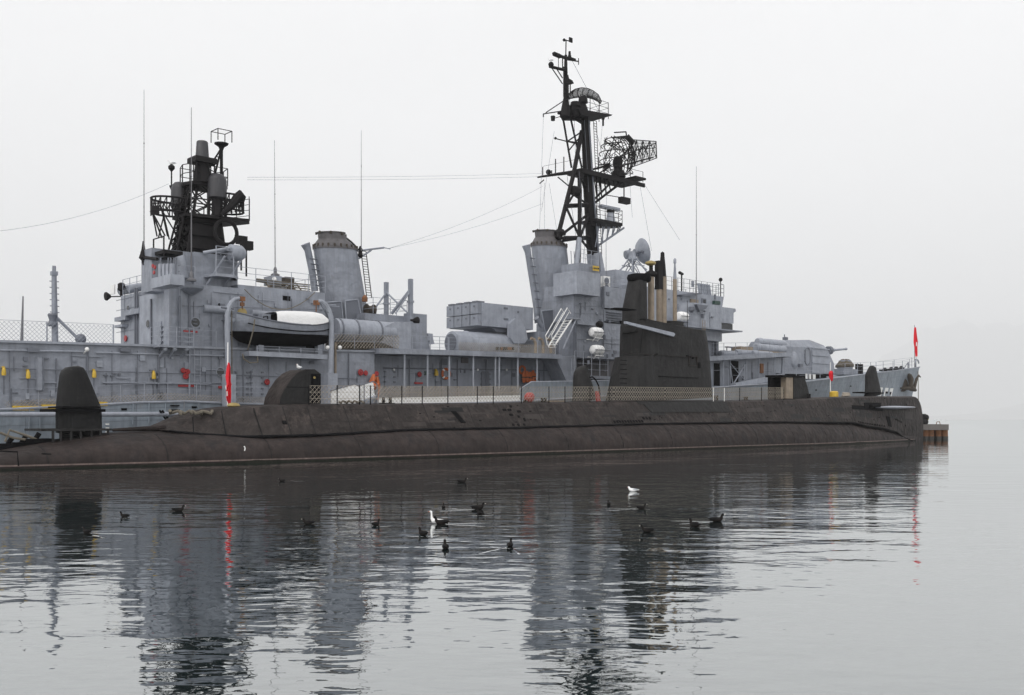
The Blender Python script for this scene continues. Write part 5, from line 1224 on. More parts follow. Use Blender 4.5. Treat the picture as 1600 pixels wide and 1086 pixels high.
# forecastle gear
a = D(1325, 587, -1.6); zdk_ = HD(a.x)
wl = part('windlass', MB().lathe((a.x, -1.2, zdk_), [(.9, 0), (.9, .9), (.7, .95), (.45, 1.1), (.45, 1.5), (.75, 1.6), (.7, 1.75)], 18).box((a.x-1.6, -2, zdk_), (a.x+1.6, -.4, zdk_+.7)), 'grey', des, smooth=True)
rgw = random.Random(4)
part('windlass_cover', MB().rings([[Vector((a.x+r_*1.15*cos(q)*(1+.12*sin(3*q+h_)), -1.2+r_*sin(q), zdk_+h_+.08*sin(5*q))) for q in [2*pi*i/18 for i in range(18)]] for r_, h_ in ((1.0, .95), (1.05, 1.15), (.85, 1.4), (.75, 1.55), (.5, 1.8), (.1, 1.85))]), 'cover', wl, smooth=True, label='brown canvas cover on the windlass')
a = D(1342, 583, -1.8); part('mooring_bitts', MB().cyl((a.x-.4, -1.8, HD(a.x)), (a.x-.4, -1.8, HD(a.x)+1.2), .25, n=12).cyl((a.x+.5, -1.8, HD(a.x)), (a.x+.5, -1.8, HD(a.x)+1.2), .25, n=12).cyl((a.x-.6, -1.8, HD(a.x)+.8), (a.x+.8, -1.8, HD(a.x)+.8), .12), 'mast', des, smooth=True)
for px in (1386, 1396, 1404, 1412): a = D(px, 580, -1.2); zz = HD(a.x); part('anchor_chain', MB().lathe((a.x, -.9, zz), [(.3, 0), (.35, .2), (.15, .45)], 8).box((a.x-.9, -1.0, zz), (a.x+.4, -.6, zz+.2)), 'mast', des)
pts = [Vector((Xd(px, -HB(Xd(px, -3))+.1), -HB(Xd(px, -3))+.1, HD(Xd(px, -3)))) for px in (1226, 1262, 1300, 1340, 1380, 1410)] + [Vector((-1.2, -.3, HD(-1.2)))]
rail('guard_rail', pts, des, 'lightgrey', 1.35, 3.2, 3, .018, .035)
rail('guard_rail', [(p.x, -p.y, p.z) for p in pts[2:]], des, 'lightgrey', 1.35, 3.2, 3, .018, .035)
# hawse ring and anchor at the stem
part('bow_fairlead', MB().tube([(-.7+.5*cos(q), -.15, HD(-1)+.55+.5*sin(q)) for q in [pi*i/10 for i in range(11)]], .1), 'lightgrey', des, smooth=True)
hp_ = hullpt(-4.2, .24, .0)
part('hawse_mark', MB().lathe((hp_.x-.6, hp_.y-.02, hp_.z), [(.9, 0), (.9, .05)], 18, (-.25, -1, 0), sx=1.2, sy=1.0), 'rusty_dark', des)
anc = MB(); c = D(1421, 596, -.9)
anc.tube([c+Vector((.2, .2, 1.0)), c+Vector((.1, -.1, -.6))], .22, 8)
anc.tube([c+Vector((-1.0, -.3, -.9)), c+Vector((-.3, -.3, -.95)), c+Vector((.6, -.3, -1.0)), c+Vector((1.1, -.3, -1.15))], [.2, .32, .32, .18], 8)
anc.tube([c+Vector((-.9, -.3, -.9)), c+Vector((-1.3, -.2, -.95)), c+Vector((-2.2, .1, -.9))], [.25, .2, .08], 8)
anc.tube([c+Vector((.7, -.3, -.9)), c+Vector((.9, -.5, .3)), c+Vector((1.3, -.6, .8)), c+Vector((1.8, -.6, .6))], [.22, .18, .14, .08], 8)
anc.tube([c+Vector((-.3, -.3, -.8)), c+Vector((-.4, -.5, .3)), c+Vector((-.5, -.4, .9))], [.35, .28, .12], 8)
part('anchor', anc, 'rusty_dark', des, smooth=True)
# hull number: only the tops show over the submarine; block shapes with shadow, as seen
def digit(x, shapes, zt, s=1.0):
    for (u0, v0, u1, v1, m_) in shapes:
        a, b = -9.4+x+u0*s, -9.4+x+u1*s
        t0, t1 = 0, 0
        mb = MB(); zz1, zz0 = zt-v0*s, zt-v1*s
        def sp(xx, z): 
            w, b_, zd = HW(xx), HB(xx), HD(xx); t = 1-z/zd; return Vector((xx-(4.6*t*max(0, 1-(-xx)/14.0) if xx > -14 else 0), -(w+(b_-w)*((1-t)**1.7))-(.035 if m_ == 'white' else .02), z))
        ring = [sp(a, zz0), sp(b, zz0), sp(b, zz1), sp(a, zz1)]; back = [p+Vector((0, .15, 0)) for p in ring]
        mb.add(ring+back, [(0, 1, 2, 3), (7, 6, 5, 4), (1, 0, 4, 5), (2, 1, 5, 6), (3, 2, 6, 7), (0, 3, 7, 4)]); part('hull_number', mb, m_, des)
zt_n = 6.2
for off_, sh in ((-3.3, [(0, 0, 1.1, .45, 'white'), (.7, .45, 1.1, 1.0, 'white'), (0, 1.0, 1.1, 1.4, 'white'), (.7, 1.4, 1.1, 2.2, 'white'), (0, 2.2, 1.1, 2.6, 'white'), (1.1, .3, 1.35, 2.7, 'black')]),
                 (-1.2, [(0, 0, 1.3, .45, 'white'), (0, .45, .4, 1.2, 'white'), (0, 1.0, 1.3, 1.4, 'white'), (.9, 1.4, 1.3, 2.2, 'white'), (0, 2.2, 1.3, 2.6, 'white'), (.4, .45, 1.5, .7, 'black')]),
                 (.9, [(0, 0, 1.3, .45, 'white'), (.9, .45, 1.3, 1.2, 'white'), (0, 1.1, 1.3, 1.5, 'white'), (0, 1.5, .4, 2.2, 'white'), (0, 2.2, 1.3, 2.6, 'white'), (.35, .45, .9, .8, 'black')])): digit(off_-1.5, sh, zt_n)
a = D(1285, 587, -4.6); mb = MB()
for i, w in enumerate((.5, .35, .5)): mb.box((a.x+i*.75, -2.56, a.z-.28), (a.x+i*.75+w, -2.5, a.z+.28))
part('turret_marking', mb, 'white', tur)
onw(1292, 588, 1.3, .35, 'lightgrey', 'white_patch', -3.0, .03)

# ------------------------------------------------------------ foremast (black tripod)
mz = D(920, 447, 0).z
def P0(px, py, y=0.): return D(px, py, y)
mb = MB()
mb.tube([P0(933, 446), P0(925, 380), P0(919, 300), P0(913, 176)], [.66, .54, .44, .33], 16)
fm = part('foremast', mb, 'mast', des, smooth=True, label='tall black tripod mast with radar aerials')
part('mast_foot', MB().tube([P0(936, 450), P0(928, 396)], [.84, .70], 16), 'lightgrey', fm, smooth=True)
legs = MB()
LA, LT = P0(866, 388, -1.6), P0(908, 215, -.3)
legs.tube([P0(871, 372, -1.2), P0(896, 273, -.4), P0(909, 205, 0)], .2, 10)
legs.tube([P0(902, 455, -1.8), P0(905, 400, -1.7), P0(906, 300, -.9), P0(905, 268, -.6)], [.17, .17, .2, .18], 10)
part('tripod_leg', legs, 'mast', fm, smooth=True)
part('leg_foot', MB().tube([P0(898, 440, -2.1), P0(905, 372, -1.75)], .25, 10), 'lightgrey', fm, smooth=True)
mb = MB()
def bl_(p, q, r=.09, y0=0., y1=0.): mb.cyl(P0(*p, y0), P0(*q, y1), r, n=6)
# lower bays
bl_((871, 372), (925, 330), .13, -1.2, 0); bl_((884, 322), (906, 372), .12, -1, -1.7); bl_((906, 372), (922, 330), .12, -1.7, 0); bl_((906, 372), (938, 412), .12, -1.7, .5)
bl_((884, 322), (924, 320), .2, -1, 0); bl_((882, 372), (925, 372), .2, -1.6, 0); bl_((880, 376), (926, 369), .14, -1.2, 1)
bl_((906, 372), (871, 372), .15, -1.7, -1.2); bl_((890, 300), (922, 322), .1, -.8, 0); bl_((905, 290), (885, 322), .1, -.8, -1); bl_((898, 268), (922, 300), .1, -.4, 0); bl_((906, 268), (925, 345), .1)
# upper legs from platform
bl_((879, 180), (893, 262), .1, .6, 0); bl_((891, 182), (909, 262), .1, .3, 0)
bl_((885, 222), (910, 205), .07); bl_((886, 221), (912, 224), .07); bl_((866, 216), (898, 224), .05); bl_((888, 236), (908, 212), .06)
bl_((880, 180), (912, 190), .1); bl_((888, 180), (914, 196), .08)
part('mast_bracing', mb, 'mast', fm)
a = P0(868, 216); part('yard_knob', MB().ball(a, .12), 'mast', fm)
mb = MB()
for s_ in (0, .4): mb.cyl(P0(921, 190)+Vector((s_, -.5, 0)), P0(931, 440)+Vector((s_, -.5, 0)), .03)
for i in range(60): p = P0(921, 190).lerp(P0(931, 440), i/60)+Vector((0, -.5, 0)); mb.cyl(p, p+Vector((.4, 0, 0)), .02, n=4)
part('ladder', mb, 'mast', fm)
a = P0(896, 299, -.6); part('mast_lamp_drum', MB().lathe((a.x-.3, -.8, a.z), [(.4, 0), (.45, .1), (.45, .7), (.3, .8)], 14, (1, 0, 0)), 'mast', fm, smooth=True)
a = P0(875, 362, -1); part('mast_lamp_drum', MB().lathe((a.x, -1, a.z-.3), [(.5, 0), (.55, .2), (.3, .5)], 14), 'mast', fm, smooth=True)
# main yard platform y 270..285
ya0, ya1 = P0(842, 277), P0(997, 282)
mb = MB(); mb.tube([P0(840, 277, 4.2), P0(872, 272, 2.0), P0(905, 268, 0)], [.08, .15, .2], 8)
part('yard_arm', mb, 'mast', fm, smooth=True)
a, b = P0(905, 274, -.6), P0(990, 281, -.6)
mb = MB(); mb.box((a.x, -.9, P0(930, 276).z-.2), (b.x, .9, P0(930, 271).z-.1)); mb.box((a.x, -1.0, P0(930, 277).z-.2), (b.x+1.2, -.85, P0(930, 272.5).z-.1)); mb.box((b.x-.4, -1.2, P0(980, 278).z-.2), (b.x+1.1, 1.2, P0(980, 275).z-.2))
mp_ = part('yard_platform', mb, 'mast', fm)
mb = MB(); pa = [P0(974, 283, -.8), P0(928, 318, -.2)]
mb.cyl(pa[0], pa[1], .12); mb.cyl(P0(958, 282, .8), P0(928, 312, .3), .1)
for i in range(6):
    t = i/6; q = P0(929, 316, -.3).lerp(P0(974, 283, -.8), (i+.6)/6.6); top_ = P0(932+i*6, 277, -.6); top2 = P0(928+i*7.5, 277, -.6); mb.cyl(top_, q, .06); mb.cyl(top2, q, .05)
part('platform_bracing', mb, 'mast', fm)
mb = MB()
for px, h in ((848, .9), (862, .5), (868, 1.5), (881, 1.6)): p = P0(px, 277-(px-842)*.12, 3.9-(px-842)*.055); mb.cyl(p, p+Vector((0, 0, h)), .05)
p = P0(857, 274, 3.2); mb.ball(p+Vector((0, 0, .3)), .25); mb.cyl(P0(848, 260, 4), P0(910, 247, 0), .015, n=4); mb.cyl(P0(872, 277, 2.4), P0(889, 291, .3), .06); mb.cyl(P0(850, 281, 3.9), P0(843, 287, 4.2), .05)
mb.cyl(P0(935, 265, -.5), P0(935, 245, -.5), .05).cyl(P0(935, 258, -.5), P0(953, 256, -.5), .07).cyl(P0(925, 265, 0), P0(952, 258, -.5), .1).cyl(P0(930, 275, 0), P0(955, 258, -1), .06)
part('yard_fitting', mb, 'mast', fm)
rail('platform_rail', [(a.x+3, -.9, P0(930, 271).z-.1), (b.x+1, -.9, P0(930, 271).z-.1)], mp_, 'mast', 1.0, 1.8, 1, .02, .03)
mb = MB(); mb.cyl(P0(975, 283, -.9), P0(975, 311, -.9), .06); mb.box(P0(972, 316, -1.2), P0(979, 311, -.7)); mb.cyl(P0(948, 305, 0), P0(974, 309, -.9), .04)
part('hanging_aerial', mb, 'mast', mp_)
# air-search radar: open lattice reflector + feed cage
def reflector(c, u, v, dp, wu, wv, nu, nv, r, curv, parent, name, rfr=.06, kind=None):
    mb = MB(); G = [[c + u*(wu*(i/nu-.5)) + v*(wv*(j/nv-.5)) + dp*(curv*((2*i/nu-1)**2*1.0+.35*(2*j/nv-1)**2)) for j in range(nv+1)] for i in range(nu+1)]
    for i in range(nu+1):
        for j in range(nv+1):
            if i < nu: mb.cyl(G[i][j], G[i+1][j], rfr if j in (0, nv) else r, n=4)
            if j < nv: mb.cyl(G[i][j], G[i][j+1], rfr if i in (0, nu) or i % 4 == 0 else r, n=4)
    for i in range(0, nu-1, 4): mb.cyl(G[i][0], G[min(nu, i+4)][nv], rfr*.8, n=4)
    return part(name, mb, 'mast', parent)
rc = P0(1000, 236, -.6); e1_, e2_ = P0(975, 240, -1.2), P0(1025, 234, .6)
u = (e2_-e1_).normalized(); wu = (e2_-e1_).length; v = Vector((-.12, 0, 1)).normalized(); dp = u.cross(v).normalized()
ras = part('air_search_radar', MB().lathe(P0(966, 277, -.4)+Vector((0, 0, 0)), [(.7, 0), (.6, .5), (.4, .7), (.4, 1.8)], 14).ball(P0(965, 255, -.4), (.5, .45, .7)), 'mast', fm, label='lattice air search radar on the right of the yard platform')
mb = MB(); CR = [(984, 218), (1025, 221), (1026, 247), (980, 264)]; G = []
for i in range(21):
    t = i/20; a_, b_ = (CR[0][0]+(CR[1][0]-CR[0][0])*t, CR[0][1]+(CR[1][1]-CR[0][1])*t), (CR[3][0]+(CR[2][0]-CR[3][0])*t, CR[3][1]+(CR[2][1]-CR[3][1])*t)
    y_ = -1.0+2.2*t+.5*(2*t-1)**2; G.append([P0(a_[0]+(b_[0]-a_[0])*j/8, a_[1]+(b_[1]-a_[1])*j/8, y_+.25*((2*j/8-1)**2)) for j in range(9)])
for i in range(21):
    for j in range(9):
        if i < 20: mb.cyl(G[i][j], G[i+1][j], .05 if j in (0, 3, 8) else .02, n=4)
        if j < 8: mb.cyl(G[i][j], G[i][j+1], .055 if i % 5 == 0 else .02, n=4)
for i in range(0, 20, 5): mb.cyl(G[i][0], G[i+5][8], .04, n=4); mb.cyl(G[i+5][0], G[i][8], .04, n=4)
part('reflector', mb, 'mast', ras)
mb = MB(); cc_ = P0(966, 245, -.5); R_ = 1.75
for k in range(9):
    an = -1.2+k*.3; 
    mb.tube([cc_+Vector((R_*sin(q)*cos(an)-.2, R_*sin(q)*sin(an)*.9, R_*1.1*cos(q))) for q in [.3+2.5*i/10 for i in range(11)] if True], .04, 4)
for zq_ in (-1.2, -.5, .2, .9, 1.5):
    rr_ = sqrt(max(.1, R_**2-(zq_/1.1)**2)); mb.tube([cc_+Vector((rr_*cos(q)-.2, rr_*sin(q)*.9, zq_)) for q in [1.9+2.6*i/10 for i in range(11)]], .045, 4)
for i in range(64):
    q0, q1, q2_, q3_ = [random.uniform(0, 6.28) for _ in range(4)]
    p = cc_+Vector((R_*.9*cos(q0), R_*.7*sin(q0), R_*.9*sin(q1))); q = cc_+Vector((R_*.9*cos(q0+.9), R_*.7*sin(q0+.9), R_*.9*sin(q1+.7))); mb.cyl(p, q, .032, n=4)
part('feed_cage', mb, 'mast', ras)
mb = MB(); f0, f1q = P0(979, 213, -.5), P0(990, 224, -.9)
mb.cyl(f0, f1q, .28, .25, n=8).cyl(P0(958, 215, -.5), f0, .08).cyl(P0(960, 207, -.5), P0(978, 206, -.5), .06).cyl(P0(978, 206, -.5), f0, .06).cyl(P0(970, 245, -.6), f1q, .06).cyl(P0(955, 213, -.5), P0(975, 235, -.6), .05)
for i in range(5): mb.cyl(P0(972+i*8, 232-i*1.2, -.8), P0(972+(i+1)*8, 252-i*3, -.8), .04, n=4).cyl(P0(972+i*8, 255-i*3, -.8), P0(972+(i+1)*8, 231-i*1.2, -.8), .035, n=4)
mb.cyl(P0(966, 260, -.8), P0(1020, 246, -.2), .07).cyl(P0(966, 246, -.8), P0(1024, 224, -.2), .04)
part('feed_horn', mb, 'mast', ras)
# nav radar on bracketed platform y 350
a, b = P0(930, 351, -1.2), P0(977, 354, -1.2)
np_ = part('radar_platform', MB().prism_z([(a.x, -1.4), (b.x-.6, -1.4), (b.x, -.4), (b.x-.6, .8), (a.x, .8)], b.z-.02, b.z+.22), 'mast', fm)
mb = MB(); mb.cyl(P0(975, 356, -1), P0(933, 385, -.3), .1)
for i in range(5): mb.cyl(P0(933+i*8.5, 354, -1), P0(934+i*7.5, 383-i*5.3, -.6), .06).cyl(P0(936+i*8.5, 354, -1), P0(930+i*9, 386-i*6, -.6), .05)
part('platform_bracket', mb, 'grey', np_)
rail('platform_rail', [(a.x, -1.35, b.z+.22), (b.x-.6, -1.35, b.z+.22), (b.x-.05, -.4, b.z+.22), (b.x-.6, .75, b.z+.22)], np_, 'mast', 1.15, 1.3, 3, .02, .03)
a = P0(954, 351, -.6); c1 = P0(954, 330, -.6)
nr_ = part('scanner_pedestal', MB().lathe((a.x, -.6, b.z+.2), [(.5, 0), (.32, .9), (.25, 1.0)], 12), 'lightgrey', np_, smooth=True)
part('scanner_motor', MB().box((a.x-.28, -.85, b.z+1.2), (a.x+.28, -.35, c1.z+.1)), 'mast', np_)
e0, e1 = P0(941.5, 323, -.9), P0(963, 329, -.3); part('scanner_bar', MB().box((e0.x, -.8, c1.z+.12), (e1.x, -.4, c1.z+.42)), 'lightgrey', np_)
# upper platform y 176..184 and curved radar
a, b = P0(872, 180, -.4), P0(941, 183, -.4)
up_ = part('upper_platform', MB().rings([[Vector((x, y, z)) for x, y, z in [(P0(893, 0).x, -1.2, P0(893, 184).z), (P0(940, 0).x, -1.2, P0(930, 182.5).z), (P0(940, 0).x, 1.2, P0(930, 182.5).z), (P0(893, 0).x, 1.2, P0(893, 184).z)]], [Vector((x, y, z)) for x, y, z in [(P0(889, 0).x, -1.2, P0(905, 179).z), (P0(942, 0).x, -1.2, P0(930, 180).z), (P0(942, 0).x, 1.2, P0(930, 180).z), (P0(889, 0).x, 1.2, P0(905, 179).z)]]]), 'mast', fm)
mb = MB(); mb.cyl(P0(849, 178, 1.0), P0(888, 172, 0), .05).cyl(P0(853, 176, .8), P0(880, 158, .2), .045).cyl(P0(849, 178, 1), P0(849, 183, 1), .05).cyl(P0(865, 185, .4), P0(880, 181, .2), .03).lathe(P0(864, 185, .4), [(.18, -.2), (.2, .2)], 8)
mb.cyl(P0(872, 177, .3), P0(890, 175, 0), .12)
part('wire_spreader', mb, 'mast', up_)
part('mast_head_housing', MB().tube([P0(883, 183, 0), P0(884, 170, 0), P0(884, 155, 0)], [.5, .42, .25], 10).box(P0(893, 180, -.4), P0(900, 171, .3)).lathe(P0(899, 170, 0), [(.2, 0), (.5, .2), (.4, .6)], 10), 'mast', up_)
z_ = P0(925, 180, -1.1).z
rail('platform_rail', [(P0(893, 0).x, -1.15, z_+.05), (P0(936, 0).x, -1.15, z_+.05), (P0(936, 0).x, 1.15, z_+.05)], up_, 'mast', 1.5, 1.4, 3, .02, .035)
a = P0(940, 171, .5); part('mast_lamp', MB().cyl((a.x+.2, .5, z_), (a.x+.2, .5, z_+.9), .09).ball((a.x+.2, .5, z_+.7), .17), 'mast', up_)
mb = MB(); c = P0(911, 178, 0); mb.lathe((c.x, 0, c.z), [(.55, 0), (.42, .5), (.25, .9), (.45, 1.0), (.4, 1.5), (.2, 1.6)], 12); mb.cyl((c.x, 0, c.z+1.5), P0(917, 153, .3), .07).cyl((c.x, 0, c.z+1.5), P0(912, 152, 0), .06)
cr2 = part('curved_radar', mb, 'mast', up_, label='arched mesh radar aerial near the mast top')
tp_ = [(887, 151), (891, 144), (899, 139), (908, 137), (918, 138), (927, 142), (935, 148), (940, 159)]
bp_ = [(887, 156), (892, 154), (900, 152.5), (909, 152), (918, 152.5), (926, 154.5), (933, 158), (939, 161.5)]
def pathpt(l, t): 
    k = t*(len(l)-1); i = min(int(k), len(l)-2); f = k-i; return (l[i][0]+(l[i+1][0]-l[i][0])*f, l[i][1]+(l[i+1][1]-l[i][1])*f)
mb = MB(); nx, ny = 40, 9; G = []
for i in range(nx+1):
    t = i/nx; y = 1.3*(1-(2*t-1)**2)-.6; col = []
    for j in range(ny+1):
        p, q = P0(*pathpt(tp_, t), y), P0(*pathpt(bp_, t), y-.3); col.append(p.lerp(q, j/ny)+Vector((0, .25*sin(pi*j/ny), 0)))
    G.append(col)
for i in range(nx+1):
    for j in range(ny+1):
        if i < nx: mb.cyl(G[i][j], G[i+1][j], .045 if j in (0, ny) else .028, n=4)
        if j < ny: mb.cyl(G[i][j], G[i][j+1], .045 if i % 5 == 0 else .026, n=4)
part('reflector', mb, 'mast', cr2)
# topmast
mb = MB(); mb.tube([P0(884, 160, 0), P0(884, 115, 0), P0(884, 86, 0)], [.24, .18, .13], 10); mb.cyl(P0(884, 90, 0), P0(884.5, 62, 0), .05)
tm = part('topmast', mb, 'mast', fm, smooth=True)
mb = MB(); mb.cyl(P0(880, 62.5, 0), P0(893, 64.5, 0), .05); mb.box(P0(890, 65, -.05), P0(893.5, 60, .05)); mb.ball(P0(881.5, 62.5, 0), .14)
part('wind_vane', mb, 'mast', tm)
mb = MB(); mb.lathe(P0(870, 85.5, 0)-Vector((.55, 0, 0)), [(.05, 0), (.2, .2), (.2, .9), (.08, 1.2)], 10, (1, 0, -.05)); mb.cyl(P0(872, 86, 0), P0(884, 91, 0), .14); mb.cyl(P0(884, 93, 0), P0(904, 96, 0), .06).cyl(P0(904, 91, 0), P0(904, 101, 0), .04).box(P0(888, 90, -.2), P0(895, 93.5, .2)).lathe(P0(890, 89, 0), [(.2, -.1), (.12, .2), (.1, .5)], 8)
mb.cyl(P0(859, 104, 0), P0(885, 110, 0), .14).ball(P0(861, 101, 0), .25).cyl(P0(862, 106, 0), P0(879, 131, 0), .05).cyl(P0(870, 108, 0), P0(879, 122, 0), .05).cyl(P0(872.5, 90, 0), P0(872.5, 106, 0), .03).cyl(P0(879, 90, 0), P0(879, 107, 0), .05)
mb.lathe(P0(889, 127, 0)+Vector((-.3, 0, 0)), [(.08, 0), (.25, .2), (.2, .6), (.03, .9)], 8, (1, 0, -.05)).cyl(P0(887, 117, 0), P0(889, 127, 0), .06)
part('topmast_fittings', mb, 'mast', tm)
mb = MB()
for s_ in (0, .45): mb.cyl(P0(878, 105)+Vector((s_, -.2, 0)), P0(878, 152)+Vector((s_, -.2, 0)), .035)
for i in range(12): p = P0(878, 106).lerp(P0(878, 152), i/12)+Vector((0, -.2, 0)); mb.cyl(p, p+Vector((.45, 0, 0)), .025, n=4)
for px in (888, 891): mb.cyl(P0(px, 125), P0(px, 150), .05)
part('ladder', mb, 'mast', tm)

# whip aerials
def whip(px, pt, pb, y, name='whip_aerial', r=.021, base=True, knobs=()):
    a, b = D(px+ (0 if px != 429 else 1), pb, y), D(px, pt, y); mb = MB().tube([a, a.lerp(b, .5), b], [r*1.7, r*1.1, r*.6], 6)
    if base: mb.lathe(a-Vector((0, 0, .05)), [(.3, 0), (.3, .1), (.12, .2), (.12, .45), (.06, .6)], 10)
    for k in knobs: p = a.lerp(b, k); mb.lathe(p, [(r*1.2, -.05), (r*2, 0), (r*1.2, .05)], 8)
    return part(name, mb, 'whip', des, smooth=True)
a = AF(225, 402, tx0-2.6)
whip(225, 140, 402, a.y, base=False, knobs=(.68, .3))
yw_ = -5.1
w2_ = whip(299, 168, 438, -4.9, knobs=(.3, .6), r=.027)
a = D(297, 447, -4.9); part('aerial_sponson', MB().lathe((a.x+.15, -4.8, a.z-.15), [(.15, -.35), (.7, 0), (.75, .15)], 14), 'grey', des, smooth=True)
whip(429, 219, 430, -2.0, knobs=(.35, .1, .6)); whip(564.5, 203, 392, -.9, base=False, knobs=(.25, .5, .7)); 
whip(1088, 260, 474, -4.6, r=.03, base=False, knobs=(.5,)); whip(947, 350, 437, -3.4, base=False, r=.02)
a, b = D(34, 535, 3), D(36, 463, 3); part('flag_pole', MB().cyl(a, b, .1, .04), 'whip', des)
# kingpost with derrick far left
a, b = D(86, 535, 2.5), D(84.5, 428, 2.5)
kp = part('kingpost', MB().cyl(a, b, .2, .15, 12).box(b-Vector((.18, .18, .1)), b+Vector((.18, .18, .15))).cyl(b, b+Vector((0, 0, .5)), .12), 'grey', des, smooth=True)
mb = MB()
for i in range(7): t = .35+i*.09; p = a.lerp(b, t); mb.cyl(p-Vector((.28, 0, 0)), p+Vector((.28, 0, 0)), .03)
part('post_rung', mb, 'grey', kp)
part('derrick_boom', MB().cyl(D(87, 495, 2.5), D(127, 534, 2.0), .1), 'grey', kp, smooth=True)
part('winch_drum', MB().lathe(D(82, 500, 2.3), [(.25, -.4), (.3, -.3), (.2, .0), (.3, .3), (.25, .4)], 10), 'seam', kp, smooth=True)
part('winch_block', MB().ball(D(126, 530, 2.0), .35), 'seam', kp, smooth=True)
# net fence on top of hangar
zt5 = lambda px, y: Z1(Xd(px, y))+.13
ea, eb = Vector((Xd(-40, -4.8), -4.8, zt5(-40, -4.8))), Vector((Xd(177, -4.8), -4.8, zt5(177, -4.8)))
netting('fence_net', [ea, eb], des, .0, 1.05, .24, .010, 'lightgrey')
rail('fence_posts', [ea, eb], des, 'lightgrey', 1.1, 3.6, 1, .016, .045)
p = D(137, 545, -5.0); part('floodlight', MB().ball(D(136, 546, -5.3), .13).cyl(D(136, 547, -5.3), D(131, 552, -4.9), .04), 'white', des, smooth=True)
for px in (52, 196): a = D(px, 543, -5.1); part('wall_light', MB().box((a.x-.3, -5.2, a.z-.25), (a.x+.3, -4.95, a.z-.05)), 'seam', des)

# ------------------------------------------------------------ boat, davits, platform
yB = -5.6
a, b = D(381, 556, -5.4), D(503, 556, -5.4)
bpz = D(440, 552, -5.4).z
bpl = part('boat_platform', MB().box((a.x, -6.1, bpz-.3), (b.x, -4.9, bpz)), 'lightgrey', des)
rail('platform_rail', [(a.x+.6, -6.0, bpz), (b.x-.4, -6.0, bpz)], bpl, 'lightgrey', .35, 1.6, 2, .02, .03)
part('boat_recess', MB().box((Xd(400, -4.95), -4.96, D(440, 544, -4.95).z), (Xd(478, -4.95), -4.88, D(440, 538, -4.95).z)), 'seam', des)
part('boat_recess', MB().box((Xd(478, -4.95), -4.97, D(490, 547, -4.95).z), (Xd(500, -4.95), -4.88, D(490, 536, -4.95).z)), 'black', des)
for px in (406, 498): q = D(px, 553, -5.5); part('boat_chock', MB().box((q.x-.18, -5.7, bpz), (q.x+.18, -5.3, D(px, 530, -5.5).z)), 'lightgrey', des)
def davit(pts, y, flip=1):
    P_ = [D(px, py, y) for px, py in pts]
    d = part('davit', MB().tube([p+Vector((0, 0, 0)) for p in P_], [.11, .13, .15, .17, .17, .17, .17, .17][:len(P_)], 8), 'lightgrey', des, smooth=True); return d, P_
dv1, P1_ = davit([(374, 466), (368, 467), (362, 472), (357, 481), (355.5, 492), (355, 510), (356, 550), (357, 590)], -6.25)
dv2, P2_ = davit([(497, 470), (503, 471), (509, 476), (513.5, 484), (517, 495), (518, 510), (517.5, 550), (516.5, 588)], -6.25)
q = D(357, 590, -6.25); part('davit_foot', MB().box((q.x-.3, -6.45, HD(q.x)-.2), (q.x+.4, -6.0, q.z+.2)), 'lightgrey', dv1)
q = D(517, 588, -6.25); part('davit_foot', MB().box((q.x-.35, -6.45, HD(q.x)-.2), (q.x+.4, -5.6, q.z+.2)), 'lightgrey', dv2)
mb = MB().cyl(D(354, 481, -6.3)-Vector((.35, 0, 0)), D(358, 482, -6.3)+Vector((.3, 0, 0)), .06); part('davit_cleat', mb, 'seam', dv1)
part('davit_cleat', MB().cyl(D(512, 488, -6.3), D(521, 487, -6.3), .05), 'seam', dv2)
part('fall_tackle', MB().cyl(D(378.5, 469, -6.2), D(378.5, 489, -6.0), .04).box(D(376, 470, -6.3), D(381, 464, -6.1)).box(D(376.5, 478, -6.25), D(380.5, 473, -6.1)), 'rust', dv1)
part('hook_block', MB().lathe(D(378.5, 489, -6.0)-Vector((0, .12, 0)), [(.08, 0), (.3, .05), (.3, .2), (.08, .25)], 14, (0, 1, 0)), 'brass', dv1, smooth=True)
part('fall_tackle', MB().cyl(D(494, 476, -6.2), D(494, 487, -6.0), .04).box(D(492, 476, -6.3), D(497, 470, -6.1)), 'rust', dv2)
part('boat_fall', MB().cyl(D(362, 485, -6.2), D(362.5, 588, -6.2), .035), 'rope', dv1)
part('davit_stay', MB().tube([D(500, 473, -6.2), D(509, 490, -6.1), D(514, 500, -6.1)], .03).cyl(D(500, 474, -6.2), D(514, 497, -6.0), .03), 'seam', dv2)
# rope span swag between davit heads
part('span_wire', MB().tube([D(382+i*11, 452+29*(1-((i-5)/5)**2)*1.0+ (i*.5), -5.0) for i in range(11)], .03, 5), 'rope', des)
part('brow_rail_post', MB().cyl(D(524, 535, -6.0), D(524, 606, -6.0), .08), 'beige', des)
for px in (512, 531): part('float_light', MB().ball(D(px, 543, -6.2), .14), 'white', des, smooth=True)
part('platform_loop', MB().tube([D(379, 553, -6), D(381, 561, -6.1), D(390, 567, -6.15), D(403, 566, -6.1), D(401, 550, -6)], .045), 'rope', des)

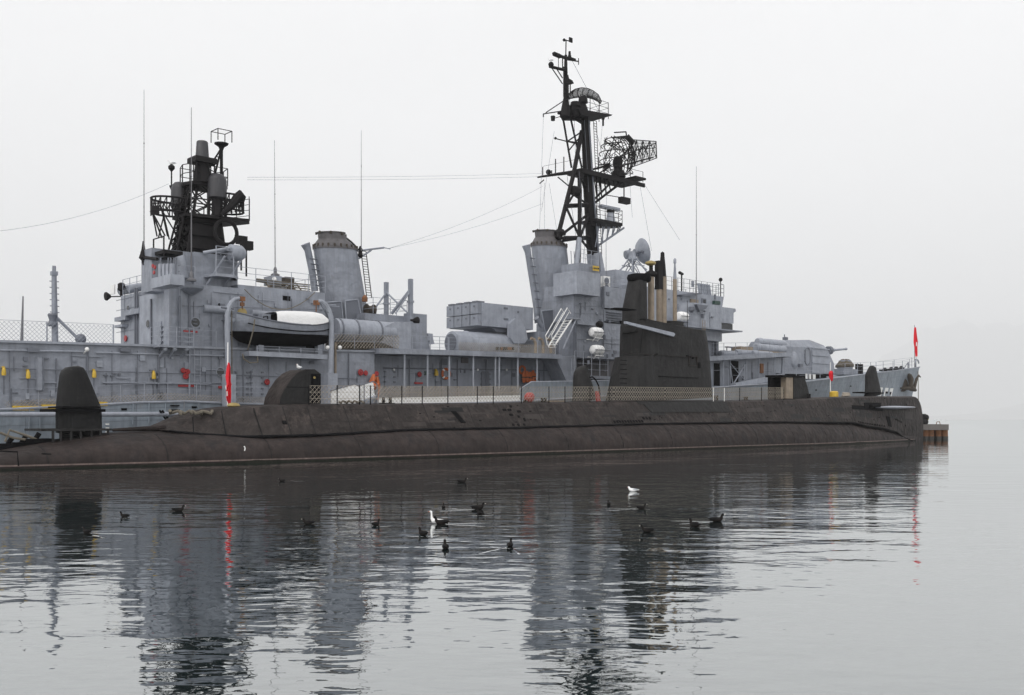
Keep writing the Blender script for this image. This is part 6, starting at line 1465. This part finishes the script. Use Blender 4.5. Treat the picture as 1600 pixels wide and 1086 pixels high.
org = D(435, 534, yB)
boat = thing('lifeboat', DES, org, 'grey open lifeboat under a white canvas hood, slung between two davits', 'lifeboat')
gun = [(362, 490), (380, 493.5), (400, 498), (420, 502), (440, 505), (460, 507.5), (480, 508.5), (500, 507.5), (514, 504)]
kel = [(362, 522), (374, 531), (386, 536), (405, 539), (430, 541), (460, 541), (490, 541), (505, 540), (514, 534)]
def gat(t): 
    px = 362+152*t; gy = spl([(a_, b_) for a_, b_ in gun], px); ky = spl(kel, max(363, min(514, px))); return px, gy, ky
rings = []; rub = []; gw = []
for i in range(25):
    t = i/24; px, gy, ky = gat(t); g = D(px, gy, yB-.9*sin(pi*(.06+.88*t))); k_ = D(px, ky, yB)
    hb_ = 1.15*min(1, (sin(pi*(.15+.80*t))**.5)); ring = []
    for s_ in (0, .25, .5, .75, .92, 1): ring.append(Vector((g.x, yB-hb_*(1-s_**2.6)-.02, g.z+(k_.z-g.z)*s_)))
    inner = [Vector((g.x, yB-hb_+.08, g.z-.01)), Vector((g.x, yB-hb_*.8+.03, g.z-.5))]
    rings.append([Vector((v_.x, 2*yB-v_.y, v_.z)) for v_ in inner[::-1]][::1] + [] )
    full = inner[::-1] + ring + [Vector((v_.x, 2*yB-v_.y, v_.z)) for v_ in ring[-2::-1]] + [Vector((v_.x, 2*yB-v_.y, v_.z)) for v_ in inner]
    rings[-1] = full; gw.append(ring[0]+Vector((0, -.02, .02))); rub.append(ring[1]+Vector((0, -.03, -.08)))
part('boat_hull', MB().rings(rings), 'grey', boat, smooth=True)
part('gunwale', MB().tube(gw, .05, 6).tube([Vector((v_.x, 2*yB-v_.y, v_.z)) for v_ in gw], .05, 6), 'seam', boat, smooth=True)
part('rubbing_strake', MB().tube(rub[3:], .035, 6), 'black', boat, smooth=True)
# dark lower hull: shadow under the boat painted as a black skin just outside
rings = []
for i in range(25):
    t = i/24; px, gy, ky = gat(t); g = D(px, gy, yB-.9*sin(pi*(.06+.88*t))); k_ = D(px, ky, yB); hb_ = 1.15*min(1, (sin(pi*(.15+.80*t))**.5))
    s0 = max(.45, min(.92, (517.5+7*t-gy)/(ky-gy)))
    r_ = [Vector((g.x, yB-(hb_*(1-s_**2.6)+.03), g.z+(k_.z-.02-g.z)*s_)) for s_ in [s0+(1-s0)*q for q in (0, .3, .6, .85, 1)]]
    rings.append(r_ + [Vector((v_.x, 2*yB-v_.y, v_.z)) for v_ in r_[::-1]])
part('bottom_shade', MB().rings(rings), 'black', boat, smooth=True)
rings = []
for i in range(9):
    t = i/8; px = 432+(514-432)*t; top_ = spl([(432, 487.5), (448, 486), (470, 486.5), (495, 488), (505, 491), (514, 498)], px); gy = spl(gun, px)-1; g = D(px, gy, yB-.9); tp__ = D(px, top_, yB-.5).z
    w_ = .98*(1 if t < .9 else .85); lo = g.z+.0
    H = tp__-lo
    rings.append([Vector((g.x+(0 if i else -.0)+(1-hh)*0, yB-w_*cy_, lo+H*hh)) for cy_, hh in ((1.02, 0), (1.02, .4), (1.0, .72), (.9, .92), (.6, .985), (0, 1), (-.6, .985), (-.9, .92), (-1, .72), (-1.02, .4), (-1.02, 0))])
hood = MB(); hood.rings(rings, cap=False, close=False); k = len(rings[0]); hood.f.append(tuple(range(8*k, 9*k)))
part('canvas_hood', hood, 'cloth', boat, smooth=True)
p0_, p1__ = rings[0][0], rings[0][5]
part('hood_interior', MB().add([v_+Vector((.5, 0, -.05)) for v_ in rings[0]], [tuple(range(k))]), 'black', boat)
part('engine_box', MB().box(D(409, 501, yB-.3), D(417, 492, yB+.2)), 'grey', boat)
part('steering_hoop', MB().tube([D(412, 502, yB-.4), D(412, 495, yB-.4), D(418, 494, yB-.4), D(419, 503, yB-.4)], .04), 'black', boat)
part('hanging_line', MB().tube([D(398, 499, yB-1.25), D(396, 515, yB-1.3), D(392, 530, yB-1.1), D(387, 547, yB-.6)], .04), 'rope', boat)

# ------------------------------------------------------------ life rafts, lifebuoys
def raft(px, py, y, label, L_=1.35, r=.42, proto=[None]):
    o_ = D(px, py, y)
    if proto[0] is None:
        t = thing('life_raft', DES, (o_.x, o_.y, o_.z-r-.25), label, 'life raft', 'white life raft canisters on the warship')
        c0 = Vector((o_.x-L_/2, o_.y, o_.z))
        part('canister', MB().lathe(c0, [(.12, 0), (.32, .05), (.41, .18), (.42, .5), (.45, .5), (.45, .58), (.42, .58), (.42, L_-.58), (.45, L_-.58), (.45, L_-.5), (.42, L_-.5), (.41, L_-.18), (.32, L_-.05), (.12, L_)], 20, (1, 0, 0)), 'cloth', t, smooth=True)
        part('seam_band', MB().box((c0.x+.02, o_.y-.47, o_.z-.03), (c0.x+L_-.02, o_.y-.40, o_.z+.02)), 'seam', t)
        mb = MB()
        for dx in (.35, .95): mb.tube([c0+Vector((dx, -.46*cos(q), .46*sin(q))) for q in [-1.4+i*.3 for i in range(8)]], .025, 4); mb.cyl(c0+Vector((dx, .1, -.75)), c0+Vector((dx, -.42, -.2)), .035)
        mb.cyl(c0+Vector((0, .45, -.6)), c0+Vector((L_, .45, -.6)), .04).cyl(c0+Vector((.2, -.3, -.5)), c0+Vector((L_-.2, -.3, -.5)), .04)
        part('lashing', mb, 'white', t); proto[0] = (t, Vector((o_.x, o_.y, o_.z))); return t
    t, b0 = proto[0]; c = copytree(t, DES.world((o_.x, o_.y, o_.z-r-.25))); c['label'] = label; return c
raft(931.5, 519.5, -4.9, 'upper of two stacked white life raft canisters beside the inclined ladder')
raft(933, 547, -4.9, 'lower of two stacked white life raft canisters beside the inclined ladder')
raft(1066, 494.5, -5.0, 'white life raft canister under the bridge wing behind the periscopes')
part('raft_rack', MB().box((Xd(1050, -5.4), -5.5, D(1060, 503, -5).z), (Xd(1077, -5.4), -4.2, D(1060, 501.5, -5).z)), 'grey', des)
def torus(c, R, r, ax='y', n=24, k=8, a0=0, a1=2*pi, mb=None):
    mb = mb or MB(); m_ = int(n*(a1-a0)/(2*pi))
    mb.tube([Vector(c)+Vector((R*cos(a0+(a1-a0)*i/m_), 0, R*sin(a0+(a1-a0)*i/m_))) for i in range(m_+1)], r, k); return mb
c = D(697, 584, wr-.12)
lb = thing('lifebuoy', DES, c, 'orange lifebuoy with pale bands on the grey wall, left of the walkway stanchion', 'lifebuoy')
part('ring', torus(c, .36, .1), 'orange', lb, smooth=True)
mb = MB()
for i in range(4): torus(c, .36, .107, a0=pi/4+i*pi/2-.16, a1=pi/4+i*pi/2+.16, mb=mb, n=60)
part('reflective_band', mb, 'white', lb, smooth=True)
def jacket(px, py, y, label, s=.55):
    c = D(px, py, y); t = thing('life_jackets', DES, c, label, 'life jackets')
    rg = random.Random(px)
    for i in range(5):
        o_ = c+Vector((-.7+i*.34, -.08, rg.uniform(-.2, .1))); mb = MB(); mb.rings([[o_+Vector((w_*cos(q)*.16, -.1+.12*sin(q), h_)) for q in [2*pi*j/8 for j in range(8)]] for w_, h_ in ((.6, -.5), (1.1, -.3), (1.2, 0), (.9, .3), (.5, .42))]); part('life_jacket', mb, 'orange', t, smooth=True)
        part('strap', MB().box(o_+Vector((-.2, -.25, -.12)), o_+Vector((.2, .03, -.04))), 'rusty_dark', t)
    return t
jacket(826, 588, wr-.2, 'row of orange life jackets hanging on the walkway wall')
c = D(816, 578, wr-.15); solo('lifebuoy', torus(c, .3, .09), 'orange', DES, c, 'dark orange lifebuoy above the hanging life jackets', 'lifebuoy', smooth=True)
c = D(768, 603-1, wr-.15)
# reels on white brow: red wheel + orange cape
c = D(585, 592, -4.9-.2); c2 = D(589, 590, -5.2)
solo('fire_hose', MB().tube([D(584, 585, -5.2), D(583, 592, -5.25), D(580, 600, -5.2), D(586, 604, -5.3), D(590, 600, -5.2), D(589, 590, -5.1), D(592, 604, -5.3), D(590, 625, -5.5)], [.1, .2, .24, .24, .2, .15, .1, .06], 8), 'orange', DES, (c.x, c.y, HD(c.x)), 'orange hose bundle draped above the white gangway screen', 'hose', smooth=True)
valve(587, 584, yw, .22)

# ------------------------------------------------------------ on the submarine's deck: screen, buoy, flags
sp_ = SUB.P
yg = -.2
org = sp_(552, 631, yg)
br = thing('gangway', SUB, org, 'white sided gangway sloping up from the submarine deck to the warship', 'gangway')
def panel(pts, y0, y1, m, par, name, label=None): return part(name, MB().prism([(sp_(*q, yg).x, sp_(*q, yg).z) for q in pts], y0, y1), m, par, label)
panel([(517, 632), (517, 611), (554, 600), (561, 605), (561, 629), (545, 632)], yg-.04, yg, 'cloth', br, 'side_screen')
panel([(563, 628), (563, 605), (583, 597), (587, 598), (589, 618), (572, 624)], yg+.25, yg+.29, 'cloth', br, 'side_screen')
panel([(519, 632), (562, 628), (590, 617), (590, 620), (562, 632)], yg-.03, yg+1.0, 'lightgrey', br, 'walkway')
mb = MB(); 
for pts_ in ([(516, 611), (554, 600), (561, 603), (583, 596), (589, 600)],): mb.tube([sp_(*q, yg-.05) for q in pts_], .035)
for px in (562, 569, 589): mb.cyl(sp_(px, 632 if px < 570 else 622, yg-.05), sp_(px, 600, yg-.05), .035)
part('handrail', mb, 'seam', br)
part('rope_heap', MB().tube([sp_(530+i*3, 628+1.5*sin(i*2.1), -1.3+.2*cos(i*1.7)) for i in range(14)], .07), 'rope', br)
c = sp_(827, 621, -1.0)
b_ = thing('buoy', SUB, (c.x, c.y, ZD(c.x)), 'pink red round buoy behind the net on the submarine deck', 'buoy')
part('float', MB().ball(c, .38, 16), 'red', b_, smooth=True); part('eyelet', MB().cyl(c+Vector((-.5, 0, -.3)), c+Vector((-.1, 0, -.32)), .12), 'black', b_, smooth=True)
for px, w in ((866, .8), (860, .4)):
    c = sp_(px, 626, -.6); part('deck_box', MB().box((c.x, -.9, ZD(c.x)), (c.x+w, -.3, c.z)), 'beige', sub)
# crates and coils
c = sp_(1303, 617, -.6); t = thing('drum', SUB, (c.x, -.6, ZD(c.x)), 'yellow drum on the submarine foredeck at the foot of a small flag', 'drum'); part('drum', MB().lathe((c.x, -.6, ZD(c.x)), [(.3, 0), (.42, .06), (.42, .5), (.3, .6)], 16), 'yellow', t, smooth=True)
c = sp_(1322, 619, -.5); solo('rope_coil', MB().tube([(c.x+(.6-.02*i)*cos(i*.6), -.5+.35*sin(i*.6), ZD(c.x)+.08+i*.010) for i in range(36)], .07), 'net', SUB, (c.x, -.5, ZD(c.x)), 'pale coil of rope on the submarine foredeck', 'rope coil')
for k_, px in enumerate((1384, 1392, 1402)):
    pass
def flag(fr, px, ptop, pbot, y, cloth_pts, base, label, m='flag', r=.03, tilt=0.):
    a, b = fr.P(px+tilt, pbot, y), fr.P(px, ptop, y); a.z = base if base else a.z
    t = thing('flag', fr, a, label, 'flag'); part('flagpole', MB().cyl(a, b, r*1.3, r), 'white' if fr is SUB else 'whip', t, smooth=True)
    n = len(cloth_pts); mb = MB(); rows = []
    for j, (py, x0, x1) in enumerate(cloth_pts):
        row = []
        for i in range(11):
            u = i/10; p = fr.P(x0+(x1-x0)*u, py, y); row.append(Vector((p.x, y-.10+(.10+.05*sin(j*1.1))*sin(u*13+j*.9), p.z+.05*sin(u*9+j))))
        rows.append(row + [v_+Vector((0, .02, 0)) for v_ in row[::-1]])
    mb.rings(rows); cl = part('cloth', mb, m, t, smooth=True); return t, cl
zst = ZD(sp_(356, 640, 0).x)
ft, fcl = flag(SUB, 356, 535, 640, 0, [(568, 355.5, 356.5), (576, 354.5, 358), (590, 353, 359.5), (600, 353.5, 360.5), (605, 351.5, 359), (615, 352, 359), (622, 352.5, 359), (631, 355.5, 358)], zst, 'limp red flag hanging on a white pole at the stern end of the submarine casing', tilt=-.5)
fl2, _c = flag(SUB, 1297.5, 566, 620, -.3, [(580, 1297, 1298), (583, 1295.5, 1299), (590, 1296, 1299.5), (595, 1297.5, 1299.5)], None, 'small red flag on a short pole on the submarine foredeck')
fl3, _c = flag(DES, 1429, 508, 566, 0, [(512, 1428.5, 1429.5), (524, 1428, 1430.5), (535, 1428, 1433), (545, 1428.5, 1432.5), (557, 1429, 1432)], HD(-1), "long red flag hanging on the jackstaff at the warship's bow")
part('bow_brace', MB().cyl(D(1419, 566, 0), D(1419, 577, 0), .09).cyl(D(1419, 566, 0), D(1411, 578, 0), .05).cyl(D(1430, 561, 0), D(1430, 575, 0), .09), 'seam', des)
def emblem(t, fr, pts_, y):
    for j, q in enumerate(pts_): part('flag_emblem', MB().prism([(fr.P(px, py, y).x, fr.P(px, py, y).z) for px, py in q], y-.02, y+.0), 'white', t)
emblem(fcl, SUB, [[(352, 603), (353.2, 602), (353.4, 609), (352.3, 608)], [(354, 612), (355, 611), (355.4, 618), (354.2, 619)]], -.30)
emblem(_c, DES, [[(1431.3, 535), (1432.8, 534), (1432.6, 540), (1431.2, 541)]], -.33)
# mooring line at the bow
a, b = D(1434.5, 592, -.6), sp_(1435, 634, 0)
solo('mooring_line', MB().tube([D(1434.5, 580, -.2), D(1434.8, 610, -1.2), D(1435.2, 660, -2.2)], .05), 'rope', DES, D(1435.2, 660, -2.2), "dark mooring line hanging straight down from the warship's bow", 'mooring line')
for i, pts_ in enumerate([[(60, 688), (40, 680), (15, 672), (8, 690)], [(0, 676), (20, 684), (60, 690), (82, 687)]]):
    solo('mooring_line', MB().tube([sp_(*q, -.6) for q in pts_], .06), 'rope', SUB, sp_(*pts_[0], -.6), ['pale mooring rope looping over the low submarine stern', 'sagging mooring rope lying along the low submarine stern'][i], 'mooring line', smooth=True)
mb = MB()
for px, h in ((8, 10), (30, 8), (50, 12)): p = sp_(px, 690, -.3); mb.box((p.x-.4, -.7, ZT(p.x)-.3), (p.x+.9, 0, ZT(p.x)+h*.02)); mb.cyl((p.x, -.4, ZT(p.x)), (p.x+.3, -.4, ZT(p.x)+.5), .12)
part('stern_fitting', mb, 'black', sub)
c = sp_(380, 701, -4.0); part('draught_mark', MB().tube([(c.x+.07*sin(q), -4.06, c.z+.12*cos(q)) for q in [.2+i*.3 for i in range(9)]], .03), 'white', sub)
a = sp_(-20, 703, -2.6); 
part('stern_plane_guard', MB().tube([sp_(-30, 704, -3.6), sp_(27, 706, -3.9), sp_(29, 728, -4.1)], .035).tube([sp_(65, 709, -3.9), sp_(80, 709.5, -3.9)], .03), 'black', sub)
# casing after point: small fittings + foam block
c = sp_(300, 648, -1.2); solo('rope_coil', MB().tube([(c.x-1.2+i*.12, -1.2+.25*sin(i*1.3), ZD(c.x)+.1+.08*cos(i*2.3)) for i in range(22)], .09), 'rope', SUB, (c.x, -1.2, ZD(c.x)), 'heap of dark rope at the aft end of the submarine casing', 'rope coil')
c = sp_(365, 633, -.8); solo('deck_bag', MB().rings([[Vector((c.x+r_*cos(q), -.8+r_*.6*sin(q), ZD(c.x)+h_)) for q in [2*pi*i/12 for i in range(12)]] for r_, h_ in ((.3, 0), (.4, .08), (.3, .2), (.1, .25))]), 'brass', SUB, (c.x, -.8, ZD(c.x)), 'ochre bag lying on the casing beside the stern flag', 'bag', smooth=True)
part('hull_pipe', MB().tube([sp_(176, 672, -.9), sp_(222, 670, -.9), sp_(258, 668.5, -.9)], [.08, .12, .16], 8), 'hull', sub, smooth=True)

# ------------------------------------------------------------ wires aloft
def wire(p, q, sag=0., r=.011, label=None):
    mid_ = (p+q)/2-Vector((0, 0, sag)); pts_ = [p.lerp(q, t)-Vector((0, 0, sag*4*t*(1-t))) for t in [i/12 for i in range(13)]]
    return part('aerial_wire', MB().tube(pts_, r, 4), 'seam', des)
wire(D(386, 277, 0), D(846, 271, 4), .1); wire(D(386, 281, 0), D(846, 276, 4), .1); wire(D(-10, 362, 1), D(264, 287, 1.5), .5)
wire(D(608, 388, -.6), D(848, 318, -.5), .3); wire(D(608, 388, -.6), D(848, 291, 4), .4)
for a, b, y0, y1 in [((849, 184), (843, 362), 1, .5), ((866, 205), (846, 330), 0, 2), ((851, 286), (851, 360), 4, 3), ((999, 284), (1018, 392), -.8, -1), ((948, 285), (948, 326), 0, 0), ((984, 284), (988, 340), -.8, -.6), ((858, 286), (870, 360), 3, 0), ((942, 184), (935, 270), 0, 0), ((1008, 290), (1062, 375), 2, 0)]: wire(D(*a, y0), D(*b, y1), 0, .012)

# ------------------------------------------------------------ pier at the right
zp = 2.3
PF = Frame(0, 116, (1, 0))
def pp(px, py, y=0): return PF.P(px, py, y)
org = pp(1462, 688)
pr = thing('pier', PF, (org.x, 0, 0), 'end of a low concrete pier on rusty piles beyond the submarine bow', 'pier')
ORIG['pier'] = Vector((org.x, 0, 0))
a, b = pp(1425, 663), pp(1482.5, 672)
part('deck_slab', MB().box((a.x-6, 0, b.z), (b.x, 7, a.z)), 'concrete', pr)
for i, px in enumerate((1430, 1438, 1446, 1454.5, 1466, 1476)):
    c = pp(px, 680, .9); part('pile', MB().cyl((c.x, .9, -1.5), (c.x, .9, b.z), .36, n=14), 'rust', pr, smooth=True)
    part('pile_foot', MB().cyl((c.x, .9, -1.4), (c.x, .9, .35), .385, n=14), 'wetpile', pr, smooth=True)
part('pier_wall', MB().box((a.x-6, 1.5, -1), (pp(1477, 0).x, 6.5, b.z)), 'rusty_dark', pr)
part('ladder_hoop', MB().tube([pp(1463, 663), pp(1464, 659), pp(1468, 659), pp(1469, 663)], .04), 'rust', pr)
c = pp(1444, 655, .5); t = thing('mooring_bollard', PF, (c.x, .5, a.z), 'dark lamp and bollard cluster on the pier just right of the submarine bow', 'bollard')
part('post', MB().cyl((c.x, .5, a.z), (c.x, .5, c.z+.6), .18, n=10).ball((c.x+.2, .5, c.z+.2), .35).ball((c.x+.1, .5, c.z-.3), .38), 'mast', t, smooth=True); part('lamp', MB().ball((c.x+.35, .4, c.z), .12), 'brass', t, smooth=True)

# ------------------------------------------------------------ birds
def birdmesh(kind):
    # spine loft: tail -> body -> breast -> neck -> head -> bill root ; x forward, one continuous skin
    if kind == 'coot':   pts = [(-.17, .035, .012, .02), (-.13, .045, .035, .03), (-.08, .045, .06, .05), (-.01, .04, .072, .058), (.05, .045, .06, .052), (.085, .075, .035, .036), (.095, .11, .024, .026), (.103, .135, .026, .027), (.122, .148, .024, .024), (.142, .146, .012, .012)]
    elif kind == 'gull': pts = [(-.22, .055, .01, .008), (-.15, .055, .03, .02), (-.09, .05, .055, .042), (-.01, .045, .068, .055), (.06, .06, .055, .05), (.09, .095, .034, .036), (.10, .125, .03, .032), (.12, .14, .027, .028), (.145, .138, .012, .012)]
    else:                pts = [(-.16, .05, .01, .01), (-.10, .05, .04, .035), (-.03, .05, .06, .05), (.03, .06, .05, .045), (.055, .10, .028, .026), (.06, .15, .018, .018), (.06, .20, .016, .016), (.065, .235, .022, .022), (.085, .245, .018, .018), (.10, .243, .008, .008)]
    rings = []
    for i, (x, z, w, h) in enumerate(pts):
        p0 = pts[max(0, i-1)]; p1 = pts[min(len(pts)-1, i+1)]; d = Vector((p1[0]-p0[0], 0, p1[1]-p0[1])).normalized(); up = Vector((0, 1, 0)).cross(d)*-1
        rings.append([Vector((x, 0, z))+Vector((0, 1, 0))*w*cos(2*pi*k/12)+up*h*sin(2*pi*k/12) for k in range(12)])
    return rings
def bird(kind, px, py, head, label, s=1.0, zoff=0., fr=None, pos=None, group=None):
    Y = CAMH*F/(py-655) if pos is None else None
    loc = Vector(((px-800)/F*Y, Y, 0)) if pos is None else Vector(pos)
    names = {'coot': ('coot', 'coot', 'cootback'), 'gull': ('gull', 'gull', 'gull'), 'swim': ('gull', 'gull', 'gull')}[kind]
    t = bpy.data.objects.new(names[0], None); COL.objects.link(t); t.location = loc; t.rotation_euler = (0, 0, radians(head)); t.scale = (s, s, s); ORIG[t.name] = Vector((0, 0, 0)); tag(t, label, names[1], group)
    t.empty_display_size = .2
    key = kind
    if key not in BP:
        body = mesh('body', MB().rings(birdmesh(kind)), names[2], True)
        hx, hz = {'coot': (.142, .143), 'gull': (.143, .135), 'swim': (.10, .241)}[kind]
        bill = mesh('bill', MB().cyl((hx-.006, 0, hz), (hx+.035, 0, hz-.008), .010, .002, 8), 'bill' if kind == 'coot' else 'orange', True)
        ex = [('bill', bill)]
        if kind == 'coot':
            ex.append(('frontal_shield', mesh('frontal_shield', MB().ball((hx-.008, 0, hz+.010), (.012, .011, .014)), 'bill', True)))
            ex.append(('head_cap', mesh('head_cap', MB().ball((.118, 0, .145), (.032, .0275, .030)), 'coot', True)))
        else:
            ex.append(('eye', mesh('eye', MB().ball((hx-.02, -.022 if kind == 'gull' else -.016, hz+.008), .006).ball((hx-.02, .022 if kind == 'gull' else .016, hz+.008), .006), 'black', True)))
        w = MB()
        for sgn in (-1, 1): w.rings([[Vector((x, sgn*(yy), z+dz)) for dz, yy in ((hh, .045*q), (0, .07*q), (-hh, .055*q), (0, .05*q))] for x, z, hh, q in ((-.2, .07, .004, .3), (-.14, .065, .02, .75), (-.05, .06, .034, .95), (.03, .06, .02, .9))])
        ex.append(('wing', mesh('wing', w, 'coot' if kind == 'coot' else 'gullgrey' if kind == 'gull' else 'gull', True)))
        BP[key] = (body, ex)
    body, ex = BP[key]
    o = bpy.data.objects.new('body', body); COL.objects.link(o); o.parent = t; o.location.z = zoff
    for n_, me in ex: p = bpy.data.objects.new(n_, me); COL.objects.link(p); p.parent = t; p.location.z = zoff
    return t
BP = {}
G_ = 'black coots swimming in front of the submarine'
coots = [(135, 833, 150, 'coot swimming towards the left over the dark fin reflection, pale ripple behind it', .95),
 (194, 808, 170, 'small coot facing left just right of the dark fin reflection', .95),
 (280, 799, 0, 'coot facing right with a white bill, furthest left of the flag reflection', 1.2),
 (440, 752, 200, 'tiny coot close under the submarine hull, left of centre', .9),
 (481, 819, 190, 'coot facing left between the red flag reflection and the centre group', 1.0),
 (588, 821, 60, 'upright coot seen from behind, left of the white bird', 1.0),
 (688, 819, 175, 'coot right beside the white swimming bird, facing left', 1.25),
 (660, 836, 130, 'coot just below left of the white swimming bird', 1.1),
 (696, 857, 100, 'nearest coot, low in the bright ripples below the white bird', 1.1),
 (797, 854, 80, 'lone coot in the bright streaks right of centre, seen from behind', 1.0),
 (723, 754, 0, 'coot far out near the hull straight above the white bird', 1.3),
 (693, 794, 90, 'small coot seen end-on above the white bird', .9),
 (748, 796, 10, 'left-hand upper one of two close coots right of the white bird', 1.3),
 (749, 804, 120, 'lower one of two close coots right of the white bird', .9),
 (951, 789, 95, 'thin upright coot below left of the resting gull', .9),
 (1003, 795, 10, 'low brownish coot diving below right of the resting gull', 1.0),
 (1010, 831, 170, 'coot drawing a V wake under the sail reflection', 1.05),
 (1084, 823, 120, 'large dark coot with pale face at the edge of the bright water', 1.25),
 (1121, 815, 10, 'coot facing right, furthest right of all', 1.3)]
for px, py, hd, lb_, s in coots: bird('coot', px, py, hd, lb_, s*.82, group=G_)
bird('swim', 679, 818, 180, 'slim white long-necked bird swimming beside a coot', 1.1)
bird('gull', 988, 768, 180, 'white gull resting on the dark water under the sail', 1.0)
p = SUB.world(sp_(467, 576, -.9)); bird('gull', 0, 0, 250, 'gull perched on top of the quarter round fairing', 1.6, pos=p)
p = DES.world(D(268, 268, 2.4)+Vector((0, 0, .5))); bird('gull', 0, 0, 200, 'gull perched on the yard lamp of the after mast', 1.5, pos=p)
p = DES.world(P0(860, 99, 0)+Vector((0, 0, .2))); bird('gull', 0, 0, 180, 'gull perched near the very top of the tall mast', 1.4, pos=p)

# ripple ridges of the same water round the swimming birds
mb = MB(); rg = random.Random(2)
def ridge(pts_, w, h):
    rows = []
    for i, p in enumerate(pts_):
        d = (pts_[min(i+1, len(pts_)-1)]-pts_[max(0, i-1)]).normalized(); nn = Vector((-d.y, d.x, 0)); f = sin(pi*min(1, max(0, (i+.3)/(len(pts_)-.4))))**.5
        rows.append([p-nn*w+Vector((0, 0, -.002)), p-nn*w*.4+Vector((0, 0, h*.7*f)), p+Vector((0, 0, h*f)), p+nn*w*.4+Vector((0, 0, h*.7*f)), p+nn*w+Vector((0, 0, -.002))])
    mb.rings(rows, cap=False, close=False)
for k, (px, py, hd, lb_, s_) in enumerate(coots + [(679, 818, 180, '', 1), (988, 768, 180, '', 1)]):
    Y = CAMH*F/(py-655); c = Vector(((px-800)/F*Y, Y, 0)); a0 = radians(hd)
    if k % 2: ridge([c+Vector((.34*cos(q+a0), .26*sin(q+a0), 0)) for q in [pi*.35+pi*1.3*i/18 for i in range(19)]], .035, .0022)
    if k % 3 == 0:
        for sg_ in (-1, 1):
            v_ = Vector((-cos(a0+sg_*.34), -sin(a0+sg_*.34), 0)); ridge([c+v_*(.1+1.0*i/10)+Vector((0, .02*sin(i*1.3), 0)) for i in range(11)], .045, .0035)
o = solo('ripples', mb, 'water', WORLD, (0, 0, 0), 'small rings and wakes on the water round the swimming birds', None, smooth=True); o['kind'] = 'stuff'

# small fittings and cable runs over the grey walls
rg = random.Random(11)
def clutter(px0, px1, p0, p1, y, n):
    for i in range(n):
        px, py = rg.uniform(px0, px1), rg.uniform(p0, p1); a = D(px, py, y); k = rg.random()
        if k < .4: w, h = rg.uniform(.12, .35), rg.uniform(.12, .4); part('junction_box', MB().box((a.x, y-.10, a.z-h), (a.x+w, y+.02, a.z)), rg.choice(['grey', 'lightgrey', 'seam']), des)
        elif k < .7: ln = rg.uniform(.5, 1.6); part('cable', MB().cyl((a.x, y-.03, a.z), (a.x, y-.03, a.z-ln), .022, n=5), 'seam', des)
        elif k < .85: ln = rg.uniform(.5, 2.4); part('pipe', MB().cyl((a.x, y-.05, a.z), (a.x+ln, y-.05, a.z), .03, n=6), 'lightgrey', des)
        else: part('cleat', MB().box((a.x, y-.14, a.z-.03), (a.x+.25, y+.02, a.z+.03)), 'seam', des)
clutter(5, 350, 550, 615, yw, 46); clutter(430, 575, 560, 610, yw, 16); clutter(600, 850, 563, 600, wr, 26); clutter(285, 365, 455, 530, ya, 14); clutter(380, 500, 458, 480, ya, 8)
clutter(903, 940, 465, 500, yb+.15, 8); clutter(945, 972, 505, 575, yb, 9); clutter(904, 960, 510, 580, yb, 8); clutter(1120, 1205, 568, 592, -3.1, 12); clutter(1080, 1122, 480, 508, -5.3, 7); clutter(1030, 1072, 462, 478, yp, 5)
# overflow scuppers with their stains are darker slots on the hull
for px in (30, 120, 190, 300): p = edge(px, -.02); part('scupper', MB().box((p.x, p.y-.03, p.z-.42), (p.x+.3, p.y+.2, p.z-.3)), 'black', des)
for x in (-40, -33, -24, -16): q = hullpt(x, .16, .0); part('scupper', MB().box((q.x, q.y-.03, q.z-.06), (q.x+.3, q.y+.2, q.z+.06)), 'black', des)
# halyards and cable bundles on the masts
for a_, b_, y0, y1 in [((905, 268), (917, 440), -1, -2), ((886, 275), (911, 447), 1.5, -1.5), ((897, 182), (900, 270), 0, 0), ((913, 188), (920, 300), -.5, -.5), ((884, 110), (893, 178), 0, 0), ((926, 184), (950, 275), .5, -.5), ((893, 93), (938, 178), 0, .5)]: wire(D(*a_, y0), D(*b_, y1), 0, .016)
part('cable_bundle', MB().tube([P0(915, 190)+Vector((0, -.42, 0)), P0(921, 300)+Vector((0, -.52, 0)), P0(930, 440)+Vector((0, -.7, 0))], .09, 6), 'seam', fm)
for px, py in ((900, 180), (905, 277), (950, 281), (884, 130), (925, 352)): part('junction_box', MB().box(P0(px, py, -1.0), P0(px+3, py-5, -.7)), 'mast', fm)

# ------------------------------------------------------------ haze: one closed box, sky outside
hm = bpy.data.materials.new('haze_air'); hm.use_nodes = True; n = hm.node_tree.nodes; n.clear()
ho = n.new('ShaderNodeOutputMaterial'); pv = n.new('ShaderNodeVolumePrincipled'); pv.inputs['Color'].default_value = (.985, .99, 1, 1); pv.inputs['Density'].default_value = .000145; pv.inputs['Anisotropy'].default_value = 0
hm.node_tree.links.new(pv.outputs[0], ho.inputs['Volume'])
S2 = 27000
me = MB().box((-S2, -260, -1), (S2, 27500, 2500)); mm = bpy.data.meshes.new('haze'); mm.from_pydata([tuple(v) for v in me.v], [], me.f); mm.materials.append(hm)
ho_ = bpy.data.objects.new('haze', mm); COL.objects.link(ho_); ho_['kind'] = 'stuff'; ho_['label'] = 'pale winter haze over the whole bay'
